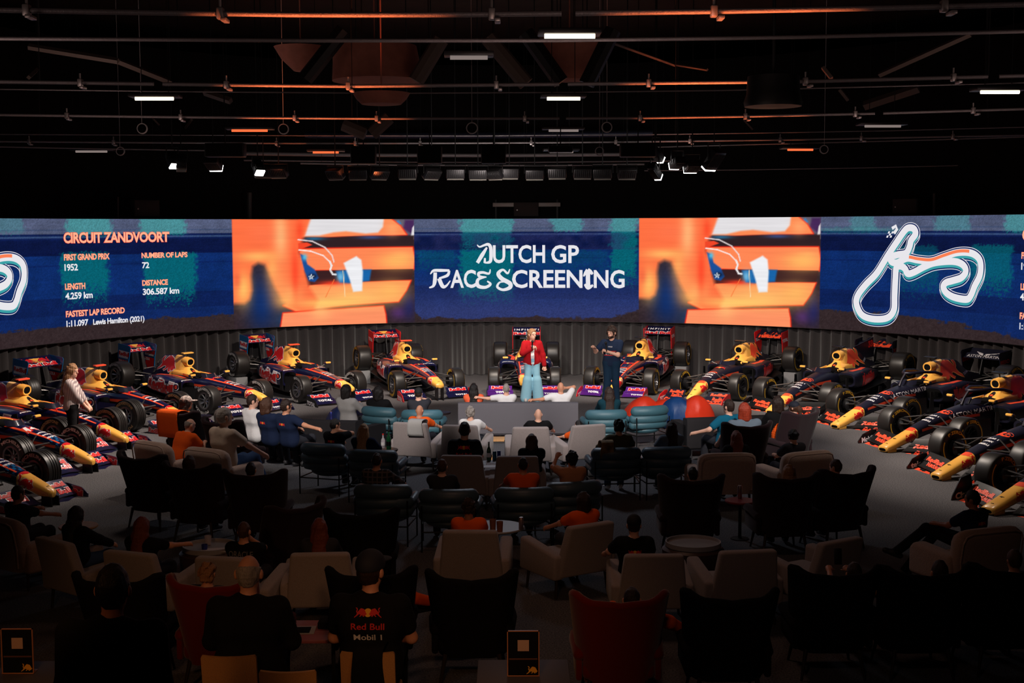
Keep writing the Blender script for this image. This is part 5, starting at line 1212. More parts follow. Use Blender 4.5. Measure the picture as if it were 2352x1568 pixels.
def unit(v): v = np.asarray(v, float); return v / (np.linalg.norm(v) + 1e-9)
def ik(S, T, a, b, hint):
    S, T = np.asarray(S, float), np.asarray(T, float); d = T - S; L = np.linalg.norm(d)
    if L > (a + b) * .995: T = S + d / L * (a + b) * .995; d = T - S; L = np.linalg.norm(d)
    x = (a * a - b * b + L * L) / (2 * L); h = sqrt(max(a * a - x * x, 0)); u = d / L; hv = np.asarray(hint, float); hv = unit(hv - u * (hv @ u))
    return S + u * x + hv * h, T
SKIN = {'light': mat('skin_light', rgb(226, 172, 148), .5, spec=.4), 'mid': mat('skin_mid', rgb(206, 144, 114), .5, spec=.4), 'tan': mat('skin_tan', rgb(178, 116, 86), .5, spec=.4)}
HAIRM = {k: mat('hair_' + k, c, .5, noise=.35, nscale=60, bump=.5, stretch=(3, 3, .3), spec=.4) for k, c in dict(black=rgb(24, 18, 17), dark=rgb(44, 28, 22), brown=rgb(74, 46, 32), reddish=rgb(110, 48, 30), red=rgb(150, 50, 26), blonde=rgb(196, 150, 104), fair=rgb(150, 108, 74), grey=rgb(150, 140, 134), white=rgb(206, 196, 188)).items()}
CL = {k: mat('cloth_' + k, c, .9, bump=.25, nscale=16, spec=.15) for k, c in dict(red=rgb(168, 22, 30), navy=rgb(26, 36, 62), teamnavy=rgb(30, 42, 66), black=rgb(20, 19, 21), white=rgb(226, 222, 222), orange=rgb(238, 92, 26), coral=rgb(244, 104, 66), tan=rgb(190, 132, 96), beige=rgb(214, 192, 174), greyblue=rgb(96, 108, 122), grey=rgb(108, 108, 112),
      darkteal=rgb(14, 50, 62), teal=rgb(16, 92, 120), khaki=rgb(84, 82, 66), jeans=rgb(54, 76, 112), paleblue=rgb(150, 200, 220), slacks=rgb(26, 48, 70), lightgrey=rgb(170, 166, 164), mustard=rgb(196, 130, 40), plum=rgb(70, 40, 50), charcoal=rgb(48, 48, 54)).items()}
def wave_cloth(name, c0, c1, scale, plaid=False):
    m = bpy.data.materials.new(name); m.use_nodes = True; nt = m.node_tree; b = nt.nodes['Principled BSDF']; b.inputs['Roughness'].default_value = .9
    tc = nt.nodes.new('ShaderNodeTexCoord'); mx = nt.nodes.new('ShaderNodeMix'); mx.data_type = 'RGBA'; mx.inputs['A'].default_value = (*c0, 1); mx.inputs['B'].default_value = (*c1, 1)
    wv = nt.nodes.new('ShaderNodeTexWave'); wv.bands_direction = 'X' if not plaid else 'Y'; wv.inputs['Scale'].default_value = scale; nt.links.new(tc.outputs['Object'], wv.inputs['Vector']); src = wv.outputs['Fac']
    if plaid:
        w2 = nt.nodes.new('ShaderNodeTexWave'); w2.bands_direction = 'Z'; w2.inputs['Scale'].default_value = scale; nt.links.new(tc.outputs['Object'], w2.inputs['Vector'])
        ma = nt.nodes.new('ShaderNodeMath'); ma.operation = 'MAXIMUM'; nt.links.new(src, ma.inputs[0]); nt.links.new(w2.outputs['Fac'], ma.inputs[1]); p = nt.nodes.new('ShaderNodeMath'); p.operation = 'POWER'; p.inputs[1].default_value = 5; nt.links.new(ma.outputs[0], p.inputs[0]); src = p.outputs[0]
    nt.links.new(src, mx.inputs['Factor']); nt.links.new(mx.outputs['Result'], b.inputs['Base Color']); CL[name.replace('cloth_', '')] = m
wave_cloth('cloth_striped', rgb(206, 190, 186), rgb(128, 112, 116), 10); wave_cloth('cloth_plaid', rgb(30, 27, 28), rgb(104, 92, 88), 5, True); wave_cloth('cloth_tiger', rgb(220, 120, 36), rgb(60, 40, 28), 5)
M_SHOE = mat('white_trainer', rgb(216, 210, 208), .6); M_SHOED = mat('dark_shoe', rgb(40, 38, 40), .6); M_CAPN = mat('navy_cap', rgb(22, 26, 42), .8); M_CAPB = mat('black_cap', rgb(18, 17, 19), .8)
D_RED = mat('print_red', rgb(206, 40, 34), .8); D_YEL = mat('print_yellow', rgb(240, 172, 40), .8); D_WHT = mat('print_white', rgb(216, 212, 212), .8); D_GREY = mat('print_grey', rgb(110, 106, 106), .8)
M_EYEW = mat('eye_white', rgb(235, 230, 228), .3); M_EYED = mat('eye_dark', rgb(30, 22, 20), .2); M_LIP = mat('lip', rgb(176, 92, 88), .5)

def person(label, pos, yaw, pose='sit', seat=.44, k=1.0, lean=14, skin='light', hair=('short', 'dark'), shirt='black', sleeve='short', pants='charcoal', shoe=M_SHOED, arms=('lap', 'lap'), hyaw=0.0, hpitch=0.0, sway=0.0,
           res=.013, decals=None, legs=None, cap=None, jacket=False, flare=False, hint=None, fist=False, detail=False, bulk=1.0, group=None, twist=0.0, open_front=None):
    o = empty('person', (pos[0], pos[1], pos[2] if len(pos) > 2 else 0), yaw, label, 'person', group)
    b = radians(lean); u = np.array([-sin(b), 0, cos(b)]); f = np.array([cos(b), 0, sin(b)])
    if twist: tw = radians(twist); ct = np.array([[cos(tw), -sin(tw), 0], [sin(tw), cos(tw), 0], [0, 0, 1]]); f = ct @ f; lat = ct @ np.array([0, 1.0, 0])
    else: lat = np.array([0, 1.0, 0])
    if sway: rr = radians(sway); u = np.array([u[0], -sin(rr), u[2] * cos(rr)])
    sit = pose == 'sit'; Pc = np.array([-.06, 0, seat + .10 * k]) if sit else np.array([0, 0, .95 * k])
    T = lambda h, fw=0, s=0: Pc + (u * h + f * fw) * k + (lat if h > .2 else np.array([0, 1.0, 0])) * s * k * bulk
    hb = radians(hpitch); hy = radians(hyaw); Rz = np.array([[cos(hy), -sin(hy), 0], [sin(hy), cos(hy), 0], [0, 0, 1]]); Ry = np.array([[cos(hb), 0, sin(hb)], [0, 1, 0], [-sin(hb), 0, cos(hb)]]); HR = Rz @ Ry
    up_h = unit(u * .55 + np.array([.12, 0, .6])); Hc = T(.50) + (up_h * .165 + np.array([.015, 0, 0])) * k; H = lambda x, y, z: Hc + HR @ (np.array([x, y, z]) * k)
    hipL = [T(-.02, .02, s * .09) for s in (1, -1)]; knees = []; ank = []; toes = []
    for i, s in enumerate((1, -1)):
        L = (legs[i] if legs else None)
        if sit: kn = np.array([.38 * k, s * .13 * k, seat + .10 * k]) if not L else np.array(L[0]); an = np.array([kn[0] + .06, kn[1], .08]) if not L else np.array(L[1])
        else: kn = np.array([.02, s * .09 * k, .50 * k]) if not L else np.array(L[0]); an = np.array([-.02, s * .09 * k, .08 * k]) if not L else np.array(L[1])
        knees.append(kn); ank.append(an); d = an - kn; tdir = unit(np.array([1, .15 * s, 0])) if not (L and len(L) > 2) else unit(np.array(L[2])); toes.append(an + tdir * .16 * k + np.array([0, 0, -.035]) * (1 if an[2] < .2 else 0))
    SH = [T(.435, 0, s * .185) for s in (1, -1)]; EL = []; WR = []
    for i, s in enumerate((1, -1)):
        a = arms[i]
        if isinstance(a, str):
            t = {'lap': (.26, s * .11, seat + .24) if sit else (.10, s * .25, .80 * k), 'rest': (.27, s * .27, seat + .22), 'down': (.05, s * .27, .78 * k), 'face': tuple(H(.11, s * .05, -.13)), 'chin': tuple(H(.12, s * .02, -.15)), 'phone': (.30, s * .08, seat + .46), 'ear': tuple(H(.02, s * .11, -.03)), 'cross': (.20, -s * .04, seat + .32), 'head': tuple(H(-.04, s * .12, .05))}[a]
        else: t = a
        hd = (hint or {}).get(i, (-.25, s * .8, -.7)); e, w_ = ik(SH[i], t, .29 * k, .255 * k, hd); EL.append(e); WR.append(w_)
    allp = np.array([T(-.1, -.2, .25), T(-.1, -.2, -.25), T(-.1, .2, 0), H(0, 0, .18), *knees, *ank, *toes, *SH, *EL, *WR] + [w_ + unit(w_ - e) * .2 for e, w_ in zip(EL, WR)]); lo, hi = allp.min(0) - .17, allp.max(0) + .17; lo[2] = max(lo[2], -.03)
    def torso(F, g, shirt_=False):
        F.cap(T(.0, 0, -.07), T(.0, 0, .07), .125 * k * bulk + g, .125 * k * bulk + g, .05); F.cap(T(.13, .01, -.06), T(.13, .01, .06), .112 * k * bulk ** 1.6 + g, .112 * k * bulk ** 1.6 + g, .06)
        F.cap(T(.30, .0, -.085), T(.30, 0, .085), .118 * k * bulk + g, .118 * k * bulk + g, .06); F.cap(T(.415, -.015, -.12), T(.415, -.015, .12), .072 * k + g, .072 * k + g, .06); F.cap(T(.45, -.01, -.04), T(.47, -.01, .04), .06 * k + g, .055 * k + g, .05)
    def arm(F, i, g, part=1.0, fore=1.0):
        S, E_, W_ = SH[i], EL[i], WR[i]
        F.cap(S, S + (E_ - S) * part, .056 * k + g, (.056 - .016 * part) * k + g, .04)
        if part >= 1 and fore > 0: F.cap(E_, E_ + (W_ - E_) * fore, .041 * k + g, .029 * k + g, .03)
    def leg(F, i, g, fl=0.0):
        F.cap(hipL[i], knees[i], .092 * k * bulk + g, .062 * k + g, .05); F.cap(knees[i], ank[i], (.058 + fl * .5) * k + g, (.04 + fl) * k + g, .04)
    # skin
    F = Field(lo, hi, res); torso(F, -.004)
    for i in (0, 1): leg(F, i, -.006); F.cap(ank[i], toes[i], .04 * k, .03 * k, .03)
    F.cap(T(.45), Hc - up_h * .05 * k, .058 * k, .054 * k, .04)
    F.ell(Hc, np.array([.098, .077, .118]) * k, HR, .03); F.ell(H(.028, 0, -.065), np.array([.064, .055, .058]) * k, HR, .03); F.ell(H(.07, 0, -.098), np.array([.026, .028, .024]) * k, HR, .025)
    F.cap(H(.094, 0, .018), H(.116, 0, -.022), .010 * k, .015 * k, .014); F.ell(H(.084, 0, -.062), np.array([.022, .03, .014]) * k, HR, .02); F.ell(H(.078, 0, .035), np.array([.022, .06, .018]) * k, HR, .03)
    for s in (1, -1): F.ell(H(-.004, s * .087, -.012), np.array([.026, .014, .036]) * k, HR, .012)
    for i, s in enumerate((1, -1)):
        arm(F, i, 0); d = unit(WR[i] - EL[i]); sd = unit(np.cross(d, np.array([0, 0, 1.0]) if abs(d[2]) < .8 else np.array([1.0, 0, 0]))); nn_ = unit(np.cross(sd, d)); w_ = WR[i]
        if nn_[2] > 0 and abs(d[2]) < .8: nn_ = -nn_
        if hasattr(sd, '__len__') and (sd @ np.array([0, s, 0])) < 0: sd = -sd
        F.cap(w_, w_ + d * .075 * k - nn_ * 0, .028 * k, .034 * k, .02); F.cap(w_ + d * .03 * k - sd * .018 * k, w_ + d * .085 * k - sd * .02 * k, .022 * k, .018 * k, .02); F.cap(w_ + d * .03 * k + sd * .018 * k, w_ + d * .085 * k + sd * .02 * k, .022 * k, .018 * k, .02)
        curl = 1.0 if (fist is True or fist == i + 10) else .35
        for q, ln in ((-.033, .066), (-.011, .078), (.011, .074), (.033, .058)):
            b0 = w_ + (d * .085 + sd * q) * k; b1 = b0 + (d * ln * .5 * (1 - .6 * curl) + nn_ * ln * .5 * curl) * k; b2 = b1 + (d * ln * .5 * (.7 - 1.5 * curl) + nn_ * ln * .5 * min(1, .3 + curl)) * k
            F.cap(b0, b1, .0105 * k, .0095 * k, .006); F.cap(b1, b2, .0095 * k, .0085 * k, .005)
        t0 = w_ + (d * .03 - sd * .03) * k; t1 = t0 + (d * .035 - sd * .03 + nn_ * .02) * k; F.cap(t0, t1, .014 * k, .012 * k, .012); F.cap(t1, t1 + (d * .03 - sd * .004 + nn_ * .01) * k, .0115 * k, .0095 * k, .006)
    link('body', fmesh('body', F.surface(), [SKIN[skin]]), o)
    # trousers
    F = Field(lo, hi, res); F.cap(T(.0, 0, -.07), T(.0, 0, .07), .131 * k * bulk, .131 * k * bulk, .05)
    if not sit: F.cap(T(.06, 0, -.06), T(.06, 0, .06), .125 * k * bulk, .125 * k * bulk, .05)
    for i in (0, 1): leg(F, i, .012 if not flare else .018, .075 if flare else .012)
    if not sit: F.ell(T(.34), (.3, .4, .21 * k), None, .02, True)
    for i in (0, 1):
        if not flare: F.ell(ank[i] + unit(ank[i] - knees[i]) * .09, (.09, .09, .09), None, .02, True)
    sf = F.surface(); link('trousers', fmesh('trousers', sf, [CL[pants]]), o)
    # shirt or jacket
    g = .019 if jacket else .016; F = Field(lo, hi, res); torso(F, g)
    if jacket: F.cap(T(.02, 0, -.08), T(.02, 0, .08), .145 * k * bulk, .145 * k * bulk, .04)
    for i in (0, 1): arm(F, i, g + .008, .62 if sleeve == 'short' else .12 if sleeve == 'none' else 1.0, .92 if sleeve == 'long' else .45 if sleeve == 'half' else 0)
    F.ell(T(.565, .03), (.095, .075, .085), None, .02, True)
    if sit: F.ell(T(-.14, .12), (.16, .3, .10), None, .02, True)
    else: F.ell(T(-.30), (.4, .5, .25 * k if not jacket else .23 * k), None, .02, True)
    if open_front: F.ell(T(.22, .16, 0), (.10, open_front, .34), None, .02, True)
    sf = F.surface(); mats = [CL[shirt]]; ex = None
    if decals:
        bv = BVHTree.FromPolygons([tuple(v) for v in sf[0]], [tuple(q) for q in sf[1]]); ex = []; mats = [CL[shirt], D_RED, D_YEL, D_WHT, D_GREY]
        for kind, hgt, size, mi, side in decals:
            sx = -1 if side == 'back' else 1; org = T(hgt) + np.array([sx * .6, 0, 0]); ax = np.array([0, -1.0 if sx < 0 else 1.0, 0]); ay = np.array([0, 0, 1.0]); rd = np.array([-sx * 1.0, 0, 0])
            def put(V, F_, m, off):
                V, F_ = subdiv2d(V, F_, .05); V, F_ = lay(V, F_, (org, ax, ay, rd), bv, off); ex.append((V, F_, m))
            if kind == 'twin':
                V, F_ = disc2d(size * .3); put(V, F_, 2, .003)
                for q in (-1, 1): put(BULL_IN[0] * np.array([-q * size, size]) * .95 + np.array([q * size * 1.02, 0]), BULL_IN[1], 1 if mi == 1 else mi, .005)
            elif kind == 'bar': V, F_ = rect2d(size, .014); put(V - np.array([size / 2, 0]), F_, mi, .004)
            else: V, F_ = text2d(kind, .015); hh = size / max(len(kind), 3) * 1.5; put(boxed(V, -size / 2, size / 2, 0, hh), F_, mi, .004)
    link('shirt' if not jacket else 'jacket', fmesh('shirt', sf, mats, ex), o)
    if open_front:
        F = Field(lo, hi, res); torso(F, .006); F.ell(T(.60, .04), (.11, .10, .11), None, .02, True); F.ell(T(-.16), (.4, .5, .25 * k), None, .02, True); link('top', fmesh('top', F.surface(), [CL['white']]), o)
        F = Field(lo, hi, res); F.cap(T(.0, 0, -.08), T(.0, 0, .08), .151 * k * bulk, .151 * k * bulk, .04); F.below(T(-.045)[2]); Z_ = T(-.005)[2]; zz = (F.lo[2] + F.res * np.arange(F.n[2]))[None, None]; F.D = np.maximum(F.D, (zz - Z_).astype(np.float32)); sf = F.surface()
        if sf: link('hem_band', fmesh('hem_band', sf, [CL['white']]), o)
    # shoes
    for i in (0, 1):
        F = Field(np.minimum(ank[i], toes[i]) - .12, np.maximum(ank[i], toes[i]) + .12, res); d = unit(toes[i] - ank[i]); F.cap(ank[i] - d * .05 + np.array([0, 0, -.03]), toes[i], .047 * k, .042 * k, .03); F.cap(ank[i], ank[i] + d * .03, .045 * k, .045 * k, .03)
        if ank[i][2] < .2: F.below(.004)
        sf = F.surface()
        if sf: link('shoe', fmesh('shoe', sf, [shoe]), o)
    # hair
    st, hc = hair
    if st != 'bald':
        F = Field(Hc - np.array([.30, .24, .62]) * k, Hc + np.array([.24, .24, .24]) * k, res); e = {'curly': .024, 'short': .010, 'crop': .006, 'fringe': .005}.get(st, .016)
        F.ell(H(-.006, 0, .008), np.array([.102 + e, (.078 if st in ('short', 'crop', 'fringe', 'curly') else .082) + e, .122 + e]) * k, HR, .03)
        if st == 'fringe': F.ell(H(.03, 0, .10), np.array([.13, .11, .085]) * k, HR, .02, True)
        F.ell(H(.125, 0, -.045), np.array([.085 if st not in ('long', 'bob', 'tail') else .075, .13, .105]) * k, HR, .02, True); F.ell(H(.03, 0, -.19), np.array([.2, .2, .125]) * k, HR, .02, True)
        for s in (1, -1):
            if st in ('short', 'crop', 'fringe', 'curly'): F.ell(H(.015, s * .10, -.06), np.array([.05, .035, .055]) * k, HR, .02, True)
        if st == 'long':
            tip = T(.22, -.16); F.cap(H(-.06, 0, .0), H(-.075, 0, -.12), .078 * k, .07 * k, .04); F.cap(H(-.075, 0, -.12), T(.25, -.155), .07 * k, .045 * k, .04)
            for s in (1, -1): F.cap(H(-.03, s * .055, .02), H(-.045, s * .07, -.13), .042 * k, .05 * k, .04); F.cap(H(-.06, s * .05, -.12), T(.24, -.15, s * .075), .06 * k, .035 * k, .05)
        if st == 'bob':
            for s in (1, -1): F.cap(H(-.02, s * .06, .02), H(-.02, s * .075, -.13), .048 * k, .05 * k, .04)
            F.cap(H(-.06, 0, .0), H(-.065, 0, -.13), .075 * k, .07 * k, .04)
        if st == 'swept':
            F.ell(H(.13, 0, -.02), np.array([.10, .14, .13]) * k, HR, .02, True); F.cap(H(-.07, 0, .02), H(-.10, 0, -.10), .05 * k, .045 * k, .04); F.cap(H(-.10, 0, -.10), T(.36, -.12), .045 * k, .03 * k, .04); F.ell(H(-.115, 0, .05), np.array([.045, .05, .04]) * k, HR, .02)
            for s in (1, -1): F.ell(H(.02, s * .10, -.055), np.array([.05, .04, .05]) * k, HR, .02, True)
        if st == 'tail': F.cap(H(-.10, 0, .03), H(-.14, 0, -.02), .035 * k, .04 * k, .03); F.cap(H(-.14, 0, -.02), T(.30, -.17), .04 * k, .02 * k, .04)
        if st == 'bun': F.ell(H(-.125, 0, .02), np.array([.05, .055, .05]) * k, HR, .02)
        sf = F.surface()
        if sf: link('hair', fmesh('hair', sf, [HAIRM[hc]], jit={'curly': .009, 'short': .002}.get(st, .003)), o)
    if cap:
        F = Field(Hc - .25 * k, Hc + .32 * k, res); F.ell(H(-.004, 0, .045), np.array([.122, .098, .105]) * k, HR, .02); F.ell(H(0, 0, -.075), np.array([.2, .2, .10]) * k, HR, .02, True); F.ell(H(.15, 0, .045), np.array([.085, .075, .012]) * k, HR, .015); sf = F.surface()
        link('cap', fmesh('cap', sf, [cap]), o)
    if detail:
        for s in (1, -1):
            mb = MB(); mb.ball(H(.086, s * .031, .012), .0125 * k, 12, 8, 0); mb.ball(H(.0945, s * .031, .012), .0068 * k, 10, 6, 1); mb.build('eye', [M_EYEW, M_EYED], o)
            mb = MB(); roll(mb, [H(.096, s * .016, .038), H(.097, s * .034, .043), H(.088, s * .05, .036)], [.004, .004, .0025], 6); mb.build('eyebrow', HAIRM[hc], o)
        mb = MB(); roll(mb, [H(.090, .024, -.060), H(.104, 0, -.064), H(.090, -.024, -.060)], [.003, .0055, .003], 8); mb.build('mouth', M_LIP, o)
    o['_h'] = [float(q) for q in Hc]; W_ = Matrix.Rotation(yaw, 3, 'Z'); off = Vector(o.location)
    return o, [np.array(W_ @ Vector(w_) + off) for w_ in WR], np.array(W_ @ Vector(Hc) + off)
def sitter(label, key, hx, hy, dyaw=0.0, fwd=.04, **k):
    """someone on one of the seats; the head is brought to pixel hx, hy by sliding across the seat and by body size"""
    loc, a, kind, zs = SEATS[key]; sh = {'G': .43, 'R': .43, 'W': .45, 'P': .47, 'T': .55}[kind]; sh = k.pop('sh', sh); lean = k.pop('lean', 12)
    c = np.array([loc[0] + cos(a) * fwd, loc[1] + sin(a) * fwd])
    return placed(label, c, a + radians(dyaw), hx, hy, sh, lean, **k)
def placed(label, c, yaw, hx, hy, sh, lean=12, **k):
    p = at_depth(hx, hy, c[1] + .0); kk = float(np.clip((p[2] - sh) / .762, .74, 1.14)); kk = k.pop('k', kk); yh = 1.0
    q = np.array([c[0], c[1]]); lateral = np.array([-sin(yaw), cos(yaw)]); hxl = (-.06 - sin(radians(lean)) * .6 * kk + .08)
    head = q + np.array([cos(yaw), sin(yaw)]) * hxl; dx = p[0] - head[0]; sl = np.clip(dx * lateral[0] if abs(lateral[0]) > .5 else dx * .6, -.24, .24); q = q + lateral * sl
    return person(label, (q[0], q[1], 0), yaw, 'sit', sh, kk, lean, **k)
# ---- the two presenters and the standing visitors
M_MIC = mat('microphone_black', rgb(22, 22, 24), .5)
def microphone(p, d, label):
    mb = MB(); p = np.asarray(p); d = unit(d); mb.tube([p - d * .09, p + d * .07], [.013, .018], 10, 0); o = None
    r = empty('microphone', tuple(p), 0, label, 'microphone'); q = MB(); q.tube([-d * .10, d * .07], [.013, .018], 10); q.build('handle', M_MIC, r); q = MB(); q.ball(d * .10, .031, 14, 10); q.build('mesh_head', M_MIC, r)
    return r
g = at(1222, 921); ya = radians(-82)
o, wr, hd = person('woman standing with a microphone in a red varsity jacket and wide pale jeans', (g[0], g[1], 0), ya, 'stand', k=.985, lean=-1, skin='light', hair=('swept', 'fair'), shirt='red', sleeve='long', pants='paleblue', shoe=M_SHOE, jacket=True, flare=True, detail=True, bulk=.93,
    arms=((.05, .30, .80), (.235, -.03, 1.27)), hint={1: (-.1, -.9, -.5)}, fist=11, hyaw=32, hpitch=6, res=.0085, decals=[('C', .36, .10, 3, 'front')], open_front=.05, legs=(((.05, .11, .50), (.02, .15, .08)), ((.03, -.11, .50), (.0, -.15, .08))))
microphone(wr[1] + np.array([-.0, -.06, .075]), (.05, -.15, 1), 'black microphone held by the woman in the red jacket')
mb = MB()
g = at(1405, 932); ya = radians(-112)
o, wr, hd = person('bearded man standing with a microphone in a navy team T-shirt, pointing to the side', (g[0], g[1], 0), ya, 'stand', k=1.05, lean=1, skin='light', hair=('curly', 'dark'), shirt='teamnavy', sleeve='short', pants='slacks', shoe=M_SHOE, detail=True,
    arms=((.24, -.04, 1.28), (.42, -.30, 1.37)), hint={0: (-.1, .8, -.7), 1: (-.2, -.5, -.9)}, fist=10, hyaw=-14, hpitch=4, res=.0085, decals=[('bar', .26, .30, 1, 'front'), ('BYBIT', .19, .22, 3, 'front'), ('bar', .17, .30, 1, 'front'), ('ORACLE', .35, .10, 3, 'front')],
    legs=(((.02, .10, .52), (-.05, .12, .08)), ((.06, -.09, .52), (.16, -.13, .08))))
microphone(wr[0] + np.array([-.02, -.05, .10]), (-.1, -.1, 1), 'black microphone held by the bearded man in navy')
F = Field(np.array(o['_h']) - .2, np.array(o['_h']) + .2, .0085); c = np.array(o['_h'])
hyw = radians(-14); R_ = np.array([[cos(hyw), -sin(hyw), 0], [sin(hyw), cos(hyw), 0], [0, 0, 1]])
F.ell(c + R_ @ np.array([.03, 0, -.085]), (.074, .068, .06), R_, .02); F.ell(c + R_ @ np.array([.09, 0, -.055]), (.05, .03, .022), R_, .02, True); F.ell(c + R_ @ np.array([.05, 0, .03]), (.1, .12, .075), R_, .02, True)
link('beard', fmesh('beard', F.surface(), [HAIRM['dark']], jit=.003), o)
g = at(168, 1046); ya = radians(8)
person('young woman standing among the cars in a striped blouse and black trousers', (g[0], g[1], 0), ya, 'stand', k=.96, lean=0, skin='light', hair=('long', 'fair'), shirt='striped', sleeve='half', pants='black', detail=True, arms=((.30, .06, .88), (.28, -.04, .86)), hyaw=-18, hpitch=8, res=.010)
g = at_depth(252, 1362, 7.9)
person('large man in black at the bottom left, seen from behind', (g[0], g[1], 0), radians(88), 'stand', k=1.16, lean=-2, skin='tan', hair=('short', 'black'), shirt='black', sleeve='long', pants='black', arms=('down', 'down'), res=.012, bulk=1.22, jacket=True)
# ---- the three on the grey sofa
def on_sofa(label, hx, hy, yaw=90, D=None, sh=.46, **k):
    p = at(hx, hy, 1.15); c = np.array([p[0], D if D else p[1]]); return placed(label, c, radians(yaw), hx, hy, sh, **k)
DS = at(1190, 924, .78)[1] + .38
on_sofa('dark-haired woman in an orange top at the left end of the grey sofa', 1088, 892, 92, DS, hair=('long', 'black'), shirt='coral', sleeve='none', skin='light', arms=('lap', 'lap'), lean=12)
on_sofa('grey-haired man in a white T-shirt in the middle of the grey sofa', 1163, 893, 90, DS, hair=('short', 'grey'), shirt='white', sleeve='short', arms=((-.24, .62, .86), 'lap'), hint={0: (-.2, .2, -.9)}, lean=14, hyaw=-4, res=.010)
on_sofa('bald man in a white T-shirt with one arm along the grey sofa', 1287, 886, 92, DS, hair=('bald', 'grey'), skin='mid', shirt='white', sleeve='short', arms=((-.30, .66, .80), 'ear'), hint={0: (-.1, .1, -.9), 1: (.1, -.75, -.6)}, lean=12, hyaw=6, res=.010, bulk=1.06)
# ---- left curved sofa
def near(label, hx, hy, yaw, z=1.14, sh=.44, fx=0.0, **k):
    p = at(hx, hy, z); c = np.array([p[0] + .04 * cos(radians(yaw)), p[1] + .06]); return placed(label, c, radians(yaw), hx, hy, sh, **k)
near('man with cropped dark hair in white at the far end of the curved sofa', 586, 919, 48, hair=('crop', 'dark'), shirt='white', arms=('lap', 'lap'), lean=8, hyaw=-24)
near('woman with dark brown hair and a navy team shirt on the curved sofa', 621, 926, 52, hair=('bob', 'brown'), shirt='navy', arms=('lap', 'lap'), hyaw=-20, decals=[('twin', .33, .07, 1, 'back')])
near('man in a navy team shirt with his bare arm along the curved sofa', 664, 929, 56, hair=('short', 'dark'), skin='mid', shirt='navy', arms=('lap', (-.10, -.70, .78)), hint={1: (-.1, -.2, -.9)}, hyaw=-20, res=.010, decals=[('twin', .33, .07, 1, 'back')])
# ---- left seats
sitter('white-haired man in a beige polo shirt with his arm on the cream armchair', 'R2', 523, 956, -4, hair=('short', 'white'), shirt='beige', pants='jeans', arms=((.20, .10, .78), (.42, -.36, .64)), hint={1: (-.3, -.7, -.4)}, lean=2, hyaw=-22, res=.010, shoe=M_SHOE, legs=(((.42, .12, .55), (.48, .14, .08)), ((.48, -.06, .58), (.62, -.16, .10))))
sitter('man leaning forward in an orange shirt, grey hair and glasses', 'R1', 440, 972, 0, fwd=.16, hair=('fringe', 'grey'), shirt='orange', pants='jeans', lean=-24, arms=((.36, .12, .70), (.36, -.10, .70)), hyaw=-10, hpitch=14, res=.011, bulk=1.15)
sitter('person in a speckled white cap and tiger print top beside the orange towel', 'W21', 424, 926, 0, fwd=.12, hair=('long', 'dark'), shirt='tiger', sleeve='long', cap=mat('speckled_white_cap', rgb(206, 186, 178), .8, noise=.9, nscale=30), lean=4, hyaw=-30)
sitter('grey-haired woman whose head shows left of the white-haired man', 'W20', 497, 953, 0, fwd=.06, hair=('bob', 'grey'), shirt='charcoal', sleeve='long', lean=10, hyaw=-10)
# ---- front rows, centre
sitter('bald man in an orange T-shirt on the grey armchair with the white cloth', 'G1', 967, 946, 0, hair=('bald', 'grey'), skin='mid', shirt='orange', arms=('lap', 'rest'), lean=8, res=.011)
sitter('grey curly-haired man in a white T-shirt on a grey armchair', 'G2', 1083, 948, 0, hair=('curly', 'grey'), shirt='white', arms=('lap', 'rest'), lean=9)
sitter('bald man in a black T-shirt on the grey armchair right of the oak table', 'G3', 1236, 950, 0, hair=('bald', 'grey'), shirt='black', arms=('rest', 'rest'), lean=9, bulk=1.08)
sitter('dark-haired boy in an orange T-shirt on the turned grey armchair', 'G4', 1325, 967, 0, sh=.30, k=.62, hair=('short', 'black'), shirt='orange', arms=('rest', 'lap'), lean=6)
sitter('man in a black shirt with red lettering and a bull emblem, behind a grey armchair', 'G5', 1068, 985, 0, fwd=.10, hair=('short', 'dark'), shirt='black', arms=('lap', 'lap'), lean=6, res=.010, decals=[('twin', .40, .095, 1, 'back'), ('Red Bull', .27, .23, 1, 'back')])
sitter('woman with bobbed brown hair in black behind the small grey table', 'G6', 1221, 1018, 0, hair=('bob', 'brown'), shirt='black', arms=('lap', 'lap'), lean=8)
sitter('man in a black cap and dark T-shirt on a teal padded chair', 'P2', 962, 902, 0, hair=('short', 'dark'), cap=M_CAPB, shirt='charcoal', arms=('lap', 'face'), lean=6, hint={1: (.1, -.9, -.5)}, pants='jeans')
near('person with a dark hood and grey sleeves on the navy beanbag', 801, 915, 60, z=.80, sh=.28, hair=('bob', 'black'), shirt='lightgrey', sleeve='long', arms=((.22, .08, .62), (.2, -.08, .66)), lean=10, hyaw=-20, k=.9)
near('person with black hair in a black jacket between navy beanbag and teal chair', 872, 914, 75, z=.86, sh=.30, hair=('bob', 'black'), shirt='black', sleeve='long', lean=10, k=.9, jacket=True)
sitter('woman with long dark brown hair on the teal chair right of the sofa', 'P5', 1398, 900, 0, hair=('long', 'dark'), shirt='darkteal', sleeve='long', lean=8)
sitter('man with glasses and dark hair in a black team shirt, hand at his face', 'P3', 777, 987, -6, fwd=.10, hair=('short', 'black'), skin='mid', shirt='black', arms=('lap', 'face'), lean=4, hyaw=-28, res=.011, decals=[('twin', .33, .07, 1, 'back')])
sitter('woman with long blonde hair in a navy hooded top', 'P4', 836, 992, -4, fwd=.06, hair=('long', 'blonde'), shirt='navy', sleeve='long', pants='paleblue', lean=5)
sitter('short-haired man in a dark plaid shirt', 'P9', 867, 1056, -4, fwd=.06, hair=('crop', 'dark'), skin='mid', shirt='plaid', sleeve='long', arms=('lap', 'rest'), lean=4)
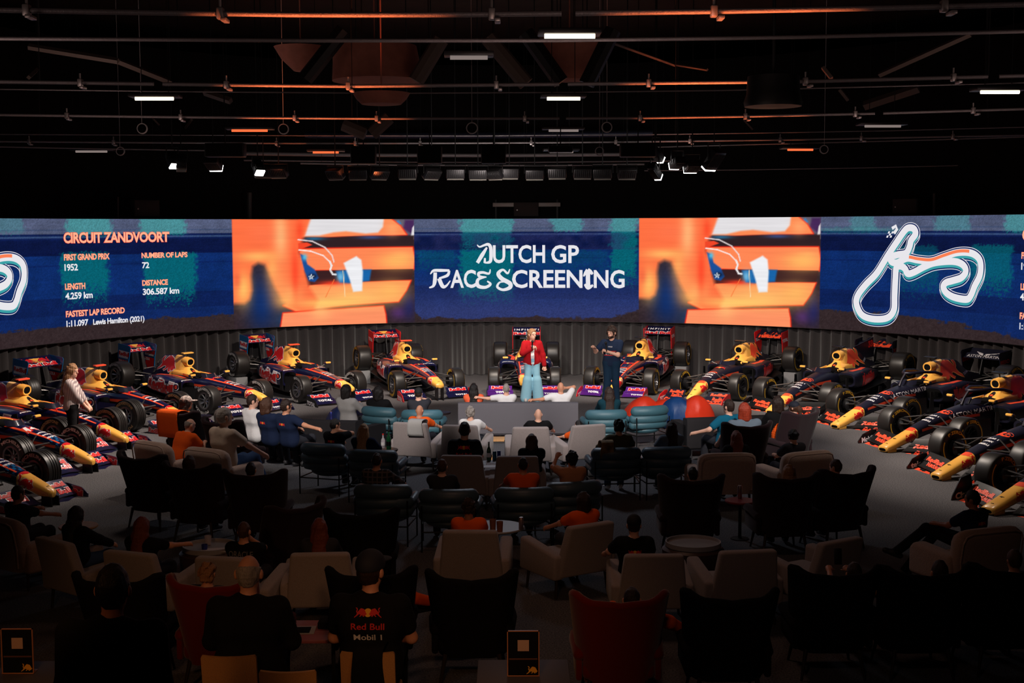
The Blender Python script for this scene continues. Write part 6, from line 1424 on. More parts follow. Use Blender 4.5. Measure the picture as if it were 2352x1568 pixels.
sitter('man in a dark top resting his cheek on his hand, right of the plaid shirt', 'P10', 1016, 1073, 0, fwd=.06, hair=('short', 'brown'), shirt='charcoal', sleeve='long', arms=('face', 'lap'), lean=6)
sitter('broad man in an orange T-shirt with short dark hair, centre row', 'P11', 1201, 1070, 0, fwd=.06, hair=('crop', 'black'), skin='tan', shirt='orange', arms=('rest', 'lap'), lean=5, res=.011, bulk=1.1)
sitter('curly dark-haired man in a tan T-shirt with a raised hand', 'P12', 1311, 1052, 0, fwd=.08, hair=('curly', 'black'), skin='mid', shirt='tan', arms=((.22, .10, 1.02), 'rest'), lean=6, res=.011)
sitter('dark curly-haired man in a khaki green shirt', 'P7', 1420, 978, 0, fwd=.06, hair=('curly', 'black'), shirt='khaki', sleeve='long', pants='jeans', arms=('rest', 'rest'), lean=6, shoe=M_SHOE)
_, W_PHONE8, _ = sitter('woman with very long dark hair in a grey-blue top holding a phone', 'P8', 1540, 985, 0, fwd=.06, hair=('long', 'dark'), shirt='greyblue', sleeve='long', arms=('lap', 'phone'), lean=5)
# ---- right seats
near('dark-haired man in a teal shirt on the charcoal sofa', 1668, 931, 118, hair=('short', 'dark'), shirt='teal', arms=((.1, .5, .70), 'lap'), hyaw=16, lean=10)
near('broad person with short red hair and a grey T-shirt', 1705, 940, 108, z=1.16, hair=('bob', 'red'), shirt='greyblue', arms=((.05, .38, .62), 'lap'), bulk=1.3, res=.011, lean=8)
near('dark-haired woman in black at the right end of the charcoal sofa', 1781, 924, 112, hair=('bob', 'dark'), shirt='black', sleeve='long', lean=8)
sitter('person in a navy cap on the turned aubergine wing chair', 'W10', 1837, 938, 0, fwd=.10, hair=('tail', 'brown'), cap=M_CAPN, shirt='navy', arms=('rest', 'lap'), hyaw=14, lean=2)
sitter('woman with dark hair held by a claw clip on the turned cream armchair', 'R4', 1818, 1001, 0, fwd=.08, hair=('bun', 'black'), shirt='charcoal', arms=('lap', 'lap'), lean=2, hpitch=10)
sitter('woman with long reddish brown hair on the front cream armchair', 'R3', 1689, 1006, 0, fwd=.06, hair=('long', 'reddish'), shirt='black', lean=6)
sitter('man with glasses and short brown hair in an orange top on a wing chair', 'W8', 1917, 1073, 0, fwd=.12, hair=('short', 'brown'), shirt='orange', arms=('lap', 'lap'), lean=2, hyaw=24)
sitter('woman with very long fair brown hair on a dark wing chair', 'W7', 1808, 1082, 0, fwd=.08, hair=('long', 'fair'), shirt='charcoal', sleeve='long', lean=6)
sitter('man with cropped black hair and ears showing above a dark wing chair', 'W6', 1589, 1098, 0, fwd=.08, hair=('crop', 'black'), shirt='black', lean=8)
sitter('man in a dark team shirt with crossed legs on the right edge armchair', 'R6', 2287, 1150, 12, fwd=.16, hair=('short', 'black'), skin='tan', shirt='navy', pants='black', arms=((.30, .20, .70), 'lap'), lean=0, hyaw=22, decals=[('twin', .33, .07, 1, 'back')], legs=(((.42, .22, .62), (.62, .50, .34), (.6, .8, .2)), ((.46, -.02, .56), (.66, .30, .08), (.8, .6, 0))))
# ---- left rear
sitter('small child with brown hair above the second dark wing chair', 'W2', 437, 1072, 0, fwd=.06, hair=('bob', 'brown'), shirt='charcoal', lean=8)
sitter('person with dark hair barely above the third dark wing chair', 'W3', 580, 1090, 0, fwd=.06, hair=('short', 'dark'), shirt='charcoal', lean=8)
sitter('woman with long black hair and jeans on the leftmost grey armchair', 'G12', 152, 1192, 4, fwd=.04, hair=('long', 'black'), shirt='black', sleeve='long', pants='jeans', arms=((.3, .1, .62), (.34, -.14, .60)), lean=2)
sitter('woman with long brown hair and a bare forearm, lower left', 'G13', 327, 1224, 0, fwd=.04, hair=('long', 'reddish'), skin='mid', shirt='black', arms=('lap', (.42, -.34, .72)), lean=3)
sitter('bald man in a black shirt with grey lettering, hand to his face', 'G14', 566, 1219, 0, fwd=.06, hair=('crop', 'brown'), skin='mid', shirt='black', arms=('lap', 'face'), lean=3, res=.011, decals=[('ORACLE', .33, .26, 4, 'back')])
sitter('woman with long brown hair behind the mauve table', 'G15', 735, 1210, 0, fwd=.04, hair=('long', 'reddish'), skin='mid', shirt='charcoal', sleeve='long', lean=4)
sitter('person with round dark hair and an orange collar, left of the glasses', 'G7', 1078, 1188, 0, fwd=.04, hair=('curly', 'dark'), skin='tan', shirt='orange', lean=6)
sitter('woman with bobbed dark hair in an orange T-shirt on the turned armchair', 'G8', 1346, 1154, -4, fwd=.06, hair=('bob', 'dark'), skin='mid', shirt='orange', arms=('rest', 'lap'), lean=4)
sitter('man in a dark cap with a small bull emblem on his black shirt', 'G9', 1455, 1203, 0, fwd=.06, hair=('short', 'dark'), cap=M_CAPB, shirt='black', arms=('rest', 'lap'), lean=2, res=.011, decals=[('twin', .33, .075, 1, 'back')])
sitter('person with bare forearms leaning back on the left edge armchair', 'R5', -16, 1158, 0, fwd=.10, hair=('short', 'dark'), skin='mid', shirt='charcoal', arms=((.40, .16, .72), (.45, -.20, .66)), lean=4)
sitter('person with curly fair hair in the left rust red wing chair', 'W12', 482, 1338, 0, fwd=.08, hair=('curly', 'fair'), skin='mid', shirt='charcoal', lean=6)
sitter('bald man in a black jacket on a tan dining chair', 'T1', 571, 1302, 0, fwd=.06, hair=('fringe', 'grey'), skin='mid', shirt='black', sleeve='long', pants='black', jacket=True, lean=-2, arms=('lap', 'lap'), res=.011, bulk=1.12)
sitter('man in a cap and black shirt with red and white lettering on his back', 'T3', 852, 1305, 0, fwd=.06, hair=('short', 'dark'), skin='mid', cap=M_CAPN, shirt='black', pants='black', lean=-1, arms=('lap', 'lap'), res=.010, bulk=1.1, hyaw=-22, decals=[('twin', .41, .105, 1, 'back'), ('Red Bull', .30, .26, 1, 'back'), ('Mobil 1', .225, .22, 3, 'back')])
sitter('person in orange with jeans and a dark striped trainer stretched to the right', 'W14', 872, 1430, -20, fwd=.34, hair=('short', 'dark'), skin='mid', shirt='orange', sleeve='long', pants='charcoal', lean=46, arms=('lap', (.20, -.52, .52)), k=.86, legs=(((.34, .12, .56), (.40, .14, .08)), ((.34, -.34, .50), (.34, -.62, .22), (.5, -.85, -.1))))
_, W_PHONE15, _ = sitter('person holding a phone above the black wing chair rim, lower right', 'W15', 1945, 1440, 0, fwd=.36, hair=('short', 'dark'), skin='mid', shirt='charcoal', lean=46, arms=((.24, .10, .84), (.24, -.06, .84)), k=.78)
_, W_PAPER16, _ = sitter('person in a mustard sleeve holding a white paper, lower right', 'W16', 2150, 1450, 0, fwd=.44, hair=('short', 'dark'), skin='mid', shirt='mustard', lean=52, sleeve='long', arms=((.10, .60, .56), (.0, -.64, .56)), hint={0: (-.2, .8, .2), 1: (-.2, -.9, .4)}, k=.84)
sitter('person with short brown hair in the right edge wing chair', 'W17', 2322, 1300, 0, fwd=.08, hair=('short', 'brown'), skin='mid', shirt='charcoal', lean=6)
sitter('person in orange with bare hands right of the rust red wing chair', 'W11', 1440, 1500, 0, fwd=.44, hair=('crop', 'dark'), skin='mid', shirt='orange', sleeve='long', pants='charcoal', lean=54, arms=('lap', (.02, -.66, .44)), hint={1: (-.3, -.6, .3)}, k=.84)
# ------------------------------------------------------------------ lighting rig under the roof
M_PIPE = mat('rig_steel', rgb(128, 120, 122), 0.5, 0.25, bump=0.3, nscale=60)
M_RIG = mat('rig_black', rgb(16, 15, 16), 0.5, 0.3)
M_FIX = mat('fixture_grey', rgb(52, 50, 52), 0.4, 0.6)
M_CLAMP = mat('clamp_alloy', rgb(190, 180, 178), 0.4, 0.7)
M_DUCT = mat('duct_brown', rgb(156, 94, 78), 0.8, noise=0.15, nscale=8)
L_HOT = glow('lamp_white_hot', (1.0, .96, .92), 14.0); L_WARM = glow('lamp_warm_white', (1.0, .84, .60), 2.4); L_AMB = glow('lamp_amber', (1.0, .16, .05), 1.1); L_DIM = glow('unlit_tube_glow', (1.0, .80, .74), .22)  # L_DIM: faint glow put into tubes that are unlit
ZP = 5.95
def rail(P, z, r, name, m, label, cat, clamps=(), group=None, gaps=()):
    W_ = [at(x, y, z) for x, y in P]; c = W_[len(W_) // 2]; o = empty(name, (c[0], c[1], z), 0, label, cat, group)
    X = [p[0] for p in P]
    def along(x): t = np.interp(x, X, range(len(P))); i = min(int(t), len(P) - 2); return W_[i] + (W_[i + 1] - W_[i]) * (t - i)
    cuts = [X[0]] + [q for g_ in gaps for q in g_] + [X[-1]]
    for a, b in zip(cuts[::2], cuts[1::2]):
        mb = MB(); mb.tube([along(x) - c for x in np.linspace(a, b, 14)], r, 10); mb.build('pipe', m, o)
    for x in clamps:
        p = along(x) - c; mb = MB(); mb.rbox((p[0], p[1], p[2] + .0), (.06, .085, .10), .012, 0); mb.rbox((p[0] + .05, p[1] - .05, p[2] - .065), (.05, .16, .03), .006, 0); mb.tube([(p[0], p[1], p[2] + .05), (p[0], p[1], p[2] + .12)], .012, 6, 0); mb.build('clamp', M_CLAMP, o)
    for t in (.06, .35, .65, .94):
        p = along(X[0] + (X[-1] - X[0]) * t) - c; mb = MB(); mb.tube([p, (p[0], p[1], 9.19 - z)], .004, 5); mb.build('hanger', M_RIG, o)
    return o
GR = 'curved lighting pipes under the roof'
rail([(-60, 22), (350, 29), (700, 34), (1000, 34), (1300, 31), (1650, 26), (2000, 19), (2420, 8)], ZP, .024, 'lighting_pipe', M_PIPE, 'lighting pipe with clamps, highest row under the roof', 'pipe', (60, 505, 1130, 1640, 2170), GR, ((1290, 1322),))
rail([(-60, 187), (520, 195), (800, 198), (1140, 195), (1490, 191), (1845, 187), (2190, 178), (2420, 172)], ZP, .024, 'lighting_pipe', M_PIPE, 'lighting pipe with clamps, second row from the top', 'pipe', (180, 520, 800, 1140, 1490, 1850, 2190), GR, ((350, 370), (1285, 1305), (1750, 1828), (2270, 2296)))
rail([(-60, 263), (420, 269), (865, 272), (1205, 272), (1470, 271), (1710, 267), (2000, 261), (2420, 248)], ZP, .022, 'lighting_pipe', M_PIPE, 'lighting pipe with clamps, third row from the top', 'pipe', (150, 415, 675, 865, 1205, 1470, 1712, 1965, 2240), GR, ((1285, 1300), (2010, 2030)))
rail([(-60, 324), (300, 327), (640, 329), (960, 329), (1220, 328), (1500, 325), (1800, 321), (2100, 315), (2420, 309)], ZP, .020, 'lighting_pipe', M_PIPE, 'lighting pipe with clamps, fourth row from the top', 'pipe', (65, 260, 635, 815, 965, 1220, 1415, 1585, 1792, 1980, 2190), GR)
GB = 'thin satin roof rails between the lighting pipes'
for P, z, r, lab in (([(-60, 88), (700, 93), (1250, 93), (1800, 86), (2420, 70)], 6.15, .022, 'thin dull roof rail below the highest lighting pipe'),
                     ([(-60, 204), (500, 211), (900, 214), (1300, 212), (1700, 207), (2420, 188)], 6.05, .010, 'thin bright roof rail below the second lighting pipe'),
                     ([(-60, 308), (600, 311), (1100, 312), (1500, 309), (2000, 301), (2420, 290)], 6.1, .012, 'thin roof rail above the fourth lighting pipe'),
                     ([(540, 352), (800, 356), (1150, 357), (1500, 354)], 5.9, .045, 'thick grey rig tube behind the hanging black boxes'),
                     ([(560, 368), (900, 372), (1200, 373), (1560, 369)], 5.75, .018, 'thin rig tube just above the row of stage lights'),
                     ([(690, 375), (900, 379), (1250, 380), (1480, 377)], 5.65, .022, 'rig tube that carries the row of stage lights'),
                     ([(1500, 338), (1800, 330), (2100, 322), (2420, 312)], 5.9, .014, 'thin rig tube at the right running over the lit lamps'),
                     ([(1480, 392), (1700, 390), (2000, 385), (2200, 380)], 5.5, .012, 'lowest thin rig tube at the right behind the lit lamps'),
                     ([(-40, 336), (200, 341), (440, 345), (560, 347)], 5.85, .016, 'thin rig tube at the left over the lit lamps')):
    rail(P, z, r, 'roof_rail', M_PIPE, lab, 'rail', (), GB)
mb = MB(); W_ = [at(x, y, 6.6) for x, y in ((545, 309), (800, 312), (1150, 311), (1500, 306))]; mb.tube(W_, .09, 10); o = mb.build('beam', mat('blue_grey_beam', rgb(70, 74, 96), 0.4, 0.6)); o['kind'] = 'structure'
# roof trusses and braces
M_BRACE = mat('brace_grey', rgb(92, 78, 72), 0.7)
def beam(a, b, za, zb, wd=.14, m=M_BRACE, n=4):
    mb = MB(); mb.tube([at(*a, za), at(*b, zb)], wd / 2, n); o = mb.build('beam', m); o['kind'] = 'structure'
for a, b, za, zb, wd in (((65, 107), (270, 140), 6.9, 6.7, .10), ((270, 140), (390, 188), 6.7, 6.5, .10), ((100, 266), (260, 299), 7.2, 6.8, .22), ((260, 299), (390, 323), 6.8, 6.5, .22), ((470, 212), (530, 232), 6.8, 6.6, .14), ((640, 275), (730, 306), 7.0, 6.7, .16),
                         ((1985, 243), (2110, 202), 6.6, 6.9, .2), ((1808, 297), (1925, 262), 6.7, 7.0, .2), ((1762, 318), (1815, 300), 6.5, 6.8, .18), ((1550, 148), (1625, 160), 6.9, 6.7, .05), ((1400, 96), (1550, 150), 7.1, 6.9, .05), ((2020, 172), (2230, 78), 6.7, 7.2, .10), ((2090, 330), (2200, 325), 6.4, 6.5, .2),
                         ((66, 178), (85, 160), 6.6, 6.8, .08), ((1890, 155), (1910, 180), 6.8, 6.6, .08), ((1928, 205), (1948, 230), 6.7, 6.5, .08), ((1708, 275), (1728, 297), 6.8, 6.6, .06), ((2170, 262), (2195, 287), 6.8, 6.6, .08), ((352, 273), (380, 302), 6.8, 6.6, .06), ((440, 275), (418, 303), 6.8, 6.6, .08)):
    beam(a, b, za, zb, wd)
for a, b in (((770, 94), (705, 176)), ((1225, 100), (1285, 184)), ((1395, 96), (1350, 188)), ((1000, 112), (958, 182)), ((1140, 110), (1205, 188)), ((800, 290), (838, 306)), ((885, 278), (855, 306))):
    D_ = 19.5 if a[1] < 200 else 23.5; v = at_depth(b[0], b[1], D_) - at_depth(a[0], a[1], D_); mb = MB(); mb.tube([at_depth(a[0], a[1], D_) - v * .3, at_depth(b[0], b[1], D_) + v * .06], .12, 8)
    o = mb.build('beam', M_RIG if a[0] not in (1000, 1140, 800, 885) else M_BRACE); o['kind'] = 'structure'
def cone(px, yt, yb, wt, wb, D, label, sq=1.0, dx=0):
    a, b = at_depth(px, yt, D), at_depth(px + dx, yb, D); s = D / FPX; mb = MB(); rings = []
    for t, w_ in ((0, wb * .8), (.02, wb), (.5, wb + (wt - wb) * .62), (1, wt)):
        c = b + (a - b) * t; rings.append([(c[0] - b[0] + w_ * s / 2 * cos(q), (c[1] - b[1]) + w_ * s / 2 * sq * sin(q), c[2] - b[2]) for q in [2 * pi * k / 28 for k in range(28)]])
    mb.loft(rings); mb.tube([(a[0] - b[0], a[1] - b[1], a[2] - b[2] - .05), (a[0] - b[0], a[1] - b[1], 9.19 - b[2])], .012, 10); o = mb.build('ventilation_duct', M_DUCT); o.location = tuple(b); tag(o, label, 'duct', 'brown ventilation ducts under the roof')
cone(1308, 94, 186, 170, 88, 21.0, 'brown ventilation duct below the brightest strip light'); cone(860, 106, 188, 190, 210, 20.5, 'broad brown ventilation duct left of the white roof panel', dx=10); cone(690, 108, 164, 120, 30, 20.5, 'narrow brown ventilation duct left of the broad one'); cone(876, 214, 240, 130, 90, 18.6, 'small brown ventilation duct above the black boxes')
# strip lights
def strip_light(x0, x1, y, z, m, label, hh=.05, hx=14, deep=.30):
    a, b = at(x0, y, z), at(x1, y, z); c = (a + b) / 2; L = np.linalg.norm(b - a); o = empty('strip_light', tuple(c), atan2(b[1] - a[1], b[0] - a[0]), label, 'ceiling light', 'strip lights under the roof'); e = hx * np.linalg.norm(b - a) / max(x1 - x0, 1)
    q = MB(); q.rbox((0, .02, hh * .5 + .02), (L + 2 * e, deep, hh), .01); q.build('housing', M_FIX, o)
    q = MB(); q.tube([(-L / 2, -.04, 0), (L / 2, -.04, 0)], .026, 10); q.build('tube', m, o)
    for s in (-1, 1): q = MB(); q.tube([(s * L * .35, .02, hh), (s * L * .35, .02, 9.19 - c[2])], .006, 6); q.build('hanger', M_RIG, o)
for x0, x1, y, z, m, lab in ((1250, 1366, 84, 6.0, L_WARM, 'brightest strip light, glowing white over the middle of the hall'), (312, 400, 227, 5.9, L_WARM, 'lit strip light at the left below the second lighting pipe'), (1256, 1332, 227, 5.9, L_WARM, 'lit strip light in the middle below the second lighting pipe'), (2250, 2338, 212, 5.9, L_WARM, 'lit strip light near the right edge'),
                              (1034, 1120, 133, 6.1, L_DIM, 'unlit pale roof panel left of the brightest strip light'), (533, 615, 300, 5.95, L_AMB, 'amber strip light at the left above the orange helmet picture'), (719, 778, 350, 5.75, L_AMB, 'small amber strip light left of the hanging black boxes'), (1260, 1328, 300, 5.95, L_DIM, 'unlit strip light in the middle above the row of black boxes'),
                              (1808, 1866, 344, 5.75, L_AMB, 'small amber strip light right of the lit lamps'), (1985, 2067, 290, 5.95, L_DIM, 'unlit strip light with a white bracket at the right'), (175, 247, 348, 5.8, L_DIM, 'unlit strip light with a white bracket at the left'), (1262, 1316, 349, 5.75, L_DIM, 'unlit strip light under a black box, middle')):
    strip_light(x0, x1, y, z, m, lab)
# hanging black boxes, drum, cable coils
def hang_box(x0, x1, y0, y1, D, label, name='hanging_speaker', cat='speaker'):
    a, b = at_depth(x0, y1, D), at_depth(x1, y0, D); c = (a + b) / 2; o = empty(name, tuple(c), 0, label, cat, 'black boxes hanging in the rig'); q = MB(); q.rbox((0, .12, 0), (b[0] - a[0], .28, b[2] - a[2]), .02); q.build('cabinet', M_RIG, o)
    q = MB(); q.rbox((0, -.03, 0), ((b[0] - a[0]) * .92, .02, (b[2] - a[2]) * .9), .006); q.build('grille', M_BLACK, o); q = MB(); q.tube([(0, .1, (b[2] - a[2]) / 2), (0, .1, 9.19 - c[2])], .012, 6); q.build('hanger', M_RIG, o)
for x0, x1, y0, y1, lab in ((805, 862, 335, 376, 'black box hanging left in the rig row of three'), (958, 1014, 334, 375, 'black box hanging in the middle of the rig row of three'), (1105, 1162, 332, 375, 'black box hanging right in the rig row of three'), (1260, 1316, 334, 349, 'flat black box hanging above the unlit strip light'), (1425, 1508, 328, 360, 'wide black box beside the lit lamps at the right'), (470, 560, 328, 360, 'wide black box beside the lit lamps at the left')):
    hang_box(x0, x1, y0, y1, 25.0, lab)
p = at_depth(1776, 215, 15.5); s = 15.5 / FPX; mb = MB(); mb.lathe([(0, -.16), (64 * s, -.15), (66 * s, -.10), (60 * s, .0), (58 * s, .20), (0, .20)], 36); mb.tube([(0, 0, .2), (0, 0, 9.19 - p[2])], .02, 8); o = mb.build('fan_housing', M_RIG); o.location = tuple(p); tag(o, 'black drum shaped fan housing hanging right of the middle', 'fan')
def coil(px, py, r, D, label):
    p = at_depth(px, py, D); s = D / FPX; o = empty('cable_coil', tuple(p), 0, label, 'cable', 'pale cable coils hung from the rig'); q = MB()
    for k in range(2): q.tube([(r * s * (1 + .06 * k) * cos(a), .02 * k, r * s * (1 + .05 * k) * sin(a)) for a in np.linspace(0, 2 * pi, 24)], .008, 6)
    q.build('loops', mat('pale_cable', rgb(190, 184, 184), .5), o); q = MB(); q.tube([(0, 0, r * s), (0, 0, 9.19 - p[2])], .004, 6); q.build('tail', MATS['pale_cable'], o)
for a in ((651, 296, 11, 23, 'pale cable coil left of the blue-grey beam'), (1084, 294, 12, 23, 'pale cable coil in the middle of the rig'), (1394, 292, 11, 23, 'pale cable coil above the right row of stage lights'), (326, 295, 11, 23, 'dim cable coil at the far left of the rig'), (276, 347, 9, 26, 'small cable coil left of the left lit lamps'), (1377, 347, 9, 26, 'small cable coil below the one at the right'), (1893, 343, 9, 26, 'small cable coil right of the lit lamps')): coil(*a)
# stage lights
def stage_light(px, py, D, label, w_=.42, h_=.27, yaw=0, pitch=25, lit=None, name='stage_light'):
    p = at_depth(px, py, D); o = empty(name, tuple(p), radians(yaw), label, 'stage light', 'stage lights of the inner rig'); R_ = Matrix.Rotation(radians(pitch), 4, 'X')
    q = MB(); q.rbox((0, 0, 0), (w_, .16, h_), .02, 0, 2, R_)
    for k in range(9): q.rbox((-w_ * .42 + k * w_ * .105, -.085, .01), (w_ * .035, .02, h_ * .72), .003, 0, 1, R_)
    q.build('lamp_body', M_FIX, o); q = MB(); q.rbox((0, .0, -h_ / 2 - .01), (w_ * .92, .15, .035), .004, 0, 1, R_); q.build('lens', lit or mat('lens_unlit', rgb(120, 116, 110), .2), o)
    q = MB(); q.tube([(-w_ / 2 - .02, 0, 0), (-w_ / 2 - .02, 0, h_ * .75), (w_ / 2 + .02, 0, h_ * .75), (w_ / 2 + .02, 0, 0)], .014, 6); q.tube([(0, 0, h_ * .75), (0, 0, 9.19 - p[2])], .012, 6); q.build('yoke', M_RIG, o)
for k, (px, py, yw, pt) in enumerate(((822, 398, 4, 30), (872, 398, 35, 40), (936, 397, -3, 22), (992, 398, 40, 40), (1046, 397, 2, 25), (1098, 398, -4, 28), (1136, 398, -38, 40), (1170, 396, 5, 22), (1228, 398, 0, 30), (1280, 396, -6, 24), (1338, 396, 4, 28), (1384, 397, -8, 24), (1440, 397, 6, 30), (770, 398, -30, 35), (605, 393, 28, 36), (640, 394, -20, 32))):
    stage_light(px, py, 28.6, 'unlit finned stage light, %s of the sixteen from the left' % ('first second third fourth fifth sixth seventh eighth ninth tenth eleventh twelfth thirteenth fourteenth fifteenth sixteenth'.split()[sorted([822, 872, 936, 992, 1046, 1098, 1136, 1170, 1228, 1280, 1338, 1384, 1440, 770, 605, 640]).index(px)]), .40, .22, yw, pt)
for px, py, yw, pt, w_, h_, lit, lab in ((396, 366, 40, -35, .22, .34, L_HOT, 'tilted lit stage light at the far left of the rig'), (416, 372, 15, -20, .22, .34, None, 'unlit tilted stage light beside the far left lit lamp'), (490, 376, -10, 62, .30, .34, L_HOT, 'brightest stage light of the left cluster'), (592, 384, 35, -40, .2, .3, L_HOT, 'narrow lit stage light left of the unlit row'),
                                         (1507, 352, -40, 55, .16, .44, L_HOT, 'upper narrow lit stage light of the right cluster'), (1504, 393, -35, 55, .16, .40, L_HOT, 'lower narrow lit stage light of the right cluster'), (1556, 374, 20, 70, .24, .34, L_HOT, 'square lit stage light in the middle of the right cluster'), (1590, 382, 10, 68, .30, .34, L_HOT, 'brightest stage light of the right cluster'), (1640, 366, 40, 40, .34, .46, L_HOT, 'big finned lit stage light at the right end of the cluster')):
    stage_light(px, py, 27.6, lab, w_, h_, yw, pt, lit)
# what stands on the upper edge of the screen
def on_ring(px, py, r):
    d = CF + CR * (px - 1176) / FPX - CU * (py - 784) / FPX; a = d[0] ** 2 + d[1] ** 2; b = 2 * (-d[1] * HALL[1]); c = HALL[1] ** 2 - r * r; t = (-b + sqrt(b * b - 4 * a * c)) / (2 * a); return np.array([0, 0, CAM_H]) + d * t
M_GREYBAR = mat('pale_steel_bar', rgb(150, 140, 136), .5, .3)
c = on_ring(1209, 500, 12.15); o = empty('speaker_rack', tuple(c), 0, 'pale steel frame on the screen top that carries a black speaker', 'rack')
for x in (1139, 1280): a, b = on_ring(x, 503, 12.15) - c, on_ring(x, 458, 12.15) - c; q = MB(); q.rbox(((a[0] + b[0]) / 2, (a[1] + b[1]) / 2, (a[2] + b[2]) / 2), (.055, .055, abs(b[2] - a[2])), .005); q.build('post', M_STEEL_D, o)
a, b = on_ring(1132, 470, 12.1) - c, on_ring(1287, 470, 12.1) - c; q = MB(); q.rbox(((a[0] + b[0]) / 2, (a[1] + b[1]) / 2 - .03, (a[2] + b[2]) / 2), (b[0] - a[0], .04, .11), .006); q.build('crossbar', M_GREYBAR, o)
def screen_speaker(x0, x1, y0, y1, label, lean=0.0):
    a, b = on_ring(x0, y1, 12.0), on_ring(x1, y0, 12.0); c = (a + b) / 2; w_ = np.linalg.norm((b - a)[:2]); h_ = b[2] - a[2]; o = empty('speaker', tuple(c), atan2(b[1] - a[1], b[0] - a[0]), label, 'speaker', 'speakers above the screen')
    q = MB(); q.rbox((0, .10, 0), (w_, .30, h_), .02); q.build('cabinet', mat('speaker_black', rgb(30, 26, 26), .7), o); q = MB(); q.rbox((0, -.055, 0), (w_ * .94, .015, h_ * .92), .004); q.build('grille', mat('speaker_mesh', rgb(46, 38, 37), .8, bump=.4, nscale=300), o); q = MB(); q.rbox((-w_ * .36, -.066, -.02), (.035, .01, .03), .002); q.build('badge', M_CLAMP, o)
screen_speaker(1180, 1237, 464, 497, 'black speaker hung from the pale frame above the screen title'); screen_speaker(306, 364, 459, 497, 'dark speaker above the left lap figures'); screen_speaker(2052, 2110, 455, 491, 'dark speaker above the track map at the right')
for x, y0, y1, lab, wd in ((573, 442, 503, 'grey lattice post on the screen top, left of the helmet picture', .12), (271, 452, 502, 'thin post on the screen top at the left', .05), (2146, 444, 494, 'thin post on the screen top at the right', .07)):
    a, b = on_ring(x, y1, 12.15), on_ring(x, y0, 12.15); q = MB(); q.tube([a - a, b - a], wd / 2, 8); o = q.build('post', mat('lattice_grey', rgb(84, 78, 76), .6, .3, bump=.8, nscale=60)); o.name = 'mast'; o.location = tuple(a); tag(o, lab, 'mast')
# ------------------------------------------------------------------ small things on seats and tables
M_GLASSG = mat('green_bottle_glass', rgb(20, 70, 40), .1, spec=.7); M_CLEAR = mat('clear_plastic', rgb(210, 200, 205), .1, alpha=.45, spec=.7); M_PAPER = mat('white_paper', rgb(214, 208, 208), .8); M_CANB = mat('blue_can', rgb(60, 70, 150), .3, .7); M_CANT = mat('teal_can', rgb(40, 90, 110), .3, .7); M_CANS = mat('silver_can', rgb(170, 150, 150), .3, .8); M_AMBER = mat('amber_drink', rgb(150, 90, 56), .15, alpha=.8, spec=.7)
def bottle(px, py, z, h, r, m, label, cap_m=M_PAPER, label_m=M_PAPER):
    p = at(px, py, z); o = empty('bottle', tuple(p), 0, label, 'bottle'); q = MB(); q.lathe([(0, 0), (r, .004), (r, h * .52), (r * .85, h * .62), (r * .36, h * .74), (r * .34, h * .95), (0, h * .95)], 20); q.build('glass', m, o)
    q = MB(); q.lathe([(r * .42, h * .92), (r * .42, h), (0, h)], 14); q.build('bottle_cap', cap_m, o); q = MB(); q.lathe([(r * 1.01, h * .2), (r * 1.012, h * .42)], 20); q.build('paper_label', label_m, o, recalc=False)
def can(px, py, z, m, label, h=.145, r=.029):
    p = at(px, py, z); o = empty('drink_can', tuple(p), 0, label, 'can'); q = MB(); q.lathe([(0, 0), (r * .8, 0), (r, .008), (r, h - .012), (r * .82, h), (0, h - .003)], 20); q.build('body', m, o); q = MB(); q.lathe([(0, h), (r * .8, h + .001)], 20); q.build('lid', M_CLAMP, o, recalc=False)
def tumbler(px, py, z, m, label, h=.11, r=.04, name='glass_tumbler'):
    p = at(px, py, z); q = MB(); q.lathe([(0, 0), (r * .85, 0), (r, h), (r * .93, h), (r * .78, .01), (0, .01)], 20); o = q.build(name, m); o.location = tuple(p); tag(o, label, 'cup' if 'cup' in name else 'glass')
bottle(1123, 1058, .50, .30, .034, M_GLASSG, 'green glass bottle on the small grey round table'); can(1136, 1057, .50, M_CANT, 'teal can right of the green bottle'); can(1146, 1056, .50, M_CANB, 'blue can furthest right of the green bottle')
bottle(880, 1029, .50, .24, .035, M_CLEAR, 'clear plastic water bottle beside the blonde woman', D_RED); bottle(893, 1032, .50, .32, .04, M_GLASSG, 'dark green flask beside the blonde woman', M_LEG, M_LEG)
round_table(886, 1031, .50, .20, M_TRAY, 'dark round side table holding a clear bottle and a flask')
can(761, 966, .52, M_CANB, 'blue can on the oak table at the end of the curved sofa', .17, .03); can(1699, 1144, .52, M_CANS, 'tall can on the plum round table', .17, .03); can(1197, 1215, .52, M_CANS, 'silver can right of the two glasses')
tumbler(1132, 1217, .52, M_AMBER, 'amber glass on the left of the low grey table', .13, .04); tumbler(1148, 1220, .52, M_AMBER, 'amber glass on the low grey table nearest the can', .12, .04); tumbler(478, 1252, .56, M_CLEAR, 'clear tumbler on the drum side table'); tumbler(470, 1262, .56, M_CANB, 'dark short glass in front of the clear tumbler on the drum table', .06, .035); tumbler(552, 990, .55, M_PAPER, 'white cup on the round tray table', .09, .04, 'paper_cup')
def sheet(px, py, z, wx, wy, yaw, m, label, name='paper_sheet', cat='paper', th=.004):
    p = at(px, py, z); q = MB(); q.rbox((0, 0, th / 2), (wx, wy, th), .0); o = q.build(name, m); o.location = tuple(p); o.rotation_euler = (0, 0, radians(yaw)); tag(o, label, cat); return o
sheet(1126, 1071, .61, .20, .26, 95, M_PAPER, 'white paper on the right arm of the grey armchair'); sheet(490, 1264, .56, .20, .28, 100, M_PAPER, 'white paper on the drum side table'); sheet(566, 992, .553, .18, .24, 60, M_PAPER, 'printed paper on the round tray table')
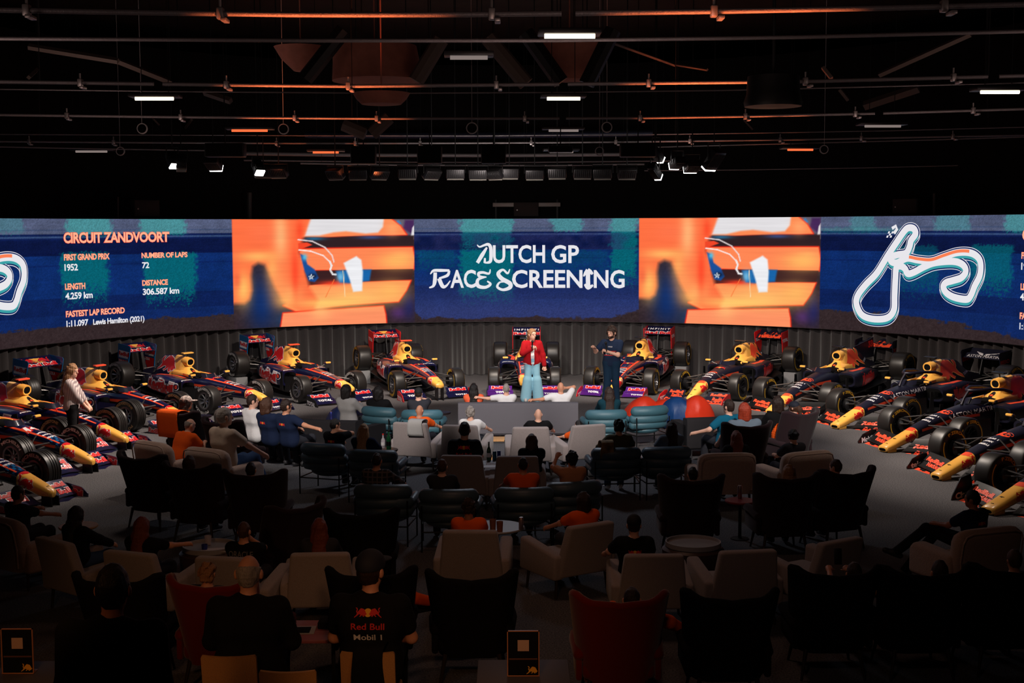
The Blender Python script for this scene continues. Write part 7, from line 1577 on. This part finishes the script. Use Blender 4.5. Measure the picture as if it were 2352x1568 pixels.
o = empty('leaflet', tuple(at(683, 1448, .741)), radians(92), 'black leaflet with a pale border on the mauve cafe table', 'leaflet'); q = MB(); q.rbox((0, 0, .004), (.21, .30, .008), .001); q.build('card', M_TOPG, o); q = MB(); q.rbox((-.01, .02, .009), (.16, .26, .004), .001); q.build('printed_face', M_BLACK, o)
p = at(752, 1437, .741); q = MB(); q.rbox((0, 0, .03), (.14, .19, .06), .01); o = q.build('dark_box', M_BLACK); o.location = tuple(p); tag(o, 'dark flat box at the right of the mauve cafe table', 'box')
p = at(657, 1433, .741); F = Field((-.14, -.14, -.01), (.14, .14, .16), .008); F.ell((0, 0, .03), (.08, .07, .06), None, .02); F.ell((.03, .03, .06), (.05, .05, .045), None, .03); F.ell((-.04, -.02, .05), (.05, .04, .05), None, .03); F.below(0.0); o = link('crumpled_cloth', fmesh('crumpled_cloth', F.surface(), [CL['plum']], jit=.006)); o.location = tuple(p); tag(o, 'crumpled dark cloth on the mauve cafe table', 'cloth')
# acrylic table signs
def table_sign(px, py, z, wd, ht, label):
    p = at(px, py, z); o = empty('table_sign', tuple(p), 0, label, 'sign'); fm = mat('acrylic_edge', rgb(180, 120, 86), .3, spec=.7)
    q = MB(); t = .008
    for c, d in (((0, 0, ht - t / 2), (wd, .012, t)), ((0, 0, t / 2), (wd, .012, t)), ((-wd / 2 + t / 2, 0, ht / 2), (t, .012, ht)), ((wd / 2 - t / 2, 0, ht / 2), (t, .012, ht))): q.box(c, d)
    q.build('acrylic_border', fm, o); q = MB(); q.box((0, .002, ht / 2), (wd - .01, .004, ht - .01), 0); bv = bvh_of(q)
    V, F_ = rect2d(.085, .085); q.add(np.c_[V[:, 0] - .042, np.full(4, -.003), V[:, 1] + ht * .55], F_, 1); V, F_ = rect2d(wd - .03, .012); q.add(np.c_[V[:, 0] - wd / 2 + .015, np.full(4, -.003), V[:, 1] + ht * .36], F_, 2)
    q.add(np.c_[BULL_IN[0][:, 0] * .085 + wd / 2 - .098, np.full(len(BULL_IN[0]), -.003), BULL_IN[0][:, 1] * .085 + ht * .13], BULL_IN[1], 3); q.build('insert_card', [M_BLACK, mat('sign_pale', rgb(196, 160, 140), .7), mat('sign_brown', rgb(96, 56, 40), .7), D_YEL], o, recalc=False)
    q = MB(); q.rbox((0, .03, .004), (wd, .09, .008), .002); q.build('foot', fm, o)
table_sign(1202, 1552, .742, .243, .35, 'acrylic table sign with a pale square, in the bottom middle'); table_sign(42, 1546, .742, .243, .35, 'acrylic table sign with a pale square, bottom left')
# cloths, bag, jacket
def drape(key, yl, yr, drop, m, name, label, cat, lift=.0, th=.012):
    loc, a, kind, zs = SEATS[key]; zt, bx = BUILD[kind][1:]; n, k = 9, 13; V = []
    x_f, x_b = bx + .17, bx - .085
    for i in range(n):
        y = yl + (yr - yl) * i / (n - 1)
        for j in range(k):
            t = j / (k - 1)
            if t < .35: x, z = x_f - (x_f - bx) * (1 - t / .35) * .0 - .02 * 0, zt - drop * .6 * (1 - t / .35) + .025
            elif t < .6: q = (t - .35) / .25; x, z = x_f + (x_b - x_f) * q, zt + .03 + .018 * sin(pi * q)
            else: q = (t - .6) / .4; x, z = x_b + (.05 * q if kind != 'W' else .05 * q), zt + .02 - drop * q
            V.append((x + .008 * sin(7 * y + 5 * t), y + .01 * sin(9 * t + i), z + lift))
    F_ = [(i * k + j, (i + 1) * k + j, (i + 1) * k + j + 1, i * k + j + 1) for i in range(n - 1) for j in range(k - 1)]
    q = MB(); q.add(V, F_); o = q.build(name, m, recalc=False, angle=180); md = o.modifiers.new('thickness', 'SOLIDIFY'); md.thickness = th; o.location = loc; o.rotation_euler = (0, 0, a); tag(o, label, cat)
drape('G1', .02, -.24, .24, CL['lightgrey'], 'cloth', 'white cloth draped over the back of a grey armchair', 'cloth')
drape('W21', .30, -.16, .42, CL['orange'], 'towel', 'orange towel draped over a dark wing chair', 'towel', .04)
drape('P7', .26, .06, .22, mat('camouflage_cloth', rgb(130, 104, 70), .9, noise=.8, nscale=9), 'shoulder_bag', 'camouflage bag hung on the slate padded chair', 'bag', .05)
drape('T3', .10, -.14, .32, CL['black'], 'jacket', 'black jacket hung over the middle of the tan dining chair', 'jacket', .005)
q = MB(); F = Field((-.3, -.3, -.02), (.3, .3, .7), .012); F.cap((0, -.06, .2), (0, .05, .5), .12, .09, .06); F.cap((.02, .0, .1), (-.02, .08, .4), .13, .1, .06); F.below(0.0); o = link('orange_jacket', fmesh('orange_jacket', F.surface(), [CL['orange']], jit=.004)); p = at(1790, 1035, .35); o.location = (p[0], p[1], .22); tag(o, 'orange jacket bundled beside the woman with the claw clip', 'jacket')
def phone(p, rz, label, m=M_LEG, rx=60):
    q = MB(); q.rbox((0, 0, 0), (.075, .155, .010), .003); o = q.build('phone', m); o.location = tuple(p); o.rotation_euler = (radians(rx), 0, radians(rz)); tag(o, label, 'phone')
p = W_PHONE8[1] + np.array([0, .03, .08]); phone(p, 0, 'phone with a small red light held by the long-haired woman')
p = (W_PHONE15[0] + W_PHONE15[1]) / 2 + np.array([0, .06, .12]); phone(p, 0, 'phone held above the black wing chair rim', rx=80)
p = W_PAPER16[0] + np.array([.0, .10, .03]); q = MB(); q.rbox((0, 0, 0), (.16, .24, .004), 0); o = q.build('paper_sheet', M_PAPER); o.location = tuple(p); o.rotation_euler = (radians(35), 0, 0); tag(o, 'white paper held between two black wing chairs', 'paper')
